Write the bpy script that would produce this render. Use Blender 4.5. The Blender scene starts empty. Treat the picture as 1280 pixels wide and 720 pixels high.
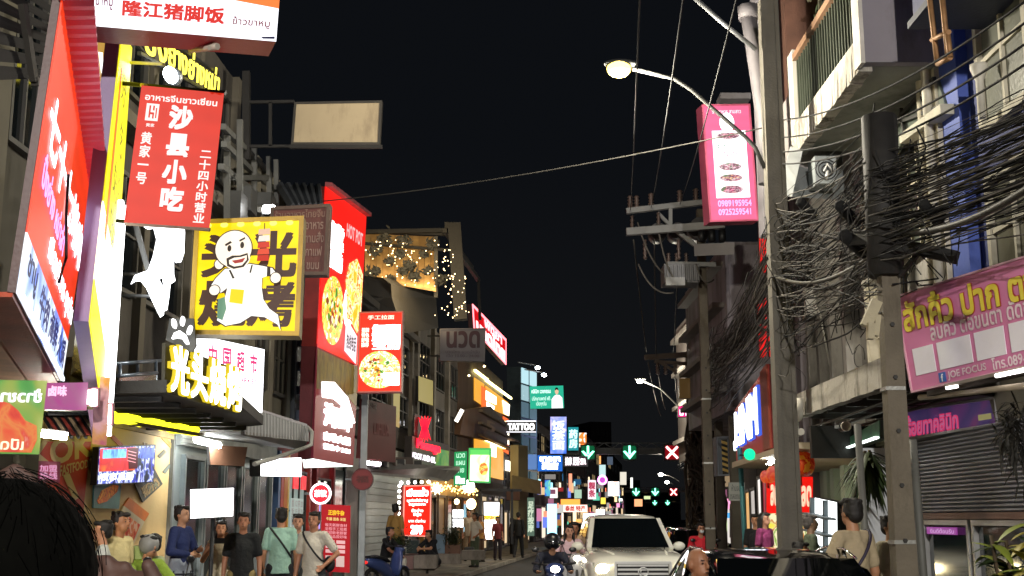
import bpy, bmesh, math, random
from math import sin, cos, pi, radians, atan
from mathutils import Vector, Matrix
import numpy as np

random.seed(7)
scene = bpy.context.scene
COL = scene.collection

# ------------------------------------------------------------------ camera
F = 1515.0                       # focal length in photograph pixels (1280 wide)
PITCH = atan(288 / F)
CAMZ = 1.72
cam_data = bpy.data.cameras.new("camera")
cam_data.sensor_width = 36.0
cam_data.lens = 36.0 * F / 1280.0
cam_data.clip_start = 0.05
cam_data.clip_end = 2000.0
cam = bpy.data.objects.new("camera", cam_data)
COL.objects.link(cam)
cam.location = (0, 0, CAMZ)
cam.rotation_euler = (pi / 2 + PITCH, 0, 0)
scene.camera = cam

# ------------------------------------------------------------------ night sky
world = bpy.data.worlds.new("World")
scene.world = world
world.use_nodes = True
wn = world.node_tree
bg = wn.nodes["Background"]
wtc = wn.nodes.new("ShaderNodeTexCoord")
wsep = wn.nodes.new("ShaderNodeSeparateXYZ")
wr = wn.nodes.new("ShaderNodeValToRGB")
wn.links.new(wtc.outputs["Generated"], wsep.inputs[0])
wn.links.new(wsep.outputs["Z"], wr.inputs[0])
wr.color_ramp.elements[0].position = 0.0
wr.color_ramp.elements[0].color = (0.0048, 0.0051, 0.0056, 1)
wr.color_ramp.elements[1].position = 0.3
wr.color_ramp.elements[1].color = (0.0026, 0.0031, 0.0041, 1)
wn.links.new(wr.outputs[0], bg.inputs["Color"])
bg.inputs["Strength"].default_value = 1.0

scene.view_settings.view_transform = "Standard"
scene.view_settings.look = "None"
scene.view_settings.exposure = 0.6
scene.view_settings.gamma = 1.0
scene.cycles.use_denoising = True
try:
    scene.cycles.denoiser = "OPENIMAGEDENOISE"
except Exception:
    pass
scene.cycles.max_bounces = 6
scene.cycles.diffuse_bounces = 3
scene.cycles.glossy_bounces = 3
scene.cycles.transmission_bounces = 4
scene.cycles.sample_clamp_indirect = 4.0
scene.cycles.caustics_reflective = False
scene.cycles.caustics_refractive = False

# ------------------------------------------------------------------ helpers
def P(u, v, d):
    """photograph pixel + forward distance in metres -> point in the place"""
    x = (u - 640) / F
    y = (360 - v) / F
    fy = cos(PITCH) - y * sin(PITCH)
    fz = sin(PITCH) + y * cos(PITCH)
    k = d / fy
    return Vector((x * k, d, CAMZ + fz * k))

def lin(c):
    if isinstance(c, str):
        c = tuple(int(c[i:i + 2], 16) / 255 for i in (0, 2, 4))
    return tuple((x / 12.92 if x <= 0.04045 else ((x + 0.055) / 1.055) ** 2.4) for x in c)

MATS = {}
def _nodes(m):
    m.use_nodes = True
    nt = m.node_tree
    return nt, nt.nodes["Principled BSDF"]

def mat(col, rough=0.6, metal=0.0, var=0.25, scale=3.0, bump=0.15, dirt=None, dscale=1.2, coat=0.0):
    """painted / built surface: base colour with mottling, optional dirt patches and fine relief. col = hex albedo"""
    key = ("m", col, rough, metal, var, scale, bump, dirt, dscale, coat)
    if key in MATS: return MATS[key]
    m = bpy.data.materials.new("surface_" + (col if isinstance(col, str) else "c"))
    nt, b = _nodes(m)
    c = lin(col)
    b.inputs["Roughness"].default_value = rough
    b.inputs["Metallic"].default_value = metal
    b.inputs["Coat Weight"].default_value = coat
    tc = nt.nodes.new("ShaderNodeTexCoord")
    n = nt.nodes.new("ShaderNodeTexNoise")
    n.inputs["Scale"].default_value = scale
    n.inputs["Detail"].default_value = 6
    nt.links.new(tc.outputs["Object"], n.inputs["Vector"])
    r = nt.nodes.new("ShaderNodeValToRGB")
    r.color_ramp.elements[0].position = 0.3
    r.color_ramp.elements[1].position = 0.72
    r.color_ramp.elements[0].color = tuple(x * (1 - var) for x in c) + (1,)
    r.color_ramp.elements[1].color = tuple(min(1, x * (1 + var * .6)) for x in c) + (1,)
    nt.links.new(n.outputs["Fac"], r.inputs[0])
    out = r.outputs[0]
    if dirt:
        n2 = nt.nodes.new("ShaderNodeTexNoise")
        n2.inputs["Scale"].default_value = dscale
        n2.inputs["Detail"].default_value = 10
        n2.inputs["Roughness"].default_value = 0.7
        mp = nt.nodes.new("ShaderNodeMapping")
        mp.inputs["Scale"].default_value = (1, 1, 0.35)
        nt.links.new(tc.outputs["Object"], mp.inputs[0])
        nt.links.new(mp.outputs[0], n2.inputs["Vector"])
        r2 = nt.nodes.new("ShaderNodeValToRGB")
        r2.color_ramp.elements[0].position = 0.48
        r2.color_ramp.elements[1].position = 0.64
        nt.links.new(n2.outputs["Fac"], r2.inputs[0])
        mx = nt.nodes.new("ShaderNodeMix"); mx.data_type = "RGBA"
        nt.links.new(r2.outputs[0], mx.inputs[0])
        nt.links.new(out, mx.inputs[6])
        mx.inputs[7].default_value = lin(dirt) + (1,)
        out = mx.outputs[2]
    nt.links.new(out, b.inputs["Base Color"])
    if bump:
        bp = nt.nodes.new("ShaderNodeBump")
        bp.inputs["Strength"].default_value = bump
        bp.inputs["Distance"].default_value = 0.02
        n3 = nt.nodes.new("ShaderNodeTexNoise")
        n3.inputs["Scale"].default_value = scale * 12
        n3.inputs["Detail"].default_value = 4
        nt.links.new(tc.outputs["Object"], n3.inputs["Vector"])
        nt.links.new(n3.outputs["Fac"], bp.inputs["Height"])
        nt.links.new(bp.outputs[0], b.inputs["Normal"])
    MATS[key] = m
    return m

def em(col, k=1.0, light=True, var=0.0, scale=4.0):
    """glowing surface: lit sign faces, also unlit boards and print given a glow"""
    key = ("e", col, k, light, var, scale)
    if key in MATS: return MATS[key]
    if k <= 1.45: k *= .84
    m = bpy.data.materials.new("lit_" + col)
    nt, b = _nodes(m)
    c = lin(col)
    b.inputs["Base Color"].default_value = tuple(x * .22 for x in c) + (1,)
    b.inputs["Roughness"].default_value = 0.45
    b.inputs["Specular IOR Level"].default_value = 0.2
    b.inputs["Emission Color"].default_value = c + (1,)
    b.inputs["Emission Strength"].default_value = k
    if var:
        tc = nt.nodes.new("ShaderNodeTexCoord")
        n = nt.nodes.new("ShaderNodeTexNoise"); n.inputs["Scale"].default_value = scale
        n.inputs["Detail"].default_value = 2
        mr = nt.nodes.new("ShaderNodeMapRange")
        mr.inputs[1].default_value = 0.3; mr.inputs[2].default_value = 0.7
        mr.inputs[3].default_value = k * (1 - var); mr.inputs[4].default_value = k * (1 + var)
        nt.links.new(tc.outputs["Object"], n.inputs["Vector"])
        wv = nt.nodes.new("ShaderNodeTexWave"); wv.bands_direction = "Z"; wv.inputs["Scale"].default_value = 1.6; wv.inputs["Distortion"].default_value = .4
        nt.links.new(tc.outputs["Object"], wv.inputs["Vector"])
        ad = nt.nodes.new("ShaderNodeMath"); ad.operation = "MULTIPLY_ADD"; ad.inputs[1].default_value = .22
        nt.links.new(wv.outputs["Fac"], ad.inputs[0]); nt.links.new(n.outputs["Fac"], ad.inputs[2])
        mr.inputs[2].default_value = .9; nt.links.new(ad.outputs[0], mr.inputs[0])
        nt.links.new(mr.outputs[0], b.inputs["Emission Strength"])
    if not light:
        m.cycles.emission_sampling = "NONE"
    MATS[key] = m
    return m

def picture(cols, scale=8.0, k=1.0, light=False, sharp=True, detail=3.0, stretch=(1, 1, 1), seed=0.0):
    """printed photograph on a sign (food, figures): blotches of the print's colours"""
    k *= .8
    key = ("p", tuple(cols), scale, k, light, sharp, stretch, seed, detail)
    if key in MATS: return MATS[key]
    m = bpy.data.materials.new("print")
    nt, b = _nodes(m)
    tc = nt.nodes.new("ShaderNodeTexCoord")
    mp = nt.nodes.new("ShaderNodeMapping")
    mp.inputs["Scale"].default_value = stretch
    mp.inputs["Location"].default_value = (seed, seed * 1.7, seed * .3)
    n = nt.nodes.new("ShaderNodeTexNoise"); n.inputs["Scale"].default_value = scale
    n.inputs["Detail"].default_value = detail
    n.inputs["Distortion"].default_value = 0.6
    r = nt.nodes.new("ShaderNodeValToRGB")
    if sharp: r.color_ramp.interpolation = "CONSTANT"
    e = r.color_ramp.elements
    k0 = len(cols)
    for i, c in enumerate(cols):
        pos = 0.3 + 0.42 * i / max(1, k0 - 1) if not sharp else (0 if i == 0 else 0.34 + 0.32 * i / k0)
        if i < 2: e[i].position = pos
        else: e.new(pos)
        e[i].color = lin(c) + (1,)
    nt.links.new(tc.outputs["Object"], mp.inputs[0]); nt.links.new(mp.outputs[0], n.inputs["Vector"])
    nt.links.new(n.outputs["Fac"], r.inputs[0])
    if k > .2: b.inputs["Base Color"].default_value = (.08, .08, .08, 1)
    else: nt.links.new(r.outputs[0], b.inputs["Base Color"])
    b.inputs["Roughness"].default_value = 0.5
    b.inputs["Specular IOR Level"].default_value = 0.25
    if k > 0:
        nt.links.new(r.outputs[0], b.inputs["Emission Color"])
        b.inputs["Emission Strength"].default_value = k
    if not light: m.cycles.emission_sampling = "NONE"
    MATS[key] = m
    return m

def glass(col="0A1012", rough=0.08, alpha=None):
    key = ("g", col, rough)
    if key in MATS: return MATS[key]
    m = bpy.data.materials.new("glass_dark")
    nt, b = _nodes(m)
    b.inputs["Base Color"].default_value = lin(col) + (1,)
    b.inputs["Roughness"].default_value = rough
    b.inputs["Specular IOR Level"].default_value = 0.7
    MATS[key] = m
    return m

OFF = {}
def tag(o, label=None, cat=None, group=None, kind=None):
    if label: o["label"] = label
    if cat: o["category"] = cat
    if group: o["group"] = group
    if kind: o["kind"] = kind
    return o

def empty(name, loc, label=None, cat=None, group=None, rz=0.0, local=False):
    o = bpy.data.objects.new(name, None)
    o.empty_display_size = 0.2
    COL.objects.link(o)
    o.location = loc
    o.rotation_euler.z = rz
    OFF[o.name] = Vector((0, 0, 0)) if local else Vector(loc)
    return tag(o, label, cat, group)

class MB:
    def __init__(self):
        self.v = []; self.f = []; self.mi = []; self.sm = []
    def add(self, vs, fs, mi=0, smooth=False):
        b = len(self.v)
        self.v += [Vector(x) for x in vs]
        for q in fs:
            self.f.append(tuple(b + i for i in q)); self.mi.append(mi); self.sm.append(smooth)
        return self
    def hexa(self, p, mi=0):
        """8 points: bottom loop 0-3, top loop 4-7"""
        return self.add(p, [(3, 2, 1, 0), (4, 5, 6, 7), (0, 1, 5, 4), (1, 2, 6, 5), (2, 3, 7, 6), (3, 0, 4, 7)], mi)
    def box(self, x0, y0, z0, x1, y1, z1, mi=0):
        return self.hexa([(x0, y0, z0), (x1, y0, z0), (x1, y1, z0), (x0, y1, z0),
                          (x0, y0, z1), (x1, y0, z1), (x1, y1, z1), (x0, y1, z1)], mi)
    def bar(self, a, b, w, h=None, mi=0, up=(0, 0, 1)):
        a = Vector(a); b = Vector(b); h = h or w
        d = (b - a).normalized()
        up = Vector(up)
        if abs(d.dot(up)) > .98: up = Vector((0, 1, 0))
        s = d.cross(up).normalized() * w / 2
        t = s.cross(d).normalized() * h / 2
        return self.hexa([a - s - t, a + s - t, b + s - t, b - s - t, a - s + t, a + s + t, b + s + t, b - s + t], mi)
    def tube(self, pts, r, n=6, mi=0, r1=None, caps=True, smooth=True):
        pts = [Vector(p) for p in pts]
        k = len(pts); vs = []
        ref = None
        for i, p in enumerate(pts):
            d = (pts[min(i + 1, k - 1)] - pts[max(i - 1, 0)])
            if d.length < 1e-9: d = Vector((0, 0, 1))
            d.normalize()
            if ref is None or abs(ref.dot(d)) > .99:
                ref = Vector((0, 0, 1)) if abs(d.z) < .9 else Vector((1, 0, 0))
            s = d.cross(ref).normalized(); t = s.cross(d).normalized()
            ref = t
            if isinstance(r, (list, tuple)): rr = r[i]
            else: rr = r if r1 is None else r + (r1 - r) * i / max(1, k - 1)
            for j in range(n):
                a = 2 * pi * j / n
                vs.append(p + s * cos(a) * rr + t * sin(a) * rr)
        fs = []
        for i in range(k - 1):
            for j in range(n):
                fs.append((i * n + j, i * n + (j + 1) % n, (i + 1) * n + (j + 1) % n, (i + 1) * n + j))
        self.add(vs, fs, mi, smooth)
        if caps:
            b = len(self.v) - len(vs)
            self.f.append(tuple(b + j for j in reversed(range(n)))); self.mi.append(mi); self.sm.append(False)
            self.f.append(tuple(b + (k - 1) * n + j for j in range(n))); self.mi.append(mi); self.sm.append(False)
        return self
    def ell(self, c, r, n=12, m=8, mi=0, rot=None, smooth=True):
        c = Vector(c); vs = []; fs = []
        if not isinstance(r, (tuple, list)): r = (r, r, r)
        vs.append(Vector((0, 0, r[2])))
        for i in range(1, m):
            th = pi * i / m
            for j in range(n):
                a = 2 * pi * j / n
                vs.append(Vector((r[0] * sin(th) * cos(a), r[1] * sin(th) * sin(a), r[2] * cos(th))))
        vs.append(Vector((0, 0, -r[2])))
        for j in range(n): fs.append((0, 1 + j, 1 + (j + 1) % n))
        for i in range(m - 2):
            for j in range(n):
                fs.append((1 + i * n + j, 1 + (i + 1) * n + j, 1 + (i + 1) * n + (j + 1) % n, 1 + i * n + (j + 1) % n))
        l = len(vs) - 1
        for j in range(n): fs.append((l, 1 + (m - 2) * n + (j + 1) % n, 1 + (m - 2) * n + j))
        if rot is not None: vs = [rot @ x for x in vs]
        return self.add([x + c for x in vs], fs, mi, smooth)
    def cap(self, a, b, ra, rb, n=12, mi=0):
        """tapered capsule"""
        a = Vector(a); b = Vector(b)
        d = b - a; L = d.length
        d = d / L if L > 1e-9 else Vector((0, 0, 1))
        pts = []; rs = []
        for k in (0.02, .3, .6, .85):
            th = pi / 2 * k
            pts.append(a - d * ra * cos(th)); rs.append(ra * sin(th))
        pts.append(a); rs.append(ra); pts.append(b); rs.append(rb)
        for k in (.85, .6, .3, .02):
            th = pi / 2 * k
            pts.append(b + d * rb * cos(th)); rs.append(rb * sin(th))
        return self.tube(pts, rs, n=n, mi=mi)
    def loft(self, loops, mi=0, smooth=True, caps=True):
        n = len(loops[0]); vs = [p for l in loops for p in l]; fs = []
        for i in range(len(loops) - 1):
            for j in range(n):
                fs.append((i * n + j, i * n + (j + 1) % n, (i + 1) * n + (j + 1) % n, (i + 1) * n + j))
        self.add(vs, fs, mi, smooth)
        if caps:
            b = len(self.v) - len(vs); k = len(loops)
            self.f.append(tuple(b + j for j in reversed(range(n)))); self.mi.append(mi); self.sm.append(False)
            self.f.append(tuple(b + (k - 1) * n + j for j in range(n))); self.mi.append(mi); self.sm.append(False)
        return self
    def prism(self, poly, ext, mi=0):
        """poly: list of 3D points (planar), ext: vector of extrusion"""
        n = len(poly); e = Vector(ext)
        vs = [Vector(p) for p in poly] + [Vector(p) + e for p in poly]
        fs = [tuple(reversed(range(n))), tuple(range(n, 2 * n))]
        fs += [(i, (i + 1) % n, n + (i + 1) % n, n + i) for i in range(n)]
        return self.add(vs, fs, mi)
    def build(self, name, mats, parent=None, label=None, cat=None, group=None, kind=None, off=None, fixn=True):
        o = off if off is not None else (OFF.get(parent.name, Vector()) if parent else Vector())
        me = bpy.data.meshes.new(name)
        me.from_pydata([tuple(x - o) for x in self.v], [], self.f)
        if not isinstance(mats, (list, tuple)): mats = [mats]
        for m in mats: me.materials.append(m)
        me.polygons.foreach_set("material_index", self.mi)
        me.polygons.foreach_set("use_smooth", self.sm)
        if fixn:
            bm = bmesh.new(); bm.from_mesh(me)
            bmesh.ops.recalc_face_normals(bm, faces=bm.faces)
            bm.to_mesh(me); bm.free()
        me.update()
        ob = bpy.data.objects.new(name, me)
        COL.objects.link(ob)
        if parent: ob.parent = parent
        OFF[ob.name] = Vector(o)
        return tag(ob, label, cat, group, kind)

def solo(mb, name, mats, label, cat, group=None, kind=None, base=None):
    """a thing that is one mesh, its origin at its base"""
    if base is None:
        z = min(p.z for p in mb.v)
        xs = [p.x for p in mb.v]; ys = [p.y for p in mb.v]
        base = Vector(((min(xs) + max(xs)) / 2, (min(ys) + max(ys)) / 2, z))
    ob = mb.build(name, mats, None, label, cat, group, kind, off=base)
    ob.location = base
    return ob

class Plate:
    """a flat board in the place, given by four corner points TL TR BR BL; map (s right, t down, z outwards)"""
    def __init__(self, tl, tr, br, bl, root=None):
        self.c = [Vector(x) for x in (tl, tr, br, bl)]
        a, b, c, d = self.c   # keep the board flat: slide the third corner along its line of sight
        n = (b - a).cross(d - a).normalized()
        if abs((c - a).dot(n)) > .002:
            o = Vector((0, 0, CAMZ)); r = c - o
            if abs(r.normalized().dot(n)) > .02:
                q = o + r * ((a - o).dot(n) / r.dot(n))
                if (q - c).length < 3: self.c[2] = q
        ex = (self.c[1] - self.c[0] + self.c[2] - self.c[3]); ey = (self.c[0] - self.c[3] + self.c[1] - self.c[2])
        self.W = ex.length / 2; self.H = ey.length / 2
        self.n = ex.cross(ey).normalized()
        self.root = root
    def M(self, s, t, z=0.0):
        a, b, c, d = self.c
        return (a * (1 - s) * (1 - t) + b * s * (1 - t) + c * s * t + d * (1 - s) * t) + self.n * z
    def slab(self, s0, t0, s1, t1, z0, z1, mb=None, mi=0):
        mb = mb or MB()
        q = [(s0, t1), (s1, t1), (s1, t0), (s0, t0)]
        return mb.hexa([self.M(s, t, z0) for s, t in q] + [self.M(s, t, z1) for s, t in q], mi)
    def part(self, name, s0, t0, s1, t1, z0, z1, m, parent=None, label=None):
        return self.slab(s0, t0, s1, t1, z0, z1).build(name, m, parent or self.root, label)
    def poly(self, name, pts, z0, z1, m, parent=None, label=None):
        mb = MB(); mb.prism([self.M(s, t, z0) for s, t in pts], self.n * (z1 - z0))
        o = mb.build(name, m, parent or self.root, label)
        return o
    def disc(self, name, s, t, rs, rt, z0, z1, m, parent=None, n=28, label=None):
        return self.poly(name, [(s + rs * cos(2 * pi * k / n), t - rt * sin(2 * pi * k / n)) for k in range(n)], z0, z1, m, parent, label)
    def ring(self, name, s, t, rs, rt, w, z0, z1, m, parent=None, n=32):
        mb = MB()
        for k in range(n):
            a0 = 2 * pi * k / n; a1 = 2 * pi * (k + 1) / n
            q = [(s + rs * cos(a0), t - rt * sin(a0)), (s + rs * cos(a1), t - rt * sin(a1)),
                 (s + rs * (1 - w) * cos(a1), t - rt * (1 - w) * sin(a1)), (s + rs * (1 - w) * cos(a0), t - rt * (1 - w) * sin(a0))]
            mb.hexa([self.M(a, b, z0) for a, b in q] + [self.M(a, b, z1) for a, b in q])
        return mb.build(name, m, parent or self.root)
    def edging(self, name, w, z0, z1, m, parent=None):
        ws = w / self.W; wt = w / self.H
        mb = MB()
        self.slab(0, 0, 1, wt, z0, z1, mb); self.slab(0, 1 - wt, 1, 1, z0, z1, mb)
        self.slab(0, wt, ws, 1 - wt, z0, z1, mb); self.slab(1 - ws, wt, 1, 1 - wt, z0, z1, mb)
        return mb.build(name, m, parent or self.root)

TEXTS = []
def text(pl, body, s0, t0, s1, t1, m, bold=0.0, z=0.012, depth=0.0, name="lettering", parent=None, mirror=False, line=1.0, spacing=1.0, label=None):
    TEXTS.append((pl, body, s0, t0, s1, t1, m, bold, z, depth, name, parent or pl.root, mirror, line, spacing, label))

def flush_texts():
    objs = []
    for T in TEXTS:
        c = bpy.data.curves.new("tmp", "FONT")
        c.body = T[1]; c.resolution_u = 3
        c.align_x = "CENTER"; c.space_line = T[13]; c.space_character = T[14]
        if T[9] > 0: c.extrude = 0.05
        o = bpy.data.objects.new("tmp", c); COL.objects.link(o); objs.append(o)
    bpy.context.view_layer.update()
    dg = bpy.context.evaluated_depsgraph_get()
    for T, o in zip(TEXTS, objs):
        pl, body, s0, t0, s1, t1, m, bold, z, depth, name, parent, mirror, line, sp, label = T
        me = bpy.data.meshes.new_from_object(o.evaluated_get(dg))
        n = len(me.vertices)
        if n == 0: continue
        co = np.empty(n * 3); me.vertices.foreach_get("co", co); co = co.reshape(-1, 3)
        lo = co.min(0); hi = co.max(0)
        shifts = [(0, 0)]
        if bold: shifts = [(-bold, -bold), (bold, -bold), (-bold, bold), (bold, bold), (0, -bold), (0, bold)]
        faces = [tuple(p.vertices) for p in me.polygons]
        V = []; Fs = []
        off = OFF.get(parent.name, Vector())
        lo = lo - bold; hi = hi + bold
        wx = max(1e-6, hi[0] - lo[0]); wy = max(1e-6, hi[1] - lo[1]); 
        for k, (dx, dy) in enumerate(shifts):
            b = len(V)
            for x, y, zz in co:
                s = (x + dx - lo[0]) / wx; t = (hi[1] - y - dy) / wy
                if mirror: s = 1 - s
                zo = z + k * 0.0006 + ((zz / 0.05 + 1) / 2 * depth if depth else 0)
                V.append(tuple(pl.M(s0 + (s1 - s0) * s, t0 + (t1 - t0) * t, zo) - off))
            Fs += [tuple(b + i for i in f) for f in faces]
        nm = bpy.data.meshes.new(name); nm.from_pydata(V, [], Fs); nm.materials.append(m); nm.update()
        ob = bpy.data.objects.new(name, nm); COL.objects.link(ob); ob.parent = parent
        if label: ob["label"] = label
    for o in objs:
        c = o.data; bpy.data.objects.remove(o); bpy.data.curves.remove(c)

def sign(name, label, corners, face, depth=0.25, body=None, edge=0.0, edge_m=None, cat="sign", group=None, z1=0.012):
    """box sign: housing + face; corners = TL TR BR BL as (u, v, distance)"""
    cs = [P(*c) for c in corners]
    base = (cs[2] + cs[3]) / 2
    root = empty(name, base, label, cat, group)
    pl = Plate(*cs, root=root)
    body = body or mat("3A3A3C", .5)
    pl.part("housing", 0, 0, 1, 1, -depth, -0.002, body)
    e = edge
    es, et = e / pl.W, e / pl.H
    pl.part("face", es, et, 1 - es, 1 - et, 0, z1 * .6, face)
    if edge: pl.edging("frame", edge, 0, z1 + .012, edge_m or body)
    return pl

def world_plate(p0, p1, z0, z1, root=None):
    return Plate((p0[0], p0[1], z1), (p1[0], p1[1], z1), (p1[0], p1[1], z0), (p0[0], p0[1], z0), root)

def window(pl, s0, t0, s1, t1, fm, pm, nx=2, ny=1, fw=0.06, parent=None, z=0.0, deep=0.08, name="window"):
    """window > pane: frame bars proud of the wall, each pane its own sub-part"""
    ws, wt = fw / pl.W, fw / pl.H
    mb = MB()
    pl.slab(s0, t0, s1, t0 + wt, z, z + deep, mb); pl.slab(s0, t1 - wt, s1, t1, z, z + deep, mb)
    pl.slab(s0, t0 + wt, s0 + ws, t1 - wt, z, z + deep, mb); pl.slab(s1 - ws, t0 + wt, s1, t1 - wt, z, z + deep, mb)
    iw = (s1 - s0 - 2 * ws); ih = (t1 - t0 - 2 * wt)
    for i in range(1, nx):
        x = s0 + ws + iw * i / nx
        pl.slab(x - ws * .3, t0 + wt, x + ws * .3, t1 - wt, z, z + deep * .8, mb)
    for j in range(1, ny):
        y = t0 + wt + ih * j / ny
        pl.slab(s0 + ws, y - wt * .3, s1 - ws, y + wt * .3, z + .002, z + deep * .7, mb)
    w = mb.build(name, fm, parent or pl.root)
    for i in range(nx):
        for j in range(ny):
            a = s0 + ws + iw * i / nx; b = s0 + ws + iw * (i + 1) / nx
            c = t0 + wt + ih * j / ny; d = t0 + wt + ih * (j + 1) / ny
            pl.slab(a + ws * .3, c + wt * .3, b - ws * .3, d - wt * .3, z + .01, z + .025).build("pane", pm, w)
    return w

def facade(name, label, p0, p1, z0, z1, depth, m, cat="building", group=None):
    """building front from p0 to p1 (left to right as seen from the street)"""
    root = empty(name, ((p0[0] + p1[0]) / 2, (p0[1] + p1[1]) / 2, z0), label, cat, group)
    pl = world_plate(p0, p1, z0, z1, root)
    pl.part("wall", 0, 0, 1, 1, -depth, 0, m)
    return pl

def catenary(a, b, sag, n=12):
    a = Vector(a); b = Vector(b)
    return [a.lerp(b, i / n) - Vector((0, 0, 4 * sag * (i / n) * (1 - i / n))) for i in range(n + 1)]

GALV = lambda: mat("8E9092", .45, .6, .2, 5, .1)
DARKM = lambda: mat("222326", .5, .4, .2, 5, .1)
WHITEP = lambda: mat("C9C8C2", .5, 0, .12, 4, .1)
# ------------------------------------------------------------------ street plan
def interp(tab, y):
    if y <= tab[0][1]: return tab[0][0]
    for (xa, ya), (xb, yb) in zip(tab, tab[1:]):
        if y <= yb: return xa + (xb - xa) * (y - ya) / (yb - ya)
    return tab[-1][0]
LK = [(-2.4, -30), (-2.4, 16), (-1.62, 33.7), (1.5, 62), (7.5, 110), (22, 220), (46, 420)]
RK = [(3.1, -30), (3.1, 16), (4.6, 27), (6.6, 42), (9.2, 62), (15.2, 110), (30, 220), (54, 420)]
LX = lambda y: interp(LK, y) - 2.9
RX = lambda y: interp(RK, y) + 2.15
PAV = 0.12

asph = mat("3B3B3A", .75, 0, .35, 1.2, .35, dirt="26262A", dscale=.6)
pavm = mat("6E6A62", .8, 0, .3, 1.5, .3, dirt="4A463E", dscale=.8)
kerbm = mat("8A857A", .8, 0, .3, 3, .3)
earth = mat("2A2926", .9, 0, .2, .3, .1)

g = MB(); g.add([(-900, -200, -.02), (900, -200, -.02), (900, 1500, -.02), (-900, 1500, -.02)], [(0, 1, 2, 3)])
tag(g.build("ground", earth), kind="structure")
def strip(name, fa, fb, z0, z1, m, ys):
    mb = MB()
    for a, b in zip(ys, ys[1:]):
        mb.hexa([(fa(a), a, z0), (fb(a), a, z0), (fb(b), b, z0), (fa(b), b, z0), (fa(a), a, z1), (fb(a), a, z1), (fb(b), b, z1), (fa(b), b, z1)])
    return tag(mb.build(name, m), kind="structure")
ys = [-30, 0, 16, 25, 33.7, 42, 62, 85, 110, 160, 220, 320, 420]
lk = lambda y: interp(LK, y); rk = lambda y: interp(RK, y)
strip("road", lk, rk, -.018, 0.0, asph, ys)
lp = strip("pavement", lambda y: LX(y) - 6, lambda y: lk(y) - .16, -.015, PAV, pavm, ys)
rp = strip("pavement", lambda y: rk(y) + .16, lambda y: RX(y) + 6, -.015, PAV, pavm, ys)
lkb = strip("kerb", lambda y: lk(y) - .16, lambda y: lk(y) - .005, -.014, PAV + .004, mat("4B4843", .9), ys)
rkb = strip("kerb", lambda y: rk(y) + .005, lambda y: rk(y) + .16, -.014, PAV + .004, mat("4B4843", .9), ys)
# separate kerb stones where the photograph shows the kerb
for k in range(34):
    y0 = 28 + k * 1.0; y1 = y0 + .97
    mb = MB(); h = PAV + .012 + random.uniform(0, .012)
    mb.hexa([(lk(y0) - .158, y0, .02), (lk(y0) + .006, y0, .02), (lk(y1) + .006, y1, .02), (lk(y1) - .158, y1, .02),
             (lk(y0) - .158, y0, h), (lk(y0) - .006, y0, h), (lk(y1) - .006, y1, h), (lk(y1) - .158, y1, h)])
    mb.build("kerb_stone", kerbm if k % 3 else mat("9C968A", .8, 0, .3, 3, .3), lkb)
# paving slabs on the left pavement near the steps
for i in range(4):
    for k in range(22):
        y0 = 30 + k * 1.4; xa = lk(y0) - .2 - i * .68; xb = lk(y0 + 1.36) - .2 - i * .68
        mb = MB(); h = PAV + .012 + random.uniform(0, .008)
        mb.hexa([(xa - .65, y0, PAV - .02), (xa, y0, PAV - .02), (xb, y0 + 1.36, PAV - .02), (xb - .65, y0 + 1.36, PAV - .02),
                 (xa - .65, y0, h), (xa, y0, h), (xb, y0 + 1.36, h), (xb - .65, y0 + 1.36, h)])
        mb.build("paving_slab", mat("7C766A", .8, 0, .3, 2, .3) if (i + k) % 2 else mat("6B665C", .8, 0, .3, 2, .3), lp)
# lane lines
mk = MB()
for y in list(range(4, 200, 6)):
    for q in (1 / 3, 2 / 3):
        xa = lk(y) + (rk(y) - lk(y)) * q; xb = lk(y + 3) + (rk(y + 3) - lk(y + 3)) * q
        mk.hexa([(xa - .06, y, .001), (xa + .06, y, .001), (xb + .06, y + 3, .001), (xb - .06, y + 3, .001),
                 (xa - .06, y, .005), (xa + .06, y, .005), (xb + .06, y + 3, .005), (xb - .06, y + 3, .005)])
tag(mk.build("road_markings", mat("A8A69C", .7, 0, .4, 6)), kind="structure")

# ------------------------------------------------------------------ street lamps
def lamp_light(loc, power, col, radius=.12, parent=None, off=None):
    l = bpy.data.lights.new("bulb", "POINT")
    l.energy = power; l.color = col; l.shadow_soft_size = radius
    o = bpy.data.objects.new("bulb", l); COL.objects.link(o)
    o.location = Vector(loc) - (off or Vector())
    if parent: o.parent = parent
    return o

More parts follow.
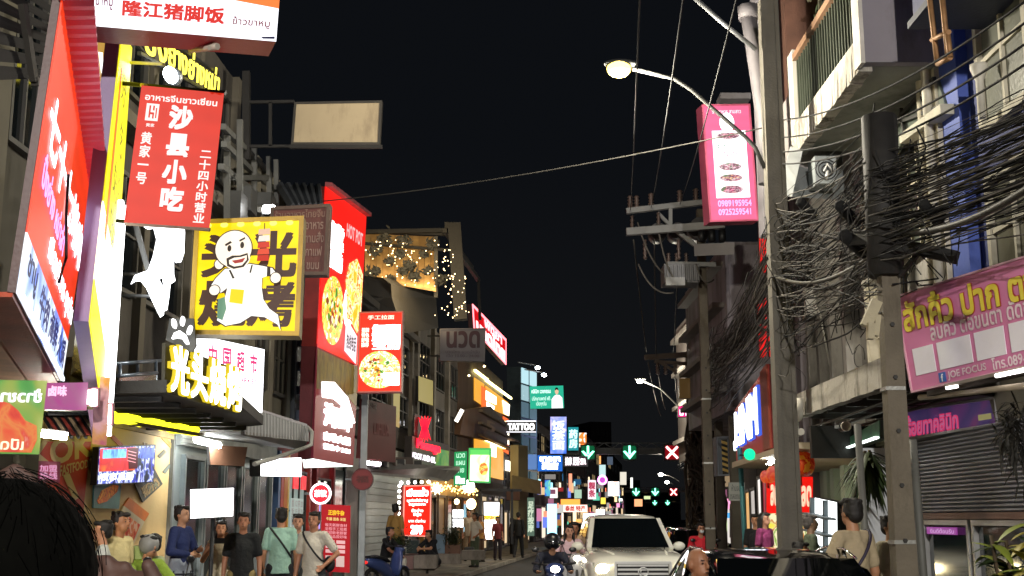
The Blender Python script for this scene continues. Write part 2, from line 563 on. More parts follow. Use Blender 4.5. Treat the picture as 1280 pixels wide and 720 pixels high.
concrete = mat("66625A", .85, 0, .25, 2.5, .4, dirt="5C574C", dscale=1.0)
def street_lamp(base, top_z, head, bend, label, power=0, headr=.13, pole_r=.115, square=True, hcol="FFF0B0", kem=40, arm_at=None):
    root = empty("street_lamp", base, label, "street lamp", "street lamps along the road")
    b = Vector(base)
    mb = MB()
    r = pole_r
    mb.hexa([(b.x - r, b.y - r, b.z), (b.x + r, b.y - r, b.z), (b.x + r, b.y + r, b.z), (b.x - r, b.y + r, b.z),
             (b.x - r * .8, b.y - r * .8, top_z), (b.x + r * .8, b.y - r * .8, top_z), (b.x + r * .8, b.y + r * .8, top_z), (b.x - r * .8, b.y + r * .8, top_z)])
    # recessed web on the faces: two raised flanges on each face of the pole
    for sx in (-1, 1):
        mb.hexa([(b.x + sx * r - .045, b.y - r - .025, b.z), (b.x + sx * r + .01, b.y - r - .025, b.z), (b.x + sx * r + .01, b.y + r + .02, b.z), (b.x + sx * r - .045, b.y + r + .02, b.z),
                 (b.x + sx * r * .8 - .045, b.y - r * .8 - .025, top_z - .01), (b.x + sx * r * .8 + .01, b.y - r * .8 - .025, top_z - .01), (b.x + sx * r * .8 + .01, b.y + r * .8 + .02, top_z - .01), (b.x + sx * r * .8 - .045, b.y + r * .8 + .02, top_z - .01)])
    mb.build("pole", concrete, root)
    h = Vector(head)
    arm = MB(); path = [Vector(q) for q in bend] + [h]
    sm = [path[0]]
    for a, bb, c in zip(path, path[1:], path[2:]):
        sm += [a.lerp(bb, .85), bb.lerp(c, .12)]
    sm.append(path[-1])
    arm.tube(sm, .03, 8); arm.build("arm", mat("3E3E3C", .7), root)
    d = (h - path[-2]).normalized()
    hd = MB(); hd.ell(h + d * .18 + Vector((0, 0, .03)), (.24, .12, .06), 16, 8, rot=Matrix.Rotation(math.atan2(d.y, d.x), 3, "Z"))
    hd.build("lamp_head", mat("4A4C4C", .5, .3), root)
    gl = MB(); gl.ell(h + d * .2 - Vector((0, 0, .05)), (headr, headr * .85, headr * .72), 16, 10)
    gl.build("lamp_glass", em(hcol, kem, False), root)
    if power:
        lamp_light(h + d * .2 - Vector((0, 0, .32)), power, ((1.0, .92, .74) if base[1] > 0 else (1, .95, .88)), .14, root, Vector(base))
    return root

hd = P(791, 86, 16)
street_lamp((P(990, 690, 16).x, 16, PAV), 8.9, hd, [P(956, 210, 16), P(942, 180, 16), P(850, 100, 16)],
            "tall concrete street lamp with curved arm reaching over the road, its bulb glaring", 1000, hcol="FFDC66", kem=4, headr=.17)
# unseen lamp of the same row, added to light the near walls
street_lamp((3.55, -9, PAV), 8.9, (1.4, -9, 8.4), [(3.5, -9, 7.2), (3.3, -9, 7.8), (2.4, -9, 8.3)],
            "added unseen concrete street lamp behind the viewer, lighting the near walls", 8500)
street_lamp((rk(47) + .6, 47, PAV), 7.6, P(806, 477, 47), [P(850, 511, 47), P(848, 508, 47), P(826, 486, 47)],
            "second street lamp along the road, small white bulb below the transformer", 900, .13, .13, kem=40, hcol="FFFFF0")
street_lamp((rk(100) + .6, 100, PAV), 8.0, P(829, 593, 100), [P(850, 603, 100), P(848, 601, 100), P(838, 595, 100)],
            "far street lamp over the white pickup, right of the lane signals", 500, .2, .13, kem=30, hcol="FFFFF0")
street_lamp((rk(130) + .6, 130, PAV), 8.0, P(836, 603, 130), [P(852, 611, 130), P(850, 610, 130), P(842, 605, 130)],
            "farthest street lamp, a faint white bulb just under its neighbour", 0, .22, .13, kem=20, hcol="FFFFF0")
# two floodlights on a roof to the left of the road
fl = MB()
for i, (u, v) in enumerate(((672, 459), (680, 468))):
    root = empty("floodlight", P(u, v + 6, 74), "%s white floodlight on bracket above the green pharmacy board" % ("upper" if i == 0 else "lower"), "floodlight", "floodlights over the green board")
    c = P(u, v, 74)
    m_ = MB(); m_.bar(c + Vector((-1.2, 0, .3)), c + Vector((-.1, 0, .12)), .06); m_.build("bracket", GALV(), root)
    m_ = MB(); m_.hexa([c + Vector(q) for q in ((-.2, -.1, -.12), (.2, -.1, -.12), (.2, .1, -.04), (-.2, .1, -.04), (-.14, -.06, .14), (.14, -.06, .14), (.14, .1, .14), (-.14, .1, .14))])
    m_.build("lamp_housing", DARKM(), root)
    m_ = MB(); m_.ell(c - Vector((0, .12, .05)), (.15, .05, .11)); m_.build("lens", em("EAF6FF", 20, False), root)
# ================================================================== LEFT SIDE
darkwall = mat("3C3A38", .8, 0, .3, 1.0, .3, dirt="262524", dscale=.7)
greywall = mat("7A756A", .85, 0, .25, .8, .3, dirt="57524A", dscale=.6)
dglass = glass()

def L2(y, off=0.0): return (LX(y) + off, y)

def dish(pl, s, t, rs, rt, seed, z=.03, cols=("C83A1C", "4C8A2C", "F0A030", "8A4A20", "F8F0D0")):
    r = random.Random(seed)   # printed toppings on a bowl picture
    for c in cols:
        mb = MB()
        for _ in range(9):
            a = r.uniform(0, 6.28); q = r.uniform(0, .72) ** .7; x, y = s + rs * q * cos(a), t + rt * q * sin(a); w = r.uniform(.05, .17); n = 7; b = r.uniform(0, 3); z += .0002
            mb.prism([pl.M(x + rs * w * cos(2 * pi * k / n + b) * r.uniform(.5, 1.3), y + rt * w * sin(2 * pi * k / n + b) * r.uniform(.5, 1.3), z) for k in range(n)], pl.n * .004)
        tag(mb.build("food_print", em(c, .95, False), pl.root, fixn=False), kind="stuff")
# --- nearest building, behind the near signs
b1 = facade("shophouse", "near grey shophouse behind the big red and blue signboard", L2(4), L2(14.2), PAV, 11.5, 5.5, mat("4E4A40", .9, 0, .15, .8, .05, dirt="3A372F", dscale=.6))
for s in (.60, .74, .88):
    b1.part("pilaster", s, .02, s + .035, 1, .002, .14, mat("5E594C", .9, 0, .2, 1, .05), None)
for s in (.64, .79):
    window(b1, s, .30, s + .08, .52, mat("3A3834", .6), dglass, 2, 2)
# tin eave on top left, underside shade put into its near-black colour
ev = empty("tin_awning", (-4.3, 9.6, 4.8), "tin eave with shade painted near-black, top left corner above the red signboard", "awning")
A, B, C, D = P(-260, -220, 6.2), P(62, 10, 9.3), P(72, 104, 9.5), P(-200, 120, 6.2)
for k in range(14):
    a, b = k / 14, (k + 1) / 14
    q = [A.lerp(D, a), B.lerp(C, a), B.lerp(C, b), A.lerp(D, b)]
    up = Vector((0, 0, .05 if k % 2 else 0))
    m_ = MB(); m_.hexa([x + up for x in q] + [x + up + Vector((0, 0, .02)) for x in q]); m_.build("tin_sheet", mat("11100E", .9, 0, .3, 3, .05), ev)
m_ = MB(); m_.bar(P(28, 5, 8.6), P(43, 102, 8.8), .05); m_.bar(P(43, 102, 8.8), P(72, 106, 9.2), .06); m_.build("rafter", mat("2E2B26", .7), ev)

# --- the big red and blue signboard
def near_sign():
    cs = [P(76, 0, 7.0), P(112, 236, 11.0), P(76, 476, 11.0), P(20, 366, 7.0)]
    root = empty("shop_sign", (cs[2] + cs[3]) / 2, "big slanted red shop signboard with white script over a blue and white strip, near left", "sign")
    pl = Plate(*cs, root=root)
    pl.part("housing", 0, 0, 1, 1, -.05, -.003, mat("4B2A26", .5))
    pl.part("face", 0, 0, 1, .80, 0, .01, em("F2401C", .78, True, .12, 1.5))
    # white-blue strip along the bottom
    pl.part("strip", 0, .80, 1, 1, 0, .012, picture(["FFFFFF", "E6F0FF", "9DB8F2", "5C78D8"], 2.2, 1.15, True, False, 1.0))
    pl.part("trim", 0, .985, 1, 1.0, .012, .03, em("E8F4FF", 2.5))
    wh = em("FFF4FF", 2.2, False); pk = em("E0A0F0", 1.4, False)
    text(pl, "七十七烤肉", .04, .26, .97, .46, wh, .03, .02)
    text(pl, "ปิ้งย่าง หม่าล่า", .06, .48, .55, .60, pk, .015, .02)
    text(pl, "เปิดบริการ ทุกวัน", .30, .62, .98, .76, wh, .015, .02)
    text(pl, "ชาบู", .05, .84, .2, .94, em("33408C", .25, False), .02, .02)
    text(pl, "牛肉 海鲜 火锅", .28, .83, .93, .96, em("3040A8", .3, False), .025, .02)
    # torn seam cable across the board
    m_ = MB(); m_.tube([pl.M(.36, .36, .05), pl.M(.40, .50, .06), pl.M(.55, .60, .05), pl.M(.48, .74, .05)], .012, 5); m_.build("loose_cable", DARKM(), root)
    return pl
ns = near_sign()

# soffit of planks under it
sf = empty("soffit", P(20, 420, 8), "brown plank soffit under the near red signboard", "soffit")
sa, sb = P(20, 368, 7.0), P(75, 477, 11.0)
for k in range(9):
    o0 = Vector((-.02 - k * .27, 0, -.015)); o1 = Vector((-.02 - k * .27 - .25, 0, -.015))
    m_ = MB()
    m_.hexa([sa + o0, sb + o0, sb + o1, sa + o1] + [x + Vector((0, 0, .03)) for x in (sa + o0, sb + o0, sb + o1, sa + o1)])
    m_.build("plank", mat("B25038" if k == 0 else ("D8AC8C" if k % 2 else "C49A7C"), .5, 0, .35, 2.5, .2), sf)

# corrugated canopy edge, pink sign light put into its colour
def ribs(name, label, tl, tr, br, bl, n, m, thick=.03, amp=.03, cat="awning", direction="t", group=None):
    cs = [Vector(tl), Vector(tr), Vector(br), Vector(bl)]
    root = empty(name, (cs[2] + cs[3]) / 2, label, cat, group)
    pl = Plate(*cs, root=root)
    for k in range(n):
        a, b = k / n, (k + 1) / n
        mb = MB()
        if direction == "t":
            q = lambda s, t, z: pl.M(s, t, z)
            prof = [(a, 0), (a + (b - a) * .3, amp), (a + (b - a) * .7, amp), (b, 0)]
            for (t0, z0), (t1, z1) in zip(prof, prof[1:]):
                mb.hexa([q(0, t1, z1 - thick), q(1, t1, z1 - thick), q(1, t0, z0 - thick), q(0, t0, z0 - thick), q(0, t1, z1), q(1, t1, z1), q(1, t0, z0), q(0, t0, z0)])
        else:
            prof = [(a, 0), (a + (b - a) * .3, amp), (a + (b - a) * .7, amp), (b, 0)]
            for (s0, z0), (s1, z1) in zip(prof, prof[1:]):
                mb.hexa([pl.M(s0, 1, z0 - thick), pl.M(s1, 1, z1 - thick), pl.M(s1, 0, z1 - thick), pl.M(s0, 0, z0 - thick), pl.M(s0, 1, z0), pl.M(s1, 1, z1), pl.M(s1, 0, z1), pl.M(s0, 0, z0)])
        mb.build("corrugation", m, root)
    return pl
ribs("tin_awning", "corrugated tin awning edge, pink sign light in its colour, above the red signboard", P(72, -14, 6.9), P(117, -14, 6.9), P(135, 236, 11.1), P(112, 238, 11.0), 30,
     mat("E88AB4", .45, .1, .2, 2, .1), .015, .03)

# --- white banner with the pig-trotter rice lettering
def banner():
    pl = sign("shop_sign", "long white lightbox sign with red Chinese characters under an orange strip, top left", [(92, -60, 8.9), (352, -40, 9.5), (345, 52, 9.5), (88, 30, 8.9)],
              em("F4F6FF", 1.35, True, .12, 1.2), .34, mat("A03038", .45, 0, .15, 2))
    pl.part("orange_strip", .45, 0, 1, .40, .008, .016, em("F07838", .95))
    pl.poly("orange_strip", [(.45, .40), (1, .40), (1, .56)], .008, .016, em("F07838", .95))
    pl.part("side_panel", 0, 0, .095, 1, .008, .02, mat("C05060", .5))
    text(pl, "隆江猪脚饭", .235, .62, .73, .84, em("D83028", .75, False), .035, .02)
    text(pl, "ข้าวขาหมู", .77, .72, .96, .86, em("8A3C44", .6, False), .012, .02)
    text(pl, "ขาหมู", .11, .60, .19, .78, em("8A4C64", .6, False), .012, .02)
    pl.poly("brush_mark", [(.92, .965), (.99, .945), (.99, .975), (.93, .985)], .014, .02, em("2E2C60", .2, False))
    return pl
bn = banner()
# white pipe brackets holding the banner
br = empty("sign_bracket", P(190, 72, 10.5), "thin white pipe bracket under the long white sign", "bracket")
m_ = MB(); 
m_.tube([P(150, 46, 11), P(262, 60, 9.4)], .018, 6); m_.tube([P(155, 78, 12), P(205, 80, 11)], .018, 6); m_.tube([P(238, 62, 9.6), P(272, 58, 9.4)], .03, 6)
m_.tube([P(160, 104, 12), P(182, 107, 10.2)], .02, 6)
m_.build("pipe", mat("C8C0B0", .4, .3), br)

# --- red banner
def red_banner():
    pl = sign("shop_sign", "hanging red sign with white vertical characters and a square logo", [(177, 107, 10), (280, 117, 10.2), (262, 285, 10.2), (155, 278, 10)],
              em("DB2E18", .68, True, .10, 3.0), .12, mat("6A3A34", .5))
    w = em("F0E0DC", .95, False)
    text(pl, "อาหารจีนชาวเซี่ยน", .06, .05, .93, .105, w, .02)
    text(pl, "沙\n县\n小\n吃", .37, .13, .66, .90, em("E6DEDC", .95, False), .04, .014, .025, line=1.15)
    text(pl, "黄\n家\n一\n号", .07, .34, .20, .72, w, .02, line=1.05)
    text(pl, "二\n十\n四\n小\n时\n营\n业", .79, .44, .93, .97, w, .02, line=1.05)
    # square logo: a box with an H-like opening
    pl.part("logo", .09, .13, .24, .255, .012, .02, w)
    r = em("DB2E18", .68, False)
    pl.part("logo_gap", .125, .145, .145, .235, .02, .024, r)
    pl.part("logo_gap", .17, .145, .19, .18, .02, .024, r); pl.part("logo_gap", .145, .195, .19, .21, .02, .024, r)
    pl.part("logo_gap", .17, .21, .19, .24, .02, .024, r); pl.part("logo_gap", .205, .16, .22, .235, .02, .024, r)
    text(pl, "黄家", .11, .275, .21, .30, w, .01)
    return pl
rb = red_banner()
hb = empty("sign_bracket", P(155, 278, 10.1), "dark steel hangers holding the hanging red sign", "bracket")
m_ = MB(); m_.tube([P(150, 104, 10.6), P(282, 116, 10.3)], .02, 6); m_.tube([P(146, 276, 10.6), P(262, 287, 10.35)], .02, 6); m_.build("pipe", DARKM(), hb)

# round white floodlight in front of the letters
fl = empty("floodlight", P(214, 104, 13), "small round white floodlight just over the hanging red sign", "floodlight")
c = P(214, 95, 13)
m_ = MB(); m_.ell(c + Vector((0, .08, .02)), (.11, .09, .11)); m_.build("lamp_housing", GALV(), fl)
m_ = MB(); m_.ell(c - Vector((0, .03, 0)), (.075, .05, .11), rot=Matrix.Rotation(-.5, 3, "Y")); m_.build("lens", em("E8F6FF", 25, True), fl)
m_ = MB(); m_.bar(c + Vector((0, .1, .1)), c + Vector((-.3, .6, .3)), .03); m_.build("bracket", GALV(), fl)

# --- yellow thai letters running down the street
def yellow_thai():
    cs = [P(178, 20, 12), P(276, 88, 17), P(273, 120, 17), P(180, 66, 12)]
    root = empty("letter_sign", (cs[2] + cs[3]) / 2, "row of yellow glowing Thai letters stepping down under the long white sign", "sign")
    pl = Plate(*cs, root=root)
    m_ = MB(); m_.bar(pl.M(0, 1.0, -.05), pl.M(1, 1.0, -.05), .04); m_.bar(pl.M(0, .1, -.05), pl.M(1, .1, -.05), .04); m_.build("rail", DARKM(), root)
    y = em("FFEE50", 1.7, False)
    for i, w in enumerate(["ปิ้ง", "ย่าง", "ย่าง", "หม่า"]):
        text(pl, w, i * .25 + .01, .02, i * .25 + .24, .98, y, .012, 0, .01, name="letter")
    return pl
yellow_thai()

# --- tall yellow lightbox seen edge-on
def yellow_tall():
    cs = [P(152, 35, 9.8), P(164, 60, 12.0), P(131, 545, 12.0), P(111, 402, 9.8)]
    root = empty("shop_sign", (cs[2] + cs[3]) / 2, "tall yellow lightbox seen almost edge-on, with a purple grey side", "sign")
    pl = Plate(*cs, root=root)
    pl.part("housing", 0, 0, 1, 1, -.12, -.003, mat("8E76A0", .5, 0, .1, 2))
    pl.part("face", 0, 0, 1, .60, 0, .01, em("F6EC18", 1.0, True, .25, .9))
    pl.part("face", 0, .60, 1, .86, 0, .01, em("FFFFB0", 3.4, True, .3, .9))
    pl.part("face", 0, .86, 1, 1, 0, .01, em("F8EC20", 1.2))
    pl.part("red_band", .16, .12, .24, .66, .011, .016, em("E88028", .8))
    wh = em("FFFFFF", 5.0)
    pl.part("light_strip", .74, .44, 1.0, 1.0, .011, .06, wh)
    text(pl, "好\n吃\n好\n吃", .32, .10, .72, .62, em("A89A10", .5, False), .0, .014, line=1.3)
    return pl
yt = yellow_tall()

# gilded panel and scraps between the tin and the yellow box
g2 = sign("shop_sign", "narrow golden sign edge between the pink tin and the yellow lightbox", [(117, 52, 10.6), (131, 44, 11.2), (133, 115, 11.2), (127, 130, 10.6)], em("D8A850", .6), .06)
g2.poly("brush_mark", [(.2, .2), (.5, .25), (.4, .6), (.25, .55)], .012, .02, em("FFFFFF", 1.5, False))
g3 = sign("shop_sign", "small scrap of red sign with dark strokes beside the golden edge", [(128, 53, 11.4), (139, 55, 11.5), (135, 90, 11.5), (130, 88, 11.4)], em("E03020", .7), .06)
g3.poly("stroke", [(.2, .3), (.8, .2), (.8, .3), (.2, .45)], .012, .02, mat("401818")); g3.poly("stroke", [(.3, .6), (.8, .5), (.6, .7)], .012, .02, mat("401818"))

# golden glossy underside and clutter below the yellow box
gd = empty("sign_plinth", P(110, 500, 10.5), "glossy golden boxed-in base under the tall yellow lightbox", "sign base")
gold = mat("9C8838", .18, .25, .35, 3, .1)
m_ = MB(); m_.hexa([P(96, 402, 10.2), P(112, 402, 9.9), P(126, 500, 11.6), P(88, 470, 11.6), P(98, 396, 10.3), P(112, 396, 10.1), P(130, 470, 12.2), P(100, 452, 12.2)]); m_.build("panel", gold, gd)
m_ = MB(); m_.hexa([P(88, 470, 11.4), P(124, 486, 11.0), P(122, 512, 11.2), P(80, 512, 11.4), P(92, 464, 11.9), P(128, 478, 11.5), P(126, 506, 11.8), P(84, 506, 11.9)]); m_.build("panel", mat("86803C", .25, .2, .4, 6, .1), gd)

ps = sign("shop_sign", "small pink sign with white characters below the soffit", [(57, 479, 10.4), (110, 478, 10.6), (108, 513, 10.6), (55, 512, 10.4)], picture(["C84888", "C05A9C", "B87098", "C06850"], 3, .7, False, False), .12)
text(ps, "卤味", .06, .1, .5, .5, em("FFC0E0", 1.2, False), .04)
for i, (u, v0, v1, d) in enumerate(((117, 487, 507, 10.6), (112, 488, 505, 10.7), (135, 506, 530, 11.2))):
    m_ = MB(); m_.tube([P(u, v0, d), P(u - .5, v1, d)], .03, 8)
    tb = empty("tube_light", P(u, v1, d), ["upright white tube light beside the small pink sign, outer one", "upright white tube light beside the small pink sign, inner one", "upright white tube light at the end of the yellow neon edge"][i], "tube light", "upright tube lights")
    m_.build("tube", em("FFF6F0", 9.0), tb)
    m_ = MB(); m_.bar(P(u + 3, v0 - 2, d + .06), P(u + 2.5, v1 + 2, d + .06), .06); m_.build("fitting", mat("8E5060", .5), tb)
cp = empty("column_casing", P(125, 540, 11.3), "reddish column casing in glowing blotched colours under the tall yellow lightbox", "column")
m_ = MB(); m_.hexa([P(115, 555, 11.0), P(133, 557, 11.0), P(133, 557, 11.6), P(117, 555, 11.6), P(118, 470, 11.0), P(138, 472, 11.0), P(138, 472, 11.6), P(120, 470, 11.6)]); m_.build("casing", picture(["B06070", "C89058", "D0A0A8", "8A5058"], 4, .18, False, False), cp)  # blotched colours with a faint glow of their own

# --- bottom left translucent food banner, lettering seen from behind
fb = sign("food_banner", "see-through food banner with reversed Thai lettering over a red dish", [(-70, 474, 7.0), (58, 476, 7.6), (48, 568, 7.6), (-70, 566, 7.0)], picture(["2E9A38", "5CB848", "A8C048", "C8D870"], 3.0, .62, True, False, 1), .04)
fb.poly("dish", [(.0, .42), (.25, .36), (.5, .28), (.62, .32), (.72, .42), (.8, .55), (.93, .62), (.95, .8), (.9, .98), (0, .98)], .01, .016, picture(["B81810", "E03018", "F05020", "F08838", "E8402A", "FFD8B8"], 5.0, .75, False, False, 4))
text(fb, "ข้าวขาหมู", .30, .12, .95, .36, em("FFFFFF", 1.3, False), .03, .02, mirror=True)
text(fb, "เปิด", .55, .80, .8, .95, em("FFE0C0", 1.2, False), .02, .02, mirror=True)

# striped awning + lamp under it
aw = empty("striped_awning", P(88, 535, 13), "red and white striped awning over the red wall mural", "awning")
for k in range(7):
    u0 = 56 + k * 9.2
    m_ = MB(); m_.hexa([P(u0 + 16, 544, 12.0), P(u0 + 25, 544, 12.2), P(u0 + 25, 545, 12.25), P(u0 + 16, 545, 12.1), P(u0, 520, 13.6), P(u0 + 7, 520, 13.7), P(u0 + 7, 519, 13.8), P(u0, 519, 13.7)])
    m_.build("stripe", mat("C04838", .7) if k % 2 == 0 else mat("D8B890", .7), aw)
m_ = MB()
for k in range(7):
    u0 = 56 + k * 9.2
    m_.bar(P(u0 - 2, 521, 13.5), P(u0 + 15, 547, 12.0), .025)
m_.bar(P(52, 519, 13.6), P(122, 522, 13.8), .07); m_.bar(P(60, 513, 13.4), P(122, 512, 13.6), .12)
m_.build("awning_frame", DARKM(), aw)
tl = empty("tube_light", P(67, 543, 11.5), "short thick white lamp across the red wall mural", "tube light")
m_ = MB(); m_.tube([P(50, 541, 11.5), P(84, 545, 11.6)], .04, 8); m_.build("tube", em("FFF6E4", 85), tl)
m_ = MB(); m_.bar(P(49, 537, 11.5), P(85, 541, 11.6), .05, .03); m_.build("fitting", GALV(), tl)

# --- beige wall with mural, TV and posters
kok = facade("beige_shop", "beige walled food shop with a red mural and pictures", L2(13.4), L2(18.6), PAV, 3.0, 4, mat("E4C084", .7, 0, .08, 1.5, .15))
def K(u, v):   # point on the wall under a photo pixel -> (s,t)
    a, b, c_, d = kok.c
    # intersect ray with plane
    o = Vector((0, 0, CAMZ)); r = P(u, v, 10) - o
    n = kok.n; k = (a - o).dot(n) / r.dot(n); p = o + r * k
    ex = (b - a); s = (p - a).dot(ex) / ex.length_squared
    t = (a.z - p.z) / (a.z - d.z)
    return s, t
def kpoly(name, pts, m, z0=.004, z1=.02, parent=None): return kok.poly(name, [K(*p) for p in pts], z0, z1, m, parent)
red = mat("D03A22", .6, 0, .08)
mural = kpoly("mural_panel", [(28, 552), (112, 552), (104, 620), (98, 700), (20, 700)], red)
cream = mat("E8C890", .6, 0, .05)
class KP:  # text plate on the wall between four photo pixels
    pass
def kplate(tl, tr, br, bl):
    q = Plate(*[kok.M(*K(*p), 0) for p in (tl, tr, br, bl)], root=kok.root); q.n = kok.n; return q
text(kplate((32, 552), (112, 538), (112, 572), (34, 590)), "KOK", 0.02, .05, 1.0, .95, cream, .03, .024, label="cream painted mural letters")
text(kplate((72, 582), (108, 574), (108, 584), (72, 596)), "FASTFOOD", 0, 0, 1, 1, cream, .02, .024)
kpoly("mural_stroke", [(76, 594), (84, 592), (96, 622), (90, 626)], cream, .022, .03)
pp = kpoly("poster", [(40, 576), (72, 577), (71, 604), (40, 603)], mat("C02060", .5), .022, .035)
text(kplate((42, 579), (70, 579), (70, 602), (42, 600)), "加盟\n热线", .1, .1, .9, .9, em("F0A8D0", .6, False), .02, .04)
def tilt(name, pts, m, pic=None, ptsp=None, label=None):
    o = kpoly(name, pts, m, .01, .03)
    if label: o["label"] = label
    if pic: kpoly("picture", ptsp, pic, .031, .036, o)
    return o
tilt("poster", [(115, 605), (149, 605), (146, 636), (114, 635)], mat("5C98A8", .5), picture(["D86018", "E88820", "B84810", "F0A030"], 9, .1, False, True), [(118, 626), (124, 613), (138, 606), (145, 607), (143, 615), (130, 627), (120, 630)], "pale blue poster with orange fried food")
tilt("poster", [(166, 605), (190, 585), (201, 605), (176, 628)], mat("4A4A44", .5), picture(["7A6A48", "A88858", "C0A070", "504838", "8A8870"], 9, .08, False, True), [(173, 610), (192, 597), (198, 606), (178, 622)], "tilted dark poster with a dish")
tilt("poster", [(159, 622), (184, 642), (178, 652), (152, 632)], mat("E87818", .5), None, None, "tilted orange poster heading")
tilt("poster", [(152, 632), (178, 652), (163, 684), (138, 660)], mat("E0C8A0", .5), picture(["D03818", "E05828", "E88050", "F0C0A0"], 7, .08, False, True), [(150, 640), (172, 656), (162, 680), (142, 662)], "tilted cream and red menu poster")
for pts, c_ in (([(137, 547), (141, 544), (153, 556), (149, 559)], "C86048"), ([(200, 547), (204, 544), (219, 561), (216, 564)], "B89858"),
                ([(196, 570), (204, 562), (207, 565), (199, 573)], "6A6458"), ([(202, 590), (210, 580), (213, 582), (206, 592)], "6A7068"),
                ([(110, 572), (120, 565), (121, 567), (111, 574)], "B09868"), ([(178, 553), (183, 554), (182, 560), (178, 558)], "A87840")):
    kpoly("painted_stick", pts, mat(c_, .6), .006, .016)
kok.part("corner_post", .985, 0, 1.0, 1, .002, .06, mat("8A8C88", .5, .3))
kok.part("top_band", 0, 0, 1, .035, .004, .05, mat("B89C6C", .7))

# wall television
tv = empty("television", P(155, 604, 16), "wall television showing red and blue pictures on the beige wall", "television")
def kp2(u, v, z=0): return kok.M(*K(u, v), z)
tvp = Plate(kp2(109, 560, .16), kp2(180, 557, .16), kp2(177, 602, .16), kp2(106, 605, .16), root=tv); tvp.n = kok.n
tvp.part("casing", -.02, -.03, 1.02, 1.03, -.08, -.004, DARKM())
tvp.part("screen", 0, 0, 1, 1, -.003, .003, picture(["101840", "3A48C8", "E8F0FF", "5068D0", "101830"], 5, 1.0, True, True))
tvp.poly("screen_picture", [(0, .02), (.62, .02), (.62, .66), (0, .66)], .004, .006, picture(["E0206A", "F03030", "C01830", "F07820", "F02848"], 2.5, 1.3, True, False, 2))
tvp.poly("screen_picture", [(.04, .05), (.44, .05), (.44, .30), (.04, .30)], .007, .009, picture(["2060D0", "80D0F0", "3088E0"], 6, 1.4, False, False))
tvp.poly("screen_picture", [(.46, .04), (.66, .04), (.66, .62), (.50, .62)], .007, .009, em("701020", .5, False))
for k in range(4): tvp.poly("screen_stripe", [(.46, .10 + k * .09), (.62, .17 + k * .09), (.62, .19 + k * .09), (.46, .12 + k * .09)], .010, .011, em("F0A0A8", 1.4, False))
tvp.poly("screen_picture", [(.7, .05), (.98, .05), (.98, .34), (.7, .34)], .004, .006, picture(["3040B8", "5878E0", "2030A0"], 6, 1.2, False, False))
text(tvp, "夜市直播", .02, .70, .6, .92, em("E8F0FF", 1.8, False), .02, .008)
m_ = MB(); m_.bar(kp2(155, 580, 0), kp2(155, 580, .1), .3); m_.build("wall_bracket", DARKM(), tv)

# yellow neon edge
ne = empty("neon_edge", P(195, 530, 15.5), "yellow neon strip along the edge of the dark canopy", "neon light")
m_ = MB(); pts = [P(140 + k * 5.6, 519 + k * 1.02 + random.uniform(-1.3, 1.3), 14.3 + k * .13) for k in range(20)]
m_.tube(pts, .045, 6); m_.tube([p + Vector((0, .05, -.06)) for p in pts], .03, 6); m_.build("neon_tube", em("F6F020", 2.4), ne)
m_ = MB(); m_.bar(P(140, 525, 14.4), P(248, 543, 16.8), .04, .05); m_.build("rail", mat("8A7A30", .5), ne)

# canopy above the beige shop
ca = empty("canopy", P(220, 500, 15), "dark steel canopy jutting over the beige shop", "canopy")
m_ = MB()
z = 3.5
m_.prism([(LX(12.9), 12.9, 3.01), (-3.6, 12.6, 3.01), (-3.18, 14.25, 3.01), (-3.5, 17.1, 3.01), (LX(18.9), 18.9, 3.01)], (0, 0, .13))
m_.build("deck", mat("24221F", .7, 0, .4, 1.5, .3), ca)
for k in range(7):
    y = 13.0 + k * .7
    m_ = MB(); m_.bar((LX(y) + .05, y, 2.975), (-3.75, y, 2.975), .06); m_.build("beam", DARKM(), ca)
# glazed balcony front over the canopy with cool reflections
bal = empty("balcony", P(170, 485, 14.5), "steel railed balcony with bluish glass over the beige shop", "balcony")
m_ = MB()
for (a, b) in (((140, 455, 13.5), (210, 450, 17)), ((140, 492, 13.6), (196, 486, 16)), ((148, 470, 13.6), (196, 466, 16))):
    m_.tube([P(*a), P(*b)], .025, 6)
for u, v0, v1, d in ((150, 455, 495, 13.8), (172, 453, 490, 15), (195, 451, 520, 16)): m_.tube([P(u, v0, d), P(u, v1, d)], .022, 6)
m_.build("railing", mat("7C8A9C", .35, .6), bal)
m_ = MB(); m_.hexa([P(148, 493, 13.7), P(196, 486, 16), P(196, 486, 16.04), P(148, 493, 13.74), P(150, 470, 13.7), P(196, 466, 16), P(196, 466, 16.04), P(150, 470, 13.74)]); m_.build("glass_panel", glass("10202C", .15), bal)

# --- building over the beige shop and beyond (dark upper storeys)
b2 = facade("shophouse", "tall dark shophouse rising behind the hanging red sign", L2(14.25), L2(21.5), 3.6, 9.6, 6, mat("4C4740", .85, 0, .3, .8, .3, dirt="302D29", dscale=.6))
for i, s in enumerate((.05, .33, .63)):
    for j, t in enumerate((.10, .55)):
        window(b2, s, t, s + .24, t + .27, mat("55524A", .5), glass("15181A"), 3, 2)
for s in (0, .3, .6, .92): b2.part("pilaster", s, 0, s + .03, 1, .002, .12, mat("5E584C", .85, 0, .3, 1))
for s, t, h_ in ((.1, .44, .05), (.45, .44, .05), (.75, .43, .05)):
    b2.part("ledge", s - .05, t, s + .25, t + .03, .002, .3, mat("625C50", .85))
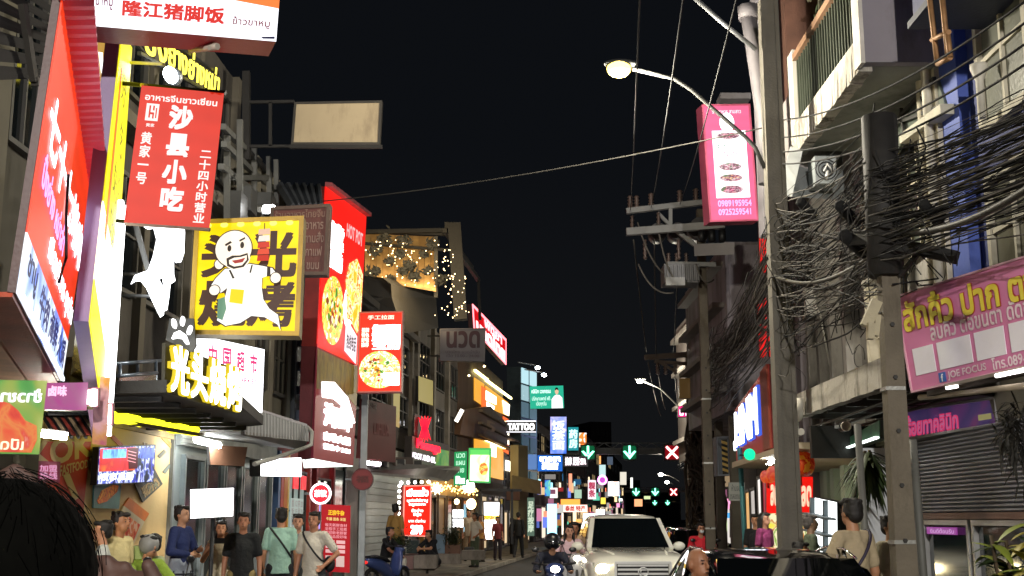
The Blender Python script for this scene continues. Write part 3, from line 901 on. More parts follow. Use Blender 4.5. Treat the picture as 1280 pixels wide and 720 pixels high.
# steel frame on the roof and the dark lattice
fr = empty("roof_frame", P(300, 260, 20), "dark steel roof frame and ducts behind the chef signboard", "steel frame")
m_ = MB()
for a, b in (((278, 158, 18), (345, 225, 24)), ((280, 180, 18), (340, 238, 24)), ((300, 150, 19), (300, 300, 19)), ((318, 185, 21), (318, 330, 21)), ((336, 196, 22), (337, 250, 22)),
             ((285, 222, 19), (334, 222, 22)), ((310, 262, 20), (345, 256, 22)), ((310, 262, 20), (340, 282, 22)), ((325, 262, 20), (315, 282, 22)), ((284, 170, 18.5), (284, 300, 18.5)), ((276, 208, 18), (330, 250, 23)),
             ((345, 200, 23), (346, 262, 23)), ((290, 292, 19), (350, 282, 22))):
    m_.bar(P(*a), P(*b), .09)
m_.build("lattice", mat("6A6A66", .5, .3), fr)
for (u, v, w, h, d) in ((286, 238, 14, 40, 18.5), (304, 232, 9, 30, 19.5), (322, 240, 16, 22, 21)):
    m_ = MB(); a = P(u, v, d); b = P(u + w, v + h, d); m_.box(a.x, a.y, b.z, b.x, a.y + .5, a.z); m_.build("duct", mat("4C4C4A", .5, .4), fr)
ribs("tin_roof", "dark ribbed roof end beside the top of the red corner tower", P(345, 232, 23), P(402, 234, 24), P(404, 258, 22), P(362, 260, 21), 6, mat("5E6268", .5, .4), .03, .08, "roof", "s")
sl = empty("spotlights", P(337, 268, 19), "pair of small white spotlights above the chef signboard", "spotlight")
for u in (333, 339.5):
    m_ = MB(); m_.ell(P(u, 261, 19), .07, 10, 6); m_.build("bulb", em("FFFFFF", 30), sl)
m_ = MB(); m_.bar(P(328, 266, 19.05), P(345, 266, 19.05), .05); m_.build("bracket", GALV(), sl)

# the plain grey-brown billboard against the sky
bb = sign("billboard", "blank tan billboard standing against the night sky in an unlit frame", [(368, 128, 20), (478, 126, 20), (475, 181, 20), (364, 181, 20)], mat("B4A284", .6, 0, .18, .8, .1, dirt="8C7C64", dscale=1.5), .12, mat("3A3630", .5), .04)
m_ = MB()
m_.bar(P(306, 128, 20.1), P(368, 127, 20.1), .05); m_.bar(P(306, 183, 20.1), P(366, 183, 20.1), .05); m_.bar(P(338, 128, 20.1), P(338, 183, 20.1), .05); m_.bar(P(308, 90, 20.1), P(308, 200, 20.1), .12)
m_.bar(P(362, 183.5, 19.95), P(478, 183.5, 19.95), .06)
m_.build("support", mat("2C2A28", .6, .3), bb.root)
text(bb, "●", .13, .40, .17, .52, em("F0E0C8", .8, False), 0, .014, name="glint_mark") if False else None

# --- chef sign
def chef_sign():
    pl = sign("shop_sign", "square yellow lightbox with brown characters behind a bald cook holding a skewer", [(244, 275, 13), (380, 270, 13.1), (374, 420, 13.1), (236, 418, 13)],
              em("F2CE06", .95, True, .18, 2.2), .32, mat("6B5A28", .5), .05, mat("B8922C", .5))
    br_ = em("5E4038", .35, False)
    text(pl, "头光\n烧烤", .07, .12, .95, .93, br_, .035, .013, line=1.05)
    # row of bulbs' bright spots behind the top edge
    for k in range(6): pl.disc("bulb_glow", .12 + k * .15, .055, .035, .022, .0125, .0135, em("FFF25A", 1.5, False))
    w = em("F4F0E8", 1.05, False); sk = em("F6E4D0", 1.0, False); ln = em("4A3C38", .15, False)
    R = [0]
    def lay():
        R[0] += 1; return .016 + R[0] * .0035, .019 + R[0] * .0035
    def pp_(name, pts, m): a, b = lay(); return pl.poly(name, pts, a, b, m)
    def dd(name, s, t, rs, rt, m): a, b = lay(); return pl.disc(name, s, t, rs, rt, a, b, m)
    fig = "cook_figure"
    # outline then body (white shirt and apron)
    body = [(.30, .44), (.22, .52), (.17, .60), (.20, .66), (.28, .64), (.33, .60), (.31, .70), (.27, .80), (.25, .88), (.33, .925), (.46, .90), (.56, .84), (.68, .85), (.80, .91), (.83, .96),
            (.80, .83), (.72, .78), (.66, .70), (.64, .60), (.64, .52), (.70, .50), (.76, .55), (.80, .52), (.73, .44), (.64, .42), (.52, .40), (.42, .44)]
    grow = lambda pts, k: [(.47 + (s - .47) * k, .66 + (t - .66) * k) for s, t in pts]
    pp_(fig, grow(body, 1.035), ln); pp_(fig, body, w)
    pp_("apron_fold", [(.25, .70), (.31, .68), (.33, .78), (.30, .88), (.25, .86)], em("6E9A80", .6, False))
    dd(fig, .245, .40, .05, .05, ln); dd(fig, .245, .40, .04, .042, sk)
    dd("cook_head", .37, .27, .175, .165, ln); dd("cook_head", .37, .27, .165, .156, sk); dd("cook_head", .40, .35, .125, .10, sk)
    pp_("beard", [(.31, .355), (.36, .33), (.43, .33), (.50, .31), (.515, .37), (.47, .43), (.38, .445), (.32, .42)], ln)
    pp_("beard", [(.335, .37), (.38, .35), (.44, .345), (.495, .33), (.495, .37), (.455, .415), (.385, .425), (.34, .405)], sk)
    pp_("mouth", [(.36, .375), (.43, .365), (.485, .35), (.46, .39), (.39, .40)], em("B83838", .5, False))
    pp_("brow", [(.29, .235), (.34, .205), (.355, .22), (.30, .25)], ln); pp_("brow", [(.42, .20), (.47, .175), (.475, .19), (.425, .215)], ln)
    dd("eye", .335, .27, .018, .028, ln); dd("eye", .45, .245, .018, .028, ln)
    dd("fist", .22, .63, .055, .05, ln); dd("fist", .22, .63, .046, .042, sk)
    dd("fist", .77, .53, .055, .05, ln); dd("fist", .77, .53, .046, .042, sk)
    pp_("pocket", [(.37, .62), (.49, .63), (.48, .75), (.36, .735)], em("F0C808", .8, False))
    pp_("strap", [(.34, .46), (.36, .46), (.40, .53), (.38, .535)], ln); pp_("strap", [(.545, .42), (.56, .42), (.545, .49), (.53, .485)], ln)
    pp_("wristband", [(.69, .44), (.72, .44), (.725, .52), (.69, .52)], ln)
    for k, c_ in enumerate(("E0B8A0", "F0E0D8", "C83828", "D84A30", "C02818")):
        pp_("skewer_piece", [(.60 + (k % 2) * .005, .12 + k * .056), (.70, .115 + k * .056), (.705, .165 + k * .056), (.595, .168 + k * .056)], em(c_, .75, False))
    pp_("skewer_stick", [(.648, .07), (.656, .07), (.656, .12), (.648, .12)], ln)
    return pl
cs_ = chef_sign()

# dim brown sign behind
ds = sign("shop_sign", "unlit dull red sign with faint lettering behind the chef lightbox", [(338, 259, 17), (413, 255, 17), (409, 344, 17), (336, 344, 17)], mat("6A3A34", .6, 0, .2, 2), .2, mat("4A3A34", .6), .05, mat("5E4A40", .6))
text(ds, "ร้านอาหารไทยจีน", .08, .06, .92, .18, mat("8A6A5C", .6), .01)
text(ds, "อาหาร\nตามสั่ง\nกาแฟ\nขนม", .58, .25, .92, .92, mat("94786C", .6), .01, line=1.1)

# --- white lit figure (three walking shapes, overexposed)
def neon_figure():
    cs = [P(162, 276, 12.6), P(234, 276, 12.8), P(230, 398, 12.8), P(158, 398, 12.6)]
    root = empty("neon_figure", (cs[2] + cs[3]) / 2, "glaring white lit silhouette sign on dark brackets, left of the chef lightbox", "neon sign")
    pl = Plate(*cs, root=root)
    def q(pts): return [((u - 160) / 72, (v - 276) / 122) for u, v in pts]
    w = em("F8FBFF", 3.2)
    pl.poly("silhouette", q([(176, 278), (226, 278), (229, 292), (229, 318), (226, 328), (219, 329), (216, 322), (217, 345), (219, 352), (213, 356), (212, 372), (210, 388), (204, 390), (200, 376), (202, 366), (207, 370), (203, 348), (198, 350), (205, 362), (205, 380), (206, 394), (202, 397), (194, 382), (183, 360), (176, 352), (170, 352), (164, 356), (168, 346), (178, 342), (184, 340), (190, 322), (194, 300), (190, 286), (183, 287), (178, 284)]), 0, .06, w)
    for (a, b) in (((216, 298), (219, 322)), ((196, 350), (208, 366))):
        pass
    m_ = MB()
    for v in (342, 369): m_.tube([P(148, v, 12.9), P(205, v + 2, 12.7)], .018, 6, mi=0)
    m_.bar(P(170, 282, 12.95), P(200, 392, 12.95), .05)
    m_.build("bracket", mat("7A7C7C", .4, .4), root)
neon_figure()

# --- channel letters with a paw print
def channel():
    cs = [P(209, 428, 12.6), P(300, 462, 14.2), P(300, 517, 14.2), P(208, 490, 12.6)]
    root = empty("letter_sign", (cs[2] + cs[3]) / 2, "four big glowing yellow edged Chinese letters topped by a white paw print", "sign")
    pl = Plate(*cs, root=root)
    y = em("D8C838", .9, False)
    f_ = em("FFFDE6", 3.0); bk = em("C8B020", 1.0, False)
    for i, ch in enumerate("光头烧烤"):
        text(pl, ch, i * .25 + .0, -.02 , i * .25 + .245, 1.0, bk, .03, 0, .035, name="letter_return")
        text(pl, ch, i * .25 + .015, .01, i * .25 + .235, .98, f_, .02, .038, .01, name="letter")
    pl.part("backing", 0, .0, 1, 1, -.06, -.02, mat("2E2A18", .6, 0, .3, 3))
    pw = em("FFFFFF", 3.0)
    def ov(u, v, ru, rv, a):
        d = 12.7; pts = []
        for k in range(16):
            x = ru * cos(2 * pi * k / 16); yy = rv * sin(2 * pi * k / 16)
            pts.append(P(u + x * cos(a) - yy * sin(a), v + x * sin(a) + yy * cos(a), d))
        m_ = MB(); m_.prism(pts, (0, -.05, 0)); m_.build("paw_pad", pw, root)
    ov(218.5, 405, 2.6, 6, -.15); ov(229, 402, 2.3, 6, .12); ov(238, 413, 2.3, 6, .35)
    d = 12.7
    m_ = MB(); m_.prism([P(u, v, d) for u, v in ((216, 424), (219, 417), (226, 414), (233, 419), (237, 430), (234, 431), (229, 424), (222, 423))], (0, -.05, 0)); m_.build("paw_pad", pw, root)
    m_ = MB(); m_.prism([P(u, v, 12.85) for u, v in ((207, 425), (212, 398), (242, 398), (245, 432), (240, 440))], (0, .04, 0)); m_.build("paw_backing", mat("3A3A38", .6), root)
channel()

# --- white supermarket sign
wsn = sign("shop_sign", "white lightbox with small pink Chinese characters behind the yellow edged letters", [(243, 418, 14.8), (330, 437, 16.8), (327, 516, 16.8), (243, 505, 14.8)], em("F8FAFF", 2.2, True), .2, mat("B8B8B8", .5))
for i, ch in enumerate("中国超市"):
    text(wsn, ch, .17 + i * .20, .10, .29 + i * .20, .42, em("D8407A", .9, False), .03)
text(wsn, "SUPERMARKET", .3, .5, .9, .58, em("C05080", .9, False), .02)

# grey upper wall / shutters right of the chef sign
b3 = facade("shophouse", "grey shophouse floor behind the chef lightbox and the white sign", L2(21.6, .2), L2(27.3, .2), 3.2, 8.4, 5, mat("7C7768", .85, 0, .25, .8, .3, dirt="565144", dscale=.6))
for s in (.04, .30, .56):
    b3.part("pier", s, 0, s + .05, 1, .002, .10, mat("8A8474", .85))
for s in (.12, .38, .63):
    window(b3, s, .1, s + .17, .42, mat("4E4A42"), dglass, 2, 2); window(b3, s, .54, s + .17, .82, mat("4E4A42"), dglass, 2, 2)
b3.part("downpipe", .66, 0, .675, 1, .05, .13, mat("3A4048", .5))
b3.part("blue_panel", .72, 0, 1, 1, .003, .08, mat("1E2638", .6, 0, .3, 1))
for k in range(9): b3.part("louvre", .74, .05 + k * .1, .98, .085 + k * .1, .08, .15, mat("2A3448", .5))

# corrugated grey canopy
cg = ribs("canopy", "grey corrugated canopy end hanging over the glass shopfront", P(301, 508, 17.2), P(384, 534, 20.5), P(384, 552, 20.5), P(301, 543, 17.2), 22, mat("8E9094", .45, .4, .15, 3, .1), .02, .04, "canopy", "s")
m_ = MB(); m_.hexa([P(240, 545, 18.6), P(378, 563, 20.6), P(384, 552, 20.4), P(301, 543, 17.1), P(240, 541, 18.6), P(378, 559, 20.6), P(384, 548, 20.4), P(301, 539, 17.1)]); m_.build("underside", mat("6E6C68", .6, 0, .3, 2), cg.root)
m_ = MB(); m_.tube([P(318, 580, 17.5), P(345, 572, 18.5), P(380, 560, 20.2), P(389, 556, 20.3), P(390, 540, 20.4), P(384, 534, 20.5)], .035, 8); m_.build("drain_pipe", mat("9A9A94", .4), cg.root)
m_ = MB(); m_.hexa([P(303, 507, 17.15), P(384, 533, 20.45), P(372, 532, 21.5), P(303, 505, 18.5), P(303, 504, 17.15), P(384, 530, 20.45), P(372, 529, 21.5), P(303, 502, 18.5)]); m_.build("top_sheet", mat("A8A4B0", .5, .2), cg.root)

# --- glass shopfront with boards
gs = facade("glass_shopfront", "grey green glass shopfront with steel posts", L2(18.7), L2(25.0), PAV, 3.35, 3, mat("A8B0AC", .6, 0, .1, 1.5, .1))
for i in range(5):
    s0 = .06 + i * .185
    window(gs, s0, .20, s0 + .17, .98, mat("A4AEB0", .35, .3), glass("1C2A2A", .12), 1, 1, .06)
gs.part("white_fascia", 0, 0, 1, .16, .002, .10, mat("A8ACA8", .6))
for k in range(7): gs.part("roller_slat", .0, .012 + k * .02, .36, .026 + k * .02, .10, .125, mat("C4C8C4", .4, .3))
wb = sign("board", "small brown hanging board over the glass shopfront", [(261, 556, 18.6), (309, 559, 19.2), (305, 583, 19.2), (263, 581, 18.6)], mat("6E4A34", .7, 0, .25, 3), .06, None, 0, None, "board")
tl = empty("tube_light", P(260, 556, 18), "slanted white tube light under the canopy beside the brown board", "tube light")
m_ = MB(); m_.tube([P(245, 550, 18), P(274, 557, 18.6)], .045, 8); m_.build("tube", em("F8FFFF", 75), tl)
m_ = MB(); m_.bar(P(244, 547, 18.05), P(275, 554, 18.65), .08, .03); m_.build("fitting", WHITEP(), tl)
# white screen on a post
sc = sign("lit_board", "glaring blank white lit board on a thin post in front of the glass", [(238, 612, 14.2), (292, 610, 14.4), (291, 645, 14.4), (238, 648, 14.2)], em("FFFFFF", 3.4), .08, DARKM())
m_ = MB(); a = P(265, 648, 14.32); m_.tube([(a.x, a.y + .05, PAV), (a.x, a.y + .05, a.z)], .025, 8); m_.tube([(a.x - .25, a.y + .05, PAV + .02), (a.x + .25, a.y + .05, PAV + .02)], .02, 6); m_.build("post", DARKM(), sc.root)

# --- red fronted shop with tall red corner tower sign
rs = facade("red_shop", "red and orange framed shop with lists in its window", L2(25.1), L2(31.3), PAV, 3.5, 3, mat("7A2420", .7, 0, .2, 1.5, .1))
for s, w_, c_ in ((.005, .03, "4E6A98"), (.045, .04, "C8402C"), (.09, .05, "D8782C"), (.145, .02, "E0B050"), (.50, .03, "C03828"), (.62, .03, "A02828"), (.97, .03, "B02828")):
    rs.part("door_post", s, .12, s + w_, 1, .002, .12, mat(c_, .5))
window(rs, .17, .22, .48, .98, mat("2A2420", .5), picture(["9AB0A8", "88A098", "A8B8B0", "6E8880"], 3, .55, False, False), 3, 3, .05)
for k in range(2): rs.part("red_lantern_print", .22 + k * .13, .25, .30 + k * .13, .34, .11, .13, em("E02830", 1.2, False))
lists = rs.part("price_list", .20, .40, .40, .62, .10, .115, em("B8C8C0", .5, False))
text(rs, "面 12\n饭 15\n粥 10\n汤 08", .21, .41, .30, .61, mat("8A5A5A", .5), .0, .118)
text(rs, "茶 20\n酒 35\n水 05\n汁 18", .31, .41, .39, .61, mat("8A5A5A", .5), .0, .118)
window(rs, .66, .24, .95, .98, mat("3A2020", .5), glass("181418"), 2, 2, .05)
rs.part("purple_lamp_panel", .70, .4, .76, .60, .1, .12, em("A090E0", 1.2, False))
wl = sign("shop_sign", "white overexposed lightbox with ragged lettering under the grey canopy", [(326, 574, 20.6), (376, 572, 22.5), (376, 596, 22.5), (326, 595, 20.6)], em("FFFFFF", 2.6), .2)
text(wl, "美味小吃店", .05, .3, .95, .9, em("B0B0C0", 1.1, False), .01)

def tower():
    tl, tr, br, bl = (406, 233, 24.0), (457, 271, 27.5), (447, 457, 27.5), (395, 433, 24.0)
    root = empty("corner_sign_tower", P(415, 580, 25), "tall two-sided red corner sign with noodle bowl pictures above maroon panels", "sign")
    pl = Plate(P(*tl), P(*tr), P(*br), P(*bl), root=root)
    rd = em("F01C14", .95, True, .1, 1)
    pl.part("face", 0, 0, 1, 1, 0, .02, rd)
    pl.part("housing", 0, 0, 1, 1, -.3, -.003, mat("8A2A28", .5))
    # ribbed cap
    for k in range(10):
        a, b = k / 10, (k + 1) / 10
        m_ = MB(); m_.hexa([pl.M(a, .0, .0), pl.M(b - .01, .0, .0), pl.M(b - .01, -.002, .15), pl.M(a, -.002, .15), pl.M(a, -.03, 0), pl.M(b - .01, -.03, 0), pl.M(b - .01, -.025, .15), pl.M(a, -.025, .15)])
        m_.build("cap_sheet", mat("D07078", .5), root)
    wh = em("FFF4F4", 2.6)
    text(pl, "螃\n蟹\n粥", .08, .18, .46, .48, wh, .08, .03, line=1.0)
    text(pl, "HOT POT", .52, .13, .93, .22, em("FFA0A0", 1.3, False), .02, .022)
    pl.disc("bowl_picture", .30, .735, .24, .215, .02, .03, picture(["F8F8C0", "F0E848", "E8E060", "80C040", "F0B838", "E07830", "FFFFF0"], 6, 1.3, False, True, 4))
    dish(pl, .30, .735, .2, .18, 4)
    pl.disc("bowl_picture", .66, .66, .12, .14, .02, .026, em("FFFFFF", 2.0, False))
    pl.poly("fried_food_picture", [(.55, .50), (.62, .38), (.8, .32), (.97, .40), (.98, .74), (.90, .80), (.72, .74), (.62, .74)], .03, .036, picture(["F0A818", "F8D848", "FFF4C0", "D07008", "F8E890"], 4, 1.3, False, True, 4))
    pl.poly("coupon", [(.60, .74), (.90, .82), (.90, 1.0), (.60, .95)], .037, .042, em("E8E0E8", 1.2, False))
    text(pl, "热线电话", .63, .83, .87, .93, em("403040", .3, False), .02, .045)
    # lower maroon panels
    lp_ = Plate(P(395, 433, 24.0), P(447, 457, 27.5), P(441, 582, 27.5), P(391, 573, 24.0), root=root)
    mr = em("8A2028", .5)
    lp_.part("lower_face", 0, 0, 1, 1, 0, .012, mr)
    lp_.part("lower_housing", 0, 0, 1, 1, -.3, -.003, mat("5E2028", .5))
    lp_.poly("gold_picture", [(0.02, .02), (1, .02), (1, .42), (.6, .30), (.02, .38)], .012, .02, picture(["8A6A20", "B89838", "6A5018", "C8B060"], 5, .3, False, False, 4, (1, 1, .4)))
    lp_.poly("white_glow", [(.12, .30), (.40, .26), (.75, .36), (.97, .58), (.90, .60), (.62, .46), (.4, .42), (.14, .44)], .021, .035, wh)
    text(lp_, "海鲜", .18, .47, .88, .69, wh, .045, .022, .02)
    text(lp_, "自助火锅", .20, .74, .86, .82, wh, .03, .022, .02); text(lp_, "营业中 24H", .20, .845, .86, .90, wh, .02, .022, .02)
    # side face turned to us
    sp = Plate(P(392, 330, 24.6), P(400, 330, 24.02), P(391, 573, 24.02), P(380, 572, 24.6), root=root)
    sp.part("side_face", 0, 0, 1, .42, -.01, 0, em("D82828", .7)); sp.part("side_face", 0, .42, 1, 1, -.01, 0, em("7A2434", .35))
    # lit white underside
    m_ = MB(); m_.hexa([P(378, 575, 24.8), P(391, 574, 24.05), P(441, 583, 27.4), P(380, 585, 28), P(378, 573, 24.8), P(391, 572, 24.05), P(441, 581, 27.4), P(380, 583, 28)])
    m_.build("underside_panel", em("F0FFF8", 1.6), root)
tower()

# small square red sign
sr = sign("shop_sign", "square red lightbox with a noodle bowl picture beside the corner tower", [(449, 390, 27), (504, 389, 27), (502, 490, 27), (446, 491, 27)], em("F03018", .95, True, .12, 1.5), .3, mat("903A34", .5), .03, mat("C06858", .5))
text(sr, "手工拉面", .2, .045, .8, .10, em("FFE0C8", 1.4, False), .02)
text(sr, "招牌\n特色\n好味\n推荐", .07, .2, .24, .44, em("FFF0D8", 1.6, False), .02)
text(sr, "蟹粥", .30, .16, .95, .48, em("FFFFFF", 2.4), .12, .014)
sr.disc("bowl_picture", .5, .72, .46, .23, .012, .02, picture(["FFFCE0", "F8F080", "F0E020", "FFFFF0", "A8C840", "E0A050", "FFFFE8"], 5, 1.35, False, True, 4))
dish(sr, .45, .72, .36, .18, 9, .02); sr.part("coupon", .58, .76, .95, .92, .034, .038, em("FFFFFF", 1.6, False))
text(sr, "外卖 24h\n热线 88", .62, .80, .92, .89, em("806070", .5, False), 0, .042)

# maroon board and posts below
mbd = sign("shop_sign", "unlit maroon board with faint lettering below the square red lightbox", [(457, 499, 29), (495, 508, 31), (494, 578, 31), (452, 573, 29)], mat("7C2C2A", .6, 0, .15, 1.5), .15, mat("6A2C2A", .6))
text(mbd, "LIHUA", .3, .36, .78, .56, mat("9A5450", .6), .01); text(mbd, "公馆", .06, .04, .34, .13, mat("A88078", .6), .01)
po = empty("sign_post", (P(454, 690, 28.5).x, 28.5, PAV), "slim grey post between the white wall and the red shop", "post")
x_ = P(454, 600, 28.5).x
m_ = MB(); m_.box(x_ - .07, 28.45, PAV, x_ + .07, 28.6, P(454, 487, 28.5).z); m_.build("post_shaft", mat("A8ACB0", .5), po)

# dark upper storeys above the white wall (b4) with rooftop bar
b4 = facade("shophouse", "dark shophouse under the rooftop bar", L2(31.5), L2(42.5), 4.0, 8.0, 6, mat("5A5650", .85, 0, .3, .6, .3, dirt="3A3733", dscale=.5))
for i in range(3):
    for t in (.12, .56): window(b4, .05 + i * .33, t, .26 + i * .33, t + .26, mat("3E3C38"), dglass, 3, 2)
    b4.part("pier", .30 + i * .33, 0, .33 + i * .33, 1, .002, .12, mat("6A655C", .85))
b4.part("lit_window", .66, .50, .76, .84, .09, .12, em("B8A868", .55, False))
b4.part("cornice", 0, 0, 1, .05, .121, .3, mat("55504A", .85))
ww = facade("white_shopfront", "plain white rendered shopfront with closed shutters", L2(31.4, .02), L2(42.5, .02), PAV, 3.9, 3, mat("C8CCC4", .7, 0, .1, .8, .15, dirt="A8ACA2", dscale=.6))
ww.part("door_frame", .10, .22, .115, 1, .002, .08, mat("3A4444", .5)); ww.part("glass_door", .0, .25, .10, 1, .002, .04, glass("6A8078", .15)); ww.part("door_frame", .28, .2, .295, 1, .002, .08, mat("8A9090", .5))
for k in range(14): ww.part("shutter_slat", .32, .24 + k * .053, .98, .288 + k * .053, .002, .03, mat("C4CAC6", .5, .1, .08, 1))
wa = empty("awning", P(520, 590, 36), "weathered grey awning with clutter over the white shopfront", "awning")
m_ = MB(); m_.hexa([P(452, 592, 29.5), P(560, 602, 42), P(575, 588, 42.5), P(462, 583, 31), P(452, 589, 29.5), P(560, 598, 42), P(575, 583, 42.5), P(462, 578, 31)]); m_.build("awning_sheet", mat("6E6A66", .6, 0, .3, 1.5), wa)
for k in range(9):
    a = P(462 + k * 11, 584 + k * .6 + random.uniform(-3, 2), 31 + k * 1.2)
    m_ = MB(); m_.box(a.x - .25, a.y - .2, a.z, a.x + .25, a.y + .3, a.z + random.uniform(.1, .3)); m_.build("junk_box", mat(random.choice(["3A3836", "8A8680", "5A4A40", "9A989A"]), .6), wa)
tw = empty("tube_light", P(440, 576, 29), "white tube light above the dark red disc", "tube light")
m_ = MB(); m_.tube([P(455, 578, 29), P(474, 580, 30)], .05, 8); m_.build("tube", em("FFF4FF", 25), tw); m_ = MB(); m_.bar(P(454, 575.5, 29), P(475, 577.5, 30), .09, .03); m_.build("fitting", WHITEP(), tw)

# round signs
def disc_sign(name, label, u, v, d, r, face, rim, t, tm, rimw=.14):
    c = P(u, v, d); R = r / F * d * 1.0
    root = empty(name, c - Vector((0, 0, R)), label, "sign")
    X = Vector((R, 0, 0)); Z = Vector((0, 0, R))
    pl = Plate(c - X + Z, c + X + Z, c + X - Z, c - X - Z, root=root)
    pl.disc("housing", .5, .5, .5, .5, -.14, -.002, DARKM())
    pl.disc("face", .5, .5, .46, .46, 0, .01, face)
    pl.ring("rim", .5, .5, .5, .5, rimw, 0, .04, rim)
    if t: text(pl, t, .2, .33, .8, .66, tm, .05, .02)
    m_ = MB(); m_.bar(c + Vector((-R * 1.6, .1, 0)), c + Vector((-R * .9, .05, 0)), .04); m_.build("bracket", GALV(), root)
    return pl
disc_sign("round_sign", "small round red sign with a glowing pink white rim", 401, 617, 20, 13, em("E82838", .9), em("FFE0E8", 3.0), "茶饮", em("FFFFFF", 2.4, False), .17)
disc_sign("round_sign", "unlit dark red round sign on a pole beside the white wall", 453, 599, 26, 13.5, mat("7C1E20", .5, 0, .2, 3), mat("5E1A1C", .5), "福", mat("5E2220"), .08)

# standing red price banner
st = sign("banner_stand", "upright red banner with rows of yellow and white print standing beside the men", [(402, 630, 17.6), (438, 632, 17.8), (437, 716, 17.8), (400, 714, 17.6)], em("C82830", .50, False), .05, mat("A0A0A0", .5), 0)
text(st, "正宗牛杂", .22, .08, .78, .16, em("F0C030", .9, False), .04); text(st, "牛腩 面条 米饭", .16, .19, .84, .24, em("F0D080", .8, False), .02)
text(st, "每天新鲜食材\n全程手工现煮\n欢迎新老顾客\n光临品尝好味", .12, .28, .88, .50, em("F0A0A8", .75, False), .01, line=1.1)
for j in range(3):
    for i in range(2):
        st.part("price_label", .16 + i * .36, .53 + j * .07, .16 + i * .36 + .30, .58 + j * .07, .012, .016, em("F0B8B8", .7, False))
for i in range(2): st.part("picture_label", .16 + i * .36, .76, .44 + i * .36, .92, .012, .016, em("E8C8C0", .6, False))

# big red menu lightbox on the pavement
mn = sign("menu_board", "standing red menu lightbox framed by small bulbs in front of the shops", [(505, 607, 36), (539, 606, 36.3), (538, 671, 36.3), (503, 670, 36)], em("F02818", .95, True), .35, mat("883028", .5), .03, em("FF9080", 1.2, False), "menu board")
text(mn, "เปิดแล้ว", .1, .05, .9, .22, em("FFFFFF", 2.6, False), .05); text(mn, "บุฟเฟ่ต์ชาบู\nหมูกระทะ", .12, .26, .88, .42, em("FFF0E8", 2.2, False), .03); text(mn, "ปิ้งย่าง\nซีฟู้ด", .3, .46, .72, .62, em("FFF0E8", 2.0, False), .03); text(mn, "299", .28, .78, .72, .96, em("FFFFFF", 2.6, False), .06); text(mn, "บาท ต่อท่าน", .2, .66, .8, .73, em("FFF0E8", 1.8, False), .02)
m_ = MB()
for k in range(9): m_.ell(mn.M(-.16, k / 9, .0), .05, 6, 4)
for k in range(5): m_.ell(mn.M(-.1 + k * .25, -.06, 0), .05, 6, 4)
m_.build("bulb_string", em("FFFFF0", 7), mn.root, kind="stuff")
m_ = MB(); m_.bar(mn.M(.1, 1, -.15), Vector((mn.M(.1, 1).x, 36.1, PAV)), .08); m_.bar(mn.M(.9, 1, -.15), Vector((mn.M(.9, 1).x, 36.3, PAV)), .08); m_.build("stand", DARKM(), mn.root)
sb_ = empty("starburst_lamp", P(546, 610, 37), "small white lamp with glowing spokes beside the red menu lightbox", "lamp")
m_ = MB(); m_.ell(P(546, 611, 37), .12, 8, 6); m_.build("bulb", em("FFF6E0", 14), sb_)
m_ = MB()
for k in range(8): m_.bar(P(546, 611, 37), P(546 + 8 * cos(k * pi / 4 + .3), 611 + 8 * sin(k * pi / 4 + .3), 37.02), .025)  # glowing bars radiating from the bulb
m_.build("spoke", em("FFF0D0", 2, False), sb_)
# ---------------------------------------------------------------- rooftop bar with fairy lights
rbx = empty("rooftop_bar", P(520, 380, 40), "rooftop terrace with gold matting and strings of fairy lights", "rooftop terrace")
tp = Plate(P(456, 292, 40), P(547, 296, 40), P(545, 362, 38), P(456, 346, 38), root=rbx)
tp.part("matting", 0, 0, 1, 1, -.08, 0, mat("A8865A", .7, 0, .25, 2.5, .3, dirt="6A5436", dscale=2))
for k in range(12): tp.part("bamboo_strip", k / 12 + .002, .01, (k + 1) / 12 - .008, .99, .002, .02, mat("A88656" if k % 2 else "B4925E", .7, 0, .25, 3))
m_ = MB()
for t in (0, .30): m_.bar(tp.M(-.05, t, .1), tp.M(1.2, t, .1), .09)
m_.bar(P(454, 290, 39.8), P(560, 288, 39.8), .14); m_.bar(P(545, 296, 38), P(545, 372, 38), .12)
m_.bar(P(568, 280, 39), P(576, 400, 39), .42); m_.bar(P(556, 282, 39), P(570, 282, 39), .2); m_.bar(P(556, 288, 39), P(590, 335, 46), .14); m_.bar(P(573, 315, 39), P(598, 350, 48), .14); m_.bar(P(598, 350, 48), P(600, 400, 48), .12)
m_.build("steel_frame", mat("141312", .6, .3), rbx)
# dark foliage shapes hanging in front
lf = MB(); random.seed(3)
for (u, v, s) in ((468, 312, 8), (500, 318, 5), (512, 332, 7), (519, 345, 6), (487, 326, 5), (535, 338, 5), (462, 342, 7), (480, 298, 9), (505, 300, 7), (470, 337, 4), (540, 305, 6), (550, 350, 7), (488, 349, 4), (530, 318, 4), (503, 338, 4)):
    for k in range(45):
        c = P(u + random.gauss(0, s * .55), v + random.gauss(0, s * .45), 37.6 + random.uniform(-.3, .3)); a = random.uniform(0, 6.3)
        d1 = Vector((cos(a), random.uniform(-.5, .5), sin(a))) * .10; d2 = Vector((-sin(a), .3, cos(a))) * .04
        lf.add([c - d1, c + d2, c + d1, c - d2], [(0, 1, 2, 3)])
lf.build("hanging_leaves", mat("050605", 1), rbx, fixn=False)
fl_ = MB()
pts = [(random.uniform(462, 548), random.uniform(300, 360)) for _ in range(75)] + [(random.gauss(560, 7), random.uniform(305, 400)) for _ in range(50)] + [(random.gauss(580, 4), random.uniform(345, 395)) for _ in range(14)] + [(random.gauss(466, 6), random.gauss(311, 3)) for _ in range(6)]
for u, v in pts: fl_.ell(P(u, v, 37.4 + random.uniform(-.2, .3)), random.uniform(.012, .024), 5, 3)
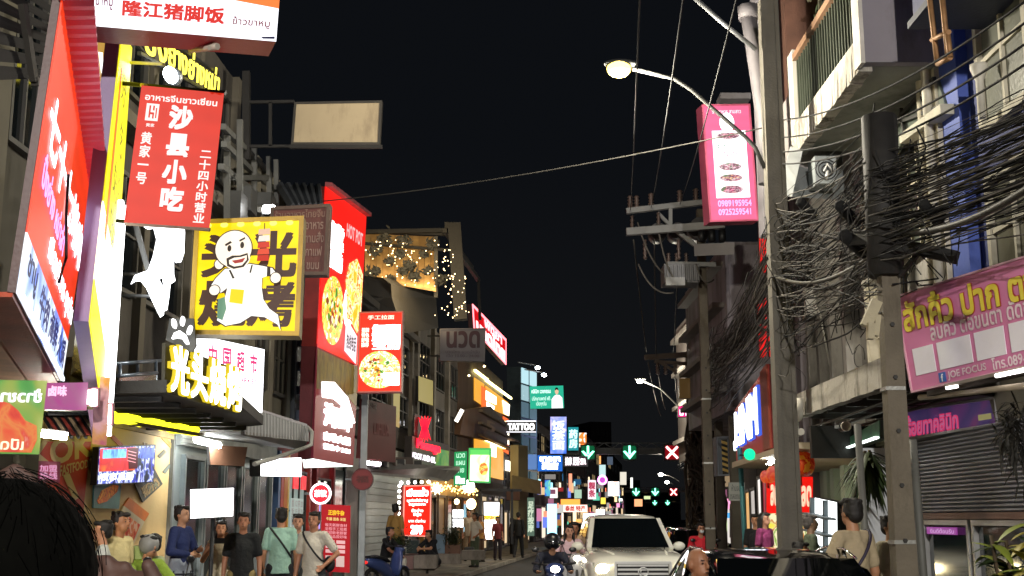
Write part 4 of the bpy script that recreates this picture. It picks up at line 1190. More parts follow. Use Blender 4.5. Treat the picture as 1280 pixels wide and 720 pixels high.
for _ in range(5): fl_.ell(P(random.uniform(585, 612), random.uniform(420, 470), 50), .05, 6, 4)
fl_.build("fairy_light", em("FFDCA0", 5.5, False), rbx, kind="stuff")
wl_ = bpy.data.lights.new("fairy_glow", "AREA"); wl_.energy = 280; wl_.color = (1, .75, .4); wl_.size = 3  # unseen area lamp added to cast the fairy bulbs' warm light on the matting
wo = bpy.data.objects.new("fairy_glow", wl_); COL.objects.link(wo); wo.location = P(505, 335, 36.4); wo.rotation_euler = (radians(100), 0, 0)
# pitched dark roof and gable below the bar
m_ = MB(); m_.hexa([P(452, 372, 34), P(530, 372, 40), P(548, 410, 40), P(452, 425, 34), P(456, 345, 34.5), P(512, 350, 40), P(545, 372, 40.5), P(456, 372, 34.5)])
solo(m_, "tiled_roof", mat("1C1A18", .8, 0, .3, 1, .3), "dark pitched roof below the fairy light terrace", "roof")

# unlit massage board
nv = sign("shop_sign", "unlit white board with large dark Thai letters hanging over the road edge", [(550, 411, 37), (607, 410, 37.2), (606, 452, 37.2), (550, 451, 37)], mat("6C686E", .6, 0, .12, 1.5), .25, mat("5A5658", .6), .03, mat("6E6A70", .6))
text(nv, "นวด", .14, .08, .88, .60, mat("3A1A24", .6), .03)
text(nv, "นวดไทย นวดน้ำมัน\nเปิด 10.00 - 24.00", .12, .66, .88, .88, mat("5A4A54", .6), .01)
m_ = MB(); m_.bar(P(549, 420, 37.1), P(535, 420, 38), .05); m_.bar(P(549, 445, 37.1), P(535, 445, 38), .05); m_.build("bracket", DARKM(), nv.root)

# --- building with the red lotus sign
b6 = facade("shophouse", "dark grey shophouse with a red flower emblem sign", L2(42.7), L2(53), PAV, 9.0, 6, mat("5C5852", .85, 0, .3, .7, .3, dirt="3C3934", dscale=.6))
for i in range(3):
    b6.part("pier", .02 + i * .33, 0, .06 + i * .33, .62, .002, .16, mat("6E6960", .85))
    for t in (.10, .34): window(b6, .09 + i * .33, t, .30 + i * .33, t + .16, mat("403E3A"), dglass, 3, 2)
lit = sign("lit_window_sign", "narrow dim yellow box on the dark wall over the flower emblem", [(523, 470, 41.5), (541, 476, 43), (541, 507, 43), (523, 501, 41.5)], em("B8A860", .45), .1, DARKM())
ms = sign("shop_sign", "dark shop sign with red glowing letters and a red flower emblem, green end", [(515, 545, 40.5), (561, 556, 45), (560, 588, 45), (514, 577, 40.5)], mat("3C3234", .5), .25, mat("302A2A", .6))
ms.part("green_end", .62, .25, 1, 1, .012, .02, picture(["2A7A40", "4CA058", "8AB84A", "286838"], 2, .55, False, False))
text(ms, "Massage", .10, .06, .72, .52, em("FF1830", 2.2), .045, .02, .03); text(ms, "FOOT AND OIL", .02, .62, .62, .85, em("FFF0FF", 2.0, False), .03, .02)
m_ = MB()
c = P(531, 536, 41.2)
for a in (-.5, -.25, 0, .25, .5):
    pts = [c + Vector((sin(a) * q * .0 + cos(a) * w_ + sin(a) * h_, 0, cos(a) * h_ - sin(a) * w_)) for q, w_, h_ in ((0, 0, -.45), (0, .10, .0), (0, 0, .45), (0, -.10, .0))]
    m_.prism(pts, (0, -.04 - abs(a) * .02, 0))
m_.build("lotus_emblem", em("FF1028", 1.8), ms.root)
wo_ = ms.poly("emblem_board", [(.05, -.9), (.50, -.85), (.50, -.03), (.05, -.05)], -.06, -.005, mat("2A2628", .6))

# --- building trimmed with yellow LED lines
b7 = facade("led_building", "stepped brown building trimmed with yellow LED lines and orange panels", L2(53.2), L2(69), PAV, 9.4, 7, mat("5A4634", .7, 0, .3, .6, .2, dirt="3A2E24", dscale=.6))
def B7(u, v):
    a, b, c_, d = b7.c; o = Vector((0, 0, CAMZ)); r = P(u, v, 10) - o; k = (a - o).dot(b7.n) / r.dot(b7.n); p = o + r * k
    ex = b - a
    return (p - a).dot(ex) / ex.length_squared, (a.z - p.z) / (a.z - d.z)
def b7q(name, pts, m, z0=.01, z1=.06): return b7.poly(name, [B7(*p) for p in pts], z0, z1, m)
gold_ = em("E09A30", 1.0); 
for pts in ([(592, 472), (604, 480), (604, 508), (592, 500)], [(606, 482), (634, 503), (634, 520), (606, 508)], [(592, 545), (628, 560), (628, 600), (592, 592)], [(618, 520), (630, 527), (630, 545), (618, 538)]): b7q("gold_panel", pts, gold_)
for pts in ([(600, 482), (606, 486), (606, 512), (600, 508)], [(627, 520), (634, 524), (634, 568), (627, 564)]): b7q("orange_panel", pts, em("F06820", .9), .06, .09)
for pts in ([(605, 488), (618, 496), (618, 506), (605, 500)], [(606, 502), (616, 508), (614, 518), (606, 512)], [(626, 500), (635, 506), (634, 520), (628, 517)], [(628, 528), (634, 531), (634, 556), (628, 553)], [(611, 555), (618, 558), (618, 572), (611, 570)], [(630, 575), (640, 578), (640, 590), (630, 588)]):
    b7q("lit_window", pts, em("FFF4D8", 2.4), .09, .11)
for a, b in (((590, 463), (606, 475)), ((604, 475), (636, 498)), ((590, 544), (628, 560)), ((618, 521), (628, 528))):
    s0 = B7(*a); s1 = B7(*b); m_ = MB(); m_.bar(b7.M(*s0, .14), b7.M(*s1, .14), .10); m_.build("led_line", em("FFF0A0", 5.0), b7.root)
for pts in ([(572, 512), (606, 508), (628, 530), (628, 556), (566, 543)],): b7q("brown_cladding", pts, mat("6A4E38", .6, 0, .25, 1.2, .2), .005, .3)
text(Plate(P(607, 524, 55), P(619, 529, 58), P(619, 541, 58), P(607, 538, 55), root=b7.root), "5", 0, 0, 1, 1, mat("8A7054"), .02)
for k in range(3):
    b7q("balcony_slab", [(590, 512 + k * 15), (640, 540 + k * 12), (640, 542 + k * 12), (590, 515 + k * 15)], mat("7A6A54", .8), .02, .5)
m_ = MB(); m_.bar(P(570, 527, 50), P(578, 512, 50), .16); tb = solo(m_, "tube_light", em("F0E8D8", 2.0, False), "dim slanted tube light on the brown cladding", "tube light")

rn = sign("shop_sign", "slanting red neon rooftop sign edged in pink above the LED building", [(590, 380, 50), (632, 424, 59), (632, 456, 59), (592, 412, 50)], em("D81018", .75), .2, mat("3A1014"), .12, em("FF7880", 2.4), "sign", z1=.03)
text(rn, "พัทยา", .3, .02, .85, .42, em("FF9AA0", 2.2, False), .04, .04); text(rn, "นวดไทย", .06, .35, .95, .98, em("FFB0B4", 2.4, False), .05, .045)

g4 = sign("shop_sign", "narrow green sign with white letters next to the green and white lightbox", [(568, 565, 44), (584, 564, 44), (583, 607, 44), (567, 607, 44)], em("1C9A58", .75), .2, mat("2A3A30"))
text(g4, "นวด\nแผน\nไทย", .15, .05, .85, .62, em("B8F0D0", 1.0, False), .02); text(g4, "Rx", .15, .72, .9, .95, em("E8FFF0", 1.6, False), .08)
g5 = sign("shop_sign", "green and white food lightbox under the brown LED building", [(586, 560, 44), (614, 560, 44), (613, 604, 44), (585, 603, 44)], picture(["FFFFF0", "F8FFE8", "E8F890", "FFF8E0", "90D070"], 1.3, 1.7, True, False, 1), .3, mat("2A5A38"), .06, em("40B058", .9))
text(g5, "SALAD", .15, .05, .85, .18, em("E8FFE8", 1.4, False), .03); g5.disc("food_picture", .68, .6, .2, .18, .02, .03, picture(["F0A040", "F8D060", "E07020", "FFF0C0"], 3, 1.2, False))
g5.part("green_head", 0, 0, 1, .2, .012, .018, em("58C058", 1.2))
tt = sign("shop_sign", "black sign with white capital letters reading TATTOO", [(633, 525, 54), (670, 525, 54), (670, 541, 54), (633, 541, 54)], mat("141416", .5), .2, DARKM())
text(tt, "TATTOO", .05, .25, .95, .80, em("FFFFFF", 2.0, False), .05)
tt.part("white_line", 0, .05, 1, .13, .012, .02, em("E8E8F0", 1.6, False)); tt.part("white_line", 0, .90, 1, .97, .012, .02, em("E8E8F0", 1.4, False))

# ground floor under the LED building: warm lit restaurant
res = facade("restaurant_front", "warm lit restaurant front with fairy lights and posts", L2(44, .25), L2(57, .25), PAV, 3.3, .2, mat("C09858", .7, 0, .2, 1.5, .2))
for k in range(6):
    window(res, .04 + k * .16, .22, .17 + k * .16, .96, mat("4A3420", .5), em("8A6028", .30, False) if k % 2 else glass("1C1610"), 1, 1, .1)
m_ = MB(); random.seed(11)
for k in range(70): m_.ell(res.M(k / 70, .06 + .05 * abs(sin(k * .9)) + random.uniform(0, .07), .12), .035, 5, 3)
m_.build("fairy_light", em("FFD070", 5, False), res.root, kind="stuff")
for (u, v, w_, h_, k_) in ((566, 638, 12, 24, 2.6),):
    q_ = sign("lit_board", "white lit menu panes beside the beige clad woman", [(566, 637, 46), (579, 637, 46), (579, 659, 46), (566, 659, 46)], em("FFFFFF", 2.4), .1, DARKM()); q_.part("bar", 0, .45, 1, .53, .012, .03, DARKM()); q_.part("bar", .45, 0, .52, .45, .012, .03, DARKM())
for i, (u, v, d, r) in enumerate(((589, 630, 48, .19), (586, 608, 46, .22), (571, 627, 49, .1))):
    pl_ = empty("pendant_lamp", P(u, v + 5, d), ["round yellow pendant lamp between two doors of the restaurant", "cone shaped white pendant lamp under the green lightbox", "tiny warm bulb in the restaurant doorway"][i], "pendant lamp")
    m_ = MB(); m_.ell(P(u, v, d), (r, r, r * 1.1), 12, 8); m_.build("globe", em("FFD890" if i != 1 else "FFFFFF", 9), pl_)
    m_ = MB(); m_.tube([P(u, v - 4, d), P(u, v - 14, d)], .02, 5); m_.build("cord", DARKM(), pl_)

# glaring food stand further down the pavement
fs = sign("food_stand_board", "glaring white food stall board with a yellow dish band on the pavement", [(603, 626, 50), (626, 626, 50), (625, 676, 50), (604, 676, 50)], em("FFFFFF", 2.8), .5, mat("3A3028"), .06, mat("4A3A28"), "stall board")
fs.part("dish_band", .0, .36, 1, .48, .012, .02, picture(["F8D030", "E0A020", "F8F080", "C87820"], 4, 1.4, False))
fs.part("menu_text_panel", .15, .55, .6, .9, .012, .02, em("FFF0E8", 2.0, False))
m_ = MB()
for (a, b) in (((600, 612, 49.5), (652, 613, 49.5)), ((600, 612, 49.5), (600, 685, 49.5)), ((640, 613, 49.5), (640, 680, 49.5))): m_.bar(P(*a), P(*b), .1)
m_.build("stall_frame", DARKM(), fs.root)

# awning beyond
m_ = MB(); m_.hexa([P(640, 612, 60), P(676, 618, 64), P(676, 604, 66), P(640, 597, 62), P(640, 609, 60), P(676, 616, 64), P(676, 601, 66), P(640, 594, 62)])
solo(m_, "awning", mat("A8946A", .7, 0, .15, 1), "tan fabric awning beside the teal glass column", "awning")
m_ = MB(); m_.box(P(633, 610, 58).x, 58, P(633, 625, 58).z, P(650, 610, 58).x, 60, P(633, 612, 58).z)
solo(m_, "awning_box", mat("5A3A2A", .7), "brown awning box next to the tan awning", "awning")
b7b = facade("beige_building", "narrow beige building end by the tan awning", (P(648, 600, 66).x, 66), (P(660, 600, 67).x, 67), PAV, P(648, 556, 66).z, .5, mat("8E8868", .7, 0, .1, 1))
def panels(f_, s0, seed):   # small lit shop signs fixed to a far front
    r = random.Random(seed)
    for _ in range(3):
        s = s0 + r.uniform(0, .12); t = r.uniform(.42, .86); w = r.uniform(.4, 1.1) / f_.W; h = r.uniform(.25, .9) / f_.H; z = r.uniform(.15, .8)
        c = r.choice(["C8C0B8", "D8B888", "B03838", "3878A8", "C07898", "408870", "C88848", "E8E8E0", "4858A0", "A89070"])
        q = f_.slab(s, t, s + .15 / f_.W, t + h, .1, .1 + z); q.build("sign_panel", em(c, r.choice((.35, .6, 1.0, 1.8)), False), f_.root)
        if r.random() < .5: f_.part("sign_panel", s + .02, t - .05, s + .02 + w, t, .12, .2, em(r.choice(["FFE8C0", "FF8060", "A0E0F0"]), 1.4, False))
# shopfronts at street level left, 58-85 m
sfm = mat("4A4A44", .7, 0, .3, 1)
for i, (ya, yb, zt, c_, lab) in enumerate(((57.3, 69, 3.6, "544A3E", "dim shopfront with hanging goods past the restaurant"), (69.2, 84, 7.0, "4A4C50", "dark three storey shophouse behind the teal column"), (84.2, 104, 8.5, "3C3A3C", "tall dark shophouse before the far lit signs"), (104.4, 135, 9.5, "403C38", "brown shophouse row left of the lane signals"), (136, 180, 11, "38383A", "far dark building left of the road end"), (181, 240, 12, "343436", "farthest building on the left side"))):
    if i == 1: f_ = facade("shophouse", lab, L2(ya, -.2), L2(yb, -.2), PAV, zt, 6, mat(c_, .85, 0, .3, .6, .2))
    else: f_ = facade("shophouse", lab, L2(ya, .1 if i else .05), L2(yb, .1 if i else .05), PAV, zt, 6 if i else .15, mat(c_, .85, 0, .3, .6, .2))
    for k in range(5):
        s0 = .04 + k * .195
        if zt > 4.5:
            for t in (.08, .36): window(f_, s0, t, s0 + .14, t + .16, mat("2E2C2A"), em("B8A070", .35, False) if (k * 3 + i + int(t * 10)) % 5 == 0 else dglass, 2, 2, .12)
        if i > 1: panels(f_, s0, i * 7 + k)
        window(f_, s0, .70 if zt > 4.5 else .2, s0 + .17, .99, mat("5A5A58", .5), em(["F0F0FF", "FFE0B0", "A0D0F0", "F8E8D0"][(k + i) % 4], [.9, .7, .5, 1.4][(k * 2 + i) % 4]) if (k + i) % 2 else glass("20282A"), 1, 1, .1)

# --- teal glass column building
tc_ = facade("glass_tower", "slim tower of pale teal glass lit from inside", (P(651, 600, 75).x, 75), (P(671, 600, 78).x, 78), 3.6, P(651, 458, 75).z, .9, mat("56646C", .3, .2))
for k in range(7):
    for s in (0, .52):
        tc_.part("glass_pane", s + .03, k / 7 + .008, s + .45, (k + 1) / 7 - .008, .01, .05, em("A8CCD4" if k < 2 else ("7090A0" if k < 4 else "567480"), (1.1, .75, .45, .35, .30, .30, .5)[k]))
gd_ = sign("billboard", "green pharmacy billboard with white letters and a person in a white coat", [(662, 483, 70), (704, 482, 70), (705, 510, 70), (663, 511, 70)], em("1FA888", .95, True, .06, 1), .3, mat("2A5A50"))
text(gd_, "คลินิก เวชกรรม", .05, .14, .62, .32, em("E0FFF4", 1.2, False), .02); text(gd_, "ปรึกษาแพทย์ ฟรี\nเปิดทุกวัน", .06, .45, .6, .92, em("D0F8EC", 1.1, False), .01)
gd_.poly("white_coat", [(.63, 1), (.64, .60), (.72, .45), (.78, .40), (.88, .42), (.96, .55), (.97, 1)], .012, .02, em("F0F4F4", 1.1, False)); gd_.disc("head", .80, .24, .055, .15, .012, .02, em("E0B898", .9, False)); gd_.poly("hair", [(.745, .22), (.76, .10), (.80, .07), (.84, .10), (.855, .22), (.80, .16)], .02, .024, em("201818", .2, False))

def glow(name, label, u0, v0, u1, v1, d, col, k, txt=None, tc="FFFFFF", tk=2.0, depth=.3, cat="sign", bold=.04, light=True, pic=None):
    s = sign(name, label, [(u0, v0, d), (u1, v0, d), (u1, v1, d), (u0, v1, d)], pic or em(col, k, light), depth, DARKM(), cat=cat)
    if txt: text(s, txt, .08, .1, .92, .9, em(tc, tk, False), bold)
    return s
glow("shop_sign", "tall blue lightbox with pale round prints beside the teal tower", 688, 521, 708, 567, 80, "2858C8", 1.0, "饭\n茶\n面", "B8C0FF", 1.6, pic=picture(["2050C8", "4878E0", "8898F0", "D8C8F0", "2060D8"], .9, 1.2, True, False, 2))
glow("shop_sign", "teal lightbox with a white vertical line of letters next to the tall blue one", 710, 534, 723, 563, 84, "209098", .9, "药\n房", "C0F0F0", 1.4)
glow("shop_sign", "small orange and white sign at the end of the blue and teal row", 724, 541, 733, 560, 88, "F0A060", 1.3, None, pic=picture(["FFE8D0", "F08030", "FFFFFF"], 1.2, 1.3, True, True))
glow("shop_sign", "blue pharmacy sign with large white Thai and Chinese words", 672, 569, 703, 589, 72, "1860C0", 1.0, "ขายยา\n药店", "FFFFFF", 2.8, bold=.05)
glow("shop_sign", "dark sign with small white characters right of the blue pharmacy sign", 704, 570, 735, 583, 76, "4A484C", .4, "按摩 足浴 SPA", "FFE8F0", 1.8)
glow("shop_sign", "pale blue corner sign left of the blue pharmacy sign", 660, 568, 671, 587, 73, "6890D0", .6)
glow("lit_column", "tall cyan lit shopfront column beneath the blue pharmacy sign", 684, 630, 696, 668, 70, "90D8F8", 2.2, depth=.3, cat="lit column")
glow("lit_column", "narrow blue and green screen above the cyan column", 681, 600, 688, 620, 71, "3888D8", 1.2, depth=.2, cat="screen", pic=picture(["2060D0", "50B0D0", "90E0A0"], 1.5, 1.0, True))
glow("lit_column", "dim green glass door with a line of pale characters", 659, 622, 668, 670, 66, "6E8A78", .45, "足\n疗\n按\n摩", "C8D8C0", .9, depth=.1, cat="door")
glow("shop_sign", "orange sign over a pink white one, lit shop left of the scooters", 701, 624, 725, 631, 74, "F88838", 1.6, None)
glow("shop_sign", "pink white sign with red print under the orange one", 704, 631, 734, 640, 74, "F8C8B8", 1.5, "泰丝 特产", "C03838", .8)
glow("shop_sign", "warm orange vertical tube between the far signs", 711, 592, 715, 614, 82, "F09070", 1.4)
glow("lit_shop", "glaring white shop interior just left of the pickup", 729, 642, 744, 668, 78, "FFFFF0", 2.6, cat="shop")
glow("lit_shop", "second white shop interior touching the pickup roof", 745, 637, 756, 655, 86, "FFF0FF", 2.4, cat="shop")
glow("shop_sign", "white sign with pink print above the white shop interiors", 735, 600, 745, 624, 92, "F0D8E0", 1.2, "粿\n条", "C04060", .8)
sp = glow("shop_sign", "tall pale sign above a glowing pink ring", 749, 581, 757, 598, 92, "B8D8D8", 1.0)
disc_sign("neon_ring", "glowing pink violet round neon below the tall pale sign", 753, 600, 90, 6.0, em("C050C0", 1.0), em("FF90F0", 3.0), None, None, .4)
glow("shop_sign", "white lightbox with a pink figure, the brightest far sign left of the signals", 760, 602, 774, 620, 96, "FFE8D8", 1.9, None, pic=picture(["FFF8F0", "FFFFFF", "F8D8C8", "E07870"], .8, 1.9, True))
glow("shop_sign", "small yellow far sign low beside the white shop", 751, 622, 757, 630, 100, "F0D050", 1.3)
glow("shop_sign", "tiny orange far sign under the lane signals", 793, 624, 803, 633, 150, "F0A070", 1.3)
glow("shop_sign", "tiny pale green far sign right of the orange one", 805, 620, 813, 624, 150, "C8D8A0", 1.1)
glow("shop_sign", "far vertical white strip sign left of the green arrows", 788, 597, 791, 610, 130, "D8D8D0", 1.5)
glow("shop_sign", "far blue grey screen under the gantry beam", 759, 571, 766, 581, 110, "5A6A80", .5)
glow("shop_sign", "far thin orange neon line below the gantry beam", 749, 570, 751, 580, 105, "F09050", 1.5)
glow("shop_sign", "green cabinet-like light left of the far white shops", 718, 612, 727, 623, 90, "A8C8B0", .9)
glow("shop_sign", "tiny white far light box beside the signal gantry", 775, 590, 783, 606, 125, "F0E8D8", .8)
# dark tower block at the road's end
for (u0, v0, u1, d, lab) in ((738, 527, 764, 210, "square dark block of flats beyond the left rows"), (700, 548, 740, 150, "low dark rooftop line behind the teal signs"), (762, 600, 800, 300, "dark low buildings closing the far end"), (800, 612, 850, 330, "far low black buildings behind the second signals")):
    a = P(u0, v0, d); b = P(u1, v0, d + 1)
    f_ = facade("tower_block", lab, (a.x, d), (b.x, d + 1), 0, a.z, 14, mat("2E2C30", .9, 0, .3, .2))
    nx_ = 4
    for i in range(nx_):
        for j in range(4): window(f_, .06 + i * .23, .06 + j * .12, .22 + i * .23, .13 + j * .12, mat("28282A"), em("A89060", .25, False) if (i * 5 + j * 3) % 7 == 0 else dglass, 1, 1, .3)

# ---------------------------------------------------------------- lane signal gantries
def gantry(d, ub, vb, xs, vy, codes, label, beam=True, rr=1.0):
    pass
def lane_signal(u, v, d, kind, label, size=.62, beamz=None):
    c = P(u, v, d)
    root = empty("lane_signal", c - Vector((0, 0, size / 2)), label, "lane signal", "lane signals over the road")
    pl = Plate(c + Vector((-size / 2, 0, size / 2)), c + Vector((size / 2, 0, size / 2)), c + Vector((size / 2, 0, -size / 2)), c + Vector((-size / 2, 0, -size / 2)), root=root)
    pl.part("housing", -.08, -.08, 1.08, 1.08, -.22, -.01, mat("17191A", .5))
    if kind == "arrow":
        g_ = em("20E0A0", 2.6); 
        pl.part("backlight", 0, 0, 1, 1, -.009, 0, em("087848", .45, False))
        pl.part("arrow_stem", .42, .0, .58, .62, .0, .03, em("80FFD0", 3.0))
        pl.poly("arrow_head", [(.0, .42), (.16, .38), (.5, .72), (.84, .38), (1.0, .42), (.5, 1.02)], .031, .05, em("80FFD0", 3.0))
    else:
        pl.part("backlight", 0, 0, 1, 1, -.009, 0, em("900818", .6, False))
        pl.poly("cross_bar", [(.04, .14), (.16, .03), (.96, .86), (.84, .97)], 0, .03, em("FFA0A0", 3.6)); pl.poly("cross_bar", [(.84, .03), (.96, .14), (.16, .97), (.04, .86)], .031, .05, em("FFA0A0", 3.6))
    # tinted shade ring
    pl.ring("hood", .5, .5, .68, .68, .06, -.05, .14, mat("101414", .5), n=20)
    return root
for u, kd, lb in ((735, "arrow", "green down arrow signal over the left lane, nearest gantry"), (787, "arrow", "green down arrow signal over the middle lane, nearest gantry"), (840, "cross", "red cross signal over the right lane, nearest gantry")):
    lane_signal(u, 565.5, 86, kd, lb, .98 if kd == "cross" else .92)
for u, kd, lb in ((795, "arrow", "small green arrow left in the second gantry"), (819, "arrow", "small green arrow in the middle of the second gantry"), (842, "cross", "small orange red cross on the second gantry")):
    lane_signal(u, 615, 170, kd, lb, 1.05)
for u, kd, lb in ((818.5, "arrow", "tiny green arrow left in the farthest gantry"), (834.5, "arrow", "tiny green arrow right in the farthest gantry")):
    lane_signal(u, 628.5, 250, kd, lb, .95)
def beam(u0, u1, v, d, w, label, x1=None):
    root = empty("signal_gantry", (P(u1, 700, d).x, d + .3, 0), label, "gantry", "signal gantries")
    z = P(640, v, d + .3).z; a = P(u0, v, d + .3); b = P(u1, v, d + .3)
    m_ = MB(); m_.bar((a.x, d + .3, z), (b.x, d + .3, z), w); m_.build("beam", mat("55585A", .5, .3), root)
    for x in (a.x, b.x):
        m_ = MB(); m_.tube([(x, d + .3, 0), (x, d + .3, z + .3)], .13, 8); m_.build("post", mat("55585A", .5, .3), root)
    m_ = MB(); n_ = 9
    for k in range(n_): 
        m_.bar((a.x + (b.x - a.x) * k / n_, d + .3, z + w / 2), (a.x + (b.x - a.x) * (k + .5) / n_, d + .3, z + w / 2 + .35), .05); m_.bar((a.x + (b.x - a.x) * (k + .5) / n_, d + .3, z + w / 2 + .35), (a.x + (b.x - a.x) * (k + 1) / n_, d + .3, z + w / 2), .05)
    m_.bar((a.x, d + .3, z + w / 2 + .35), (b.x, d + .3, z + w / 2 + .35), .06)
    m_.build("truss", mat("55585A", .5, .3), root)
beam(706, 884, 564, 86, .45, "grey truss gantry carrying the three nearest lane signals")
beam(780, 862, 614, 170, .35, "second truss gantry further down the road")
beam(806, 850, 628, 250, .35, "farthest truss gantry, hardly visible")
# ================================================================== RIGHT SIDE
R2 = lambda y, off=0.0: (RX(y) + off, y)
white = mat("A8A49E", .85, 0, .25, .9, .35, dirt="5A554C", dscale=1.3)
whitec = mat("BAB4AA", .85, 0, .25, 1.1, .5, dirt="3E382E", dscale=2.2)
mauve = mat("8C868C", .85, 0, .15, .8, .3, dirt="6E6668", dscale=.9)

# right facades run from far (left in view) to near (right in view)
def rfac(name, label, yfar, ynear, z0, z1, depth, m, off=0.0, cat="building"):
    return facade(name, label, R2(yfar, off), R2(ynear, off), z0, z1, depth, m, cat)

# main weathered building with balcony, y 12.9..20
rb1 = rfac("shophouse", "weathered white shophouse with a projecting railed balcony behind the cables", 18.4, 14.05, 3.45, 12.5, 7, white)
def OnR(pl, u, v):
    a, b, c_, d = pl.c; o = Vector((0, 0, CAMZ)); r = P(u, v, 10) - o; k = (a - o).dot(pl.n) / r.dot(pl.n); p = o + r * k
    ex = b - a
    return (p - a).dot(ex) / ex.length_squared, (a.z - p.z) / (a.z - d.z)
for s in (.02, .42, .88):
    rb1.part("pilaster", s, 0, s + .045, 1, .002, .16, mat("B8B09C", .85, 0, .15, 1, .3, dirt="807868", dscale=1.5))
for k, s in enumerate((.955,)):
    m_ = MB(); m_.tube([rb1.M(s, 0, .2), rb1.M(s, 1, .2)], .07, 10); m_.build("drain_pipe", mat("B4AC98", .6), rb1.root)
# windows of the storey under the balcony
for s0, s1, t0, t1 in ((.10, .36, .66, .90), (.50, .84, .60, .82), (.10, .36, .30, .47), (.50, .84, .26, .46)):
    window(rb1, s0, t0, s1, t1, mat("B0A894", .7), mat("4E544C", .3, 0, .25, 2), 3, 2, .07)
rb1.part("band", 0, .565, 1, .59, .17, .24, mat("B8B09E", .85))
# balcony, projecting 1.05 m, y 13.9..17
zb = 7.05
bal = empty("balcony", (4.7, 15.4, zb), "white concrete balcony with dark upright bars and a brown handrail", "balcony")
XO, XI = RX(15) - 1.05, RX(15) + .02
m_ = MB(); m_.box(XO, 13.75, zb - .02, XI, 17.15, zb + .13); m_.build("floor_slab", mat("8E9088", .85, 0, .2, 1.2, .2, dirt="6A6C64", dscale=1), bal)
# chipped outer edge beam
me_ = MB(); n_ = 26; random.seed(5)
for k in range(n_):
    y0 = 13.72 + k * 3.46 / n_; y1 = y0 + 3.46 / n_
    j = random.uniform(-.008, .018)
    me_.hexa([(XO - .06 - random.uniform(0, .015), y0, zb - .10 + j), (XO + .10, y0, zb - .10 + j), (XO + .10, y1, zb - .10 + j), (XO - .06, y1, zb - .10 + j),
              (XO - .06, y0, zb + .34), (XO + .10, y0, zb + .34), (XO + .10, y1, zb + .34), (XO - .06, y1, zb + .34)])
me_.build("edge_beam", whitec, bal)
m_ = MB(); m_.box(XO - .05, 13.58, zb - .03, XI, 13.72, zb + 4.2); m_.build("side_wall", mauve, bal)
m_ = MB(); m_.box(XO - .09, 13.52, zb - .06, XO - .04, 13.80, zb + 4.2); m_.build("corner_trim", mat("D0CAC0", .8), bal)
m_ = MB(); m_.box(XO - .05, 17.0, zb + .1, XO + .14, 17.35, zb + 1.5); m_.build("far_pillar", mat("B4B0A8", .85, 0, .15, 1), bal)
m_ = MB(); m_.box(XO - .02, 17.36, zb - .3, XO + .30, 17.9, zb + .95); m_.build("far_pier", mat("A09A98", .85, 0, .15, 1), bal)
for k in range(24):
    y = 13.9 + k * .132
    m_ = MB(); m_.box(XO + .0, y, zb + .34, XO + .03, y + .035, zb + 1.32); m_.build("railing_bar", mat("4A5044", .5, .3), bal)
m_ = MB(); m_.box(XO - .05, 13.73, zb + 1.32, XO + .09, 17.0, zb + 1.42); m_.build("handrail", mat("8A6A52", .6, 0, .3, 3), bal)
m_ = MB()
for y in (14.6, 15.5, 16.5): m_.box(XO + .25, y, zb + .13, XO + .29, y + .05, zb + 4)
m_.box(XO + .24, 13.9, zb + 2.3, XO + .29, 17.1, zb + 2.36)
m_.build("screen_frame", mat("6E6A58", .5, .3), bal)
m_ = MB(); m_.box(XO + .45, 13.9, zb + .13, XO + .5, 17.1, zb + 4); m_.build("mesh_screen", mat("20281E", .8, 0, .6, 6), bal)
random.seed(21); lf = MB()
for k in range(900):
    c = Vector((XO + .38 + random.uniform(-.1, .06), random.uniform(13.9, 17.0), zb + random.uniform(.4, 3.9))); a = random.uniform(0, 6.3)
    d1 = Vector((random.uniform(-.3, .3), cos(a), sin(a))) * .07; d2 = Vector((.3, -sin(a), cos(a))) * .03
    lf.add([c - d1, c + d2, c + d1, c - d2], [(0, 1, 2, 3)])
lf.build("creeper_leaves", mat("2E3A22", .7, 0, .4, 8), bal, fixn=False)
# brown wall return and grey tall pier at far left of the balcony
m_ = MB(); m_.box(XO + .1, 17.95, 7.6, XI + .3, 18.35, 12.4); solo(m_, "brick_wall", mat("5A3C30", .85, 0, .3, 3, .3), "narrow dark brown wall between the street lamp pole and the balcony", "wall")

# inclined soffit seen under the balcony: small projecting shade with aircon
sh = empty("window_hood", (4.5, 17.6, 5.2), "concrete window hood with a battered white air conditioner under the balcony", "window hood")
m_ = MB(); m_.hexa([P(996, 186, 17.6), P(1052, 186, 17.8), P(1056, 250, 17.0), P(988, 246, 16.9), P(996, 178, 18.4), P(1052, 178, 18.4), P(1056, 236, 18.5), P(988, 234, 18.5)]); m_.build("hood", mat("8A8E8E", .8, 0, .2, 1.5, .2, dirt="5E625E", dscale=2), sh)
m_ = MB(); m_.hexa([P(972, 244, 16.6), P(990, 246, 16.6), P(1004, 186, 16.8), P(988, 184, 16.8), P(972, 242, 17.4), P(990, 243, 17.4), P(1004, 184, 17.5), P(988, 182, 17.5)]); m_.build("side_cheek", mat("B8BCBC", .7, 0, .15, 2), sh)
ac = empty("air_conditioner", P(1030, 232, 16.7), "battered white air conditioner box hung below the balcony", "air conditioner")
m_ = MB(); a = P(1014, 200, 16.8); b = P(1042, 234, 16.8); m_.box(a.x, 16.6, b.z, b.x, 17.0, a.z); m_.build("casing", mat("8E9496", .5, 0, .2, 3), ac)
m_ = MB(); cc = Vector(((a.x + b.x) / 2, 16.6, (a.z + b.z) / 2))
for r_ in (.06, .11, .15): m_.tube([cc + Vector((r_ * cos(k * pi / 8), -.02, r_ * sin(k * pi / 8))) for k in range(17)], .008, 4)
m_.build("fan_grille", DARKM(), ac)
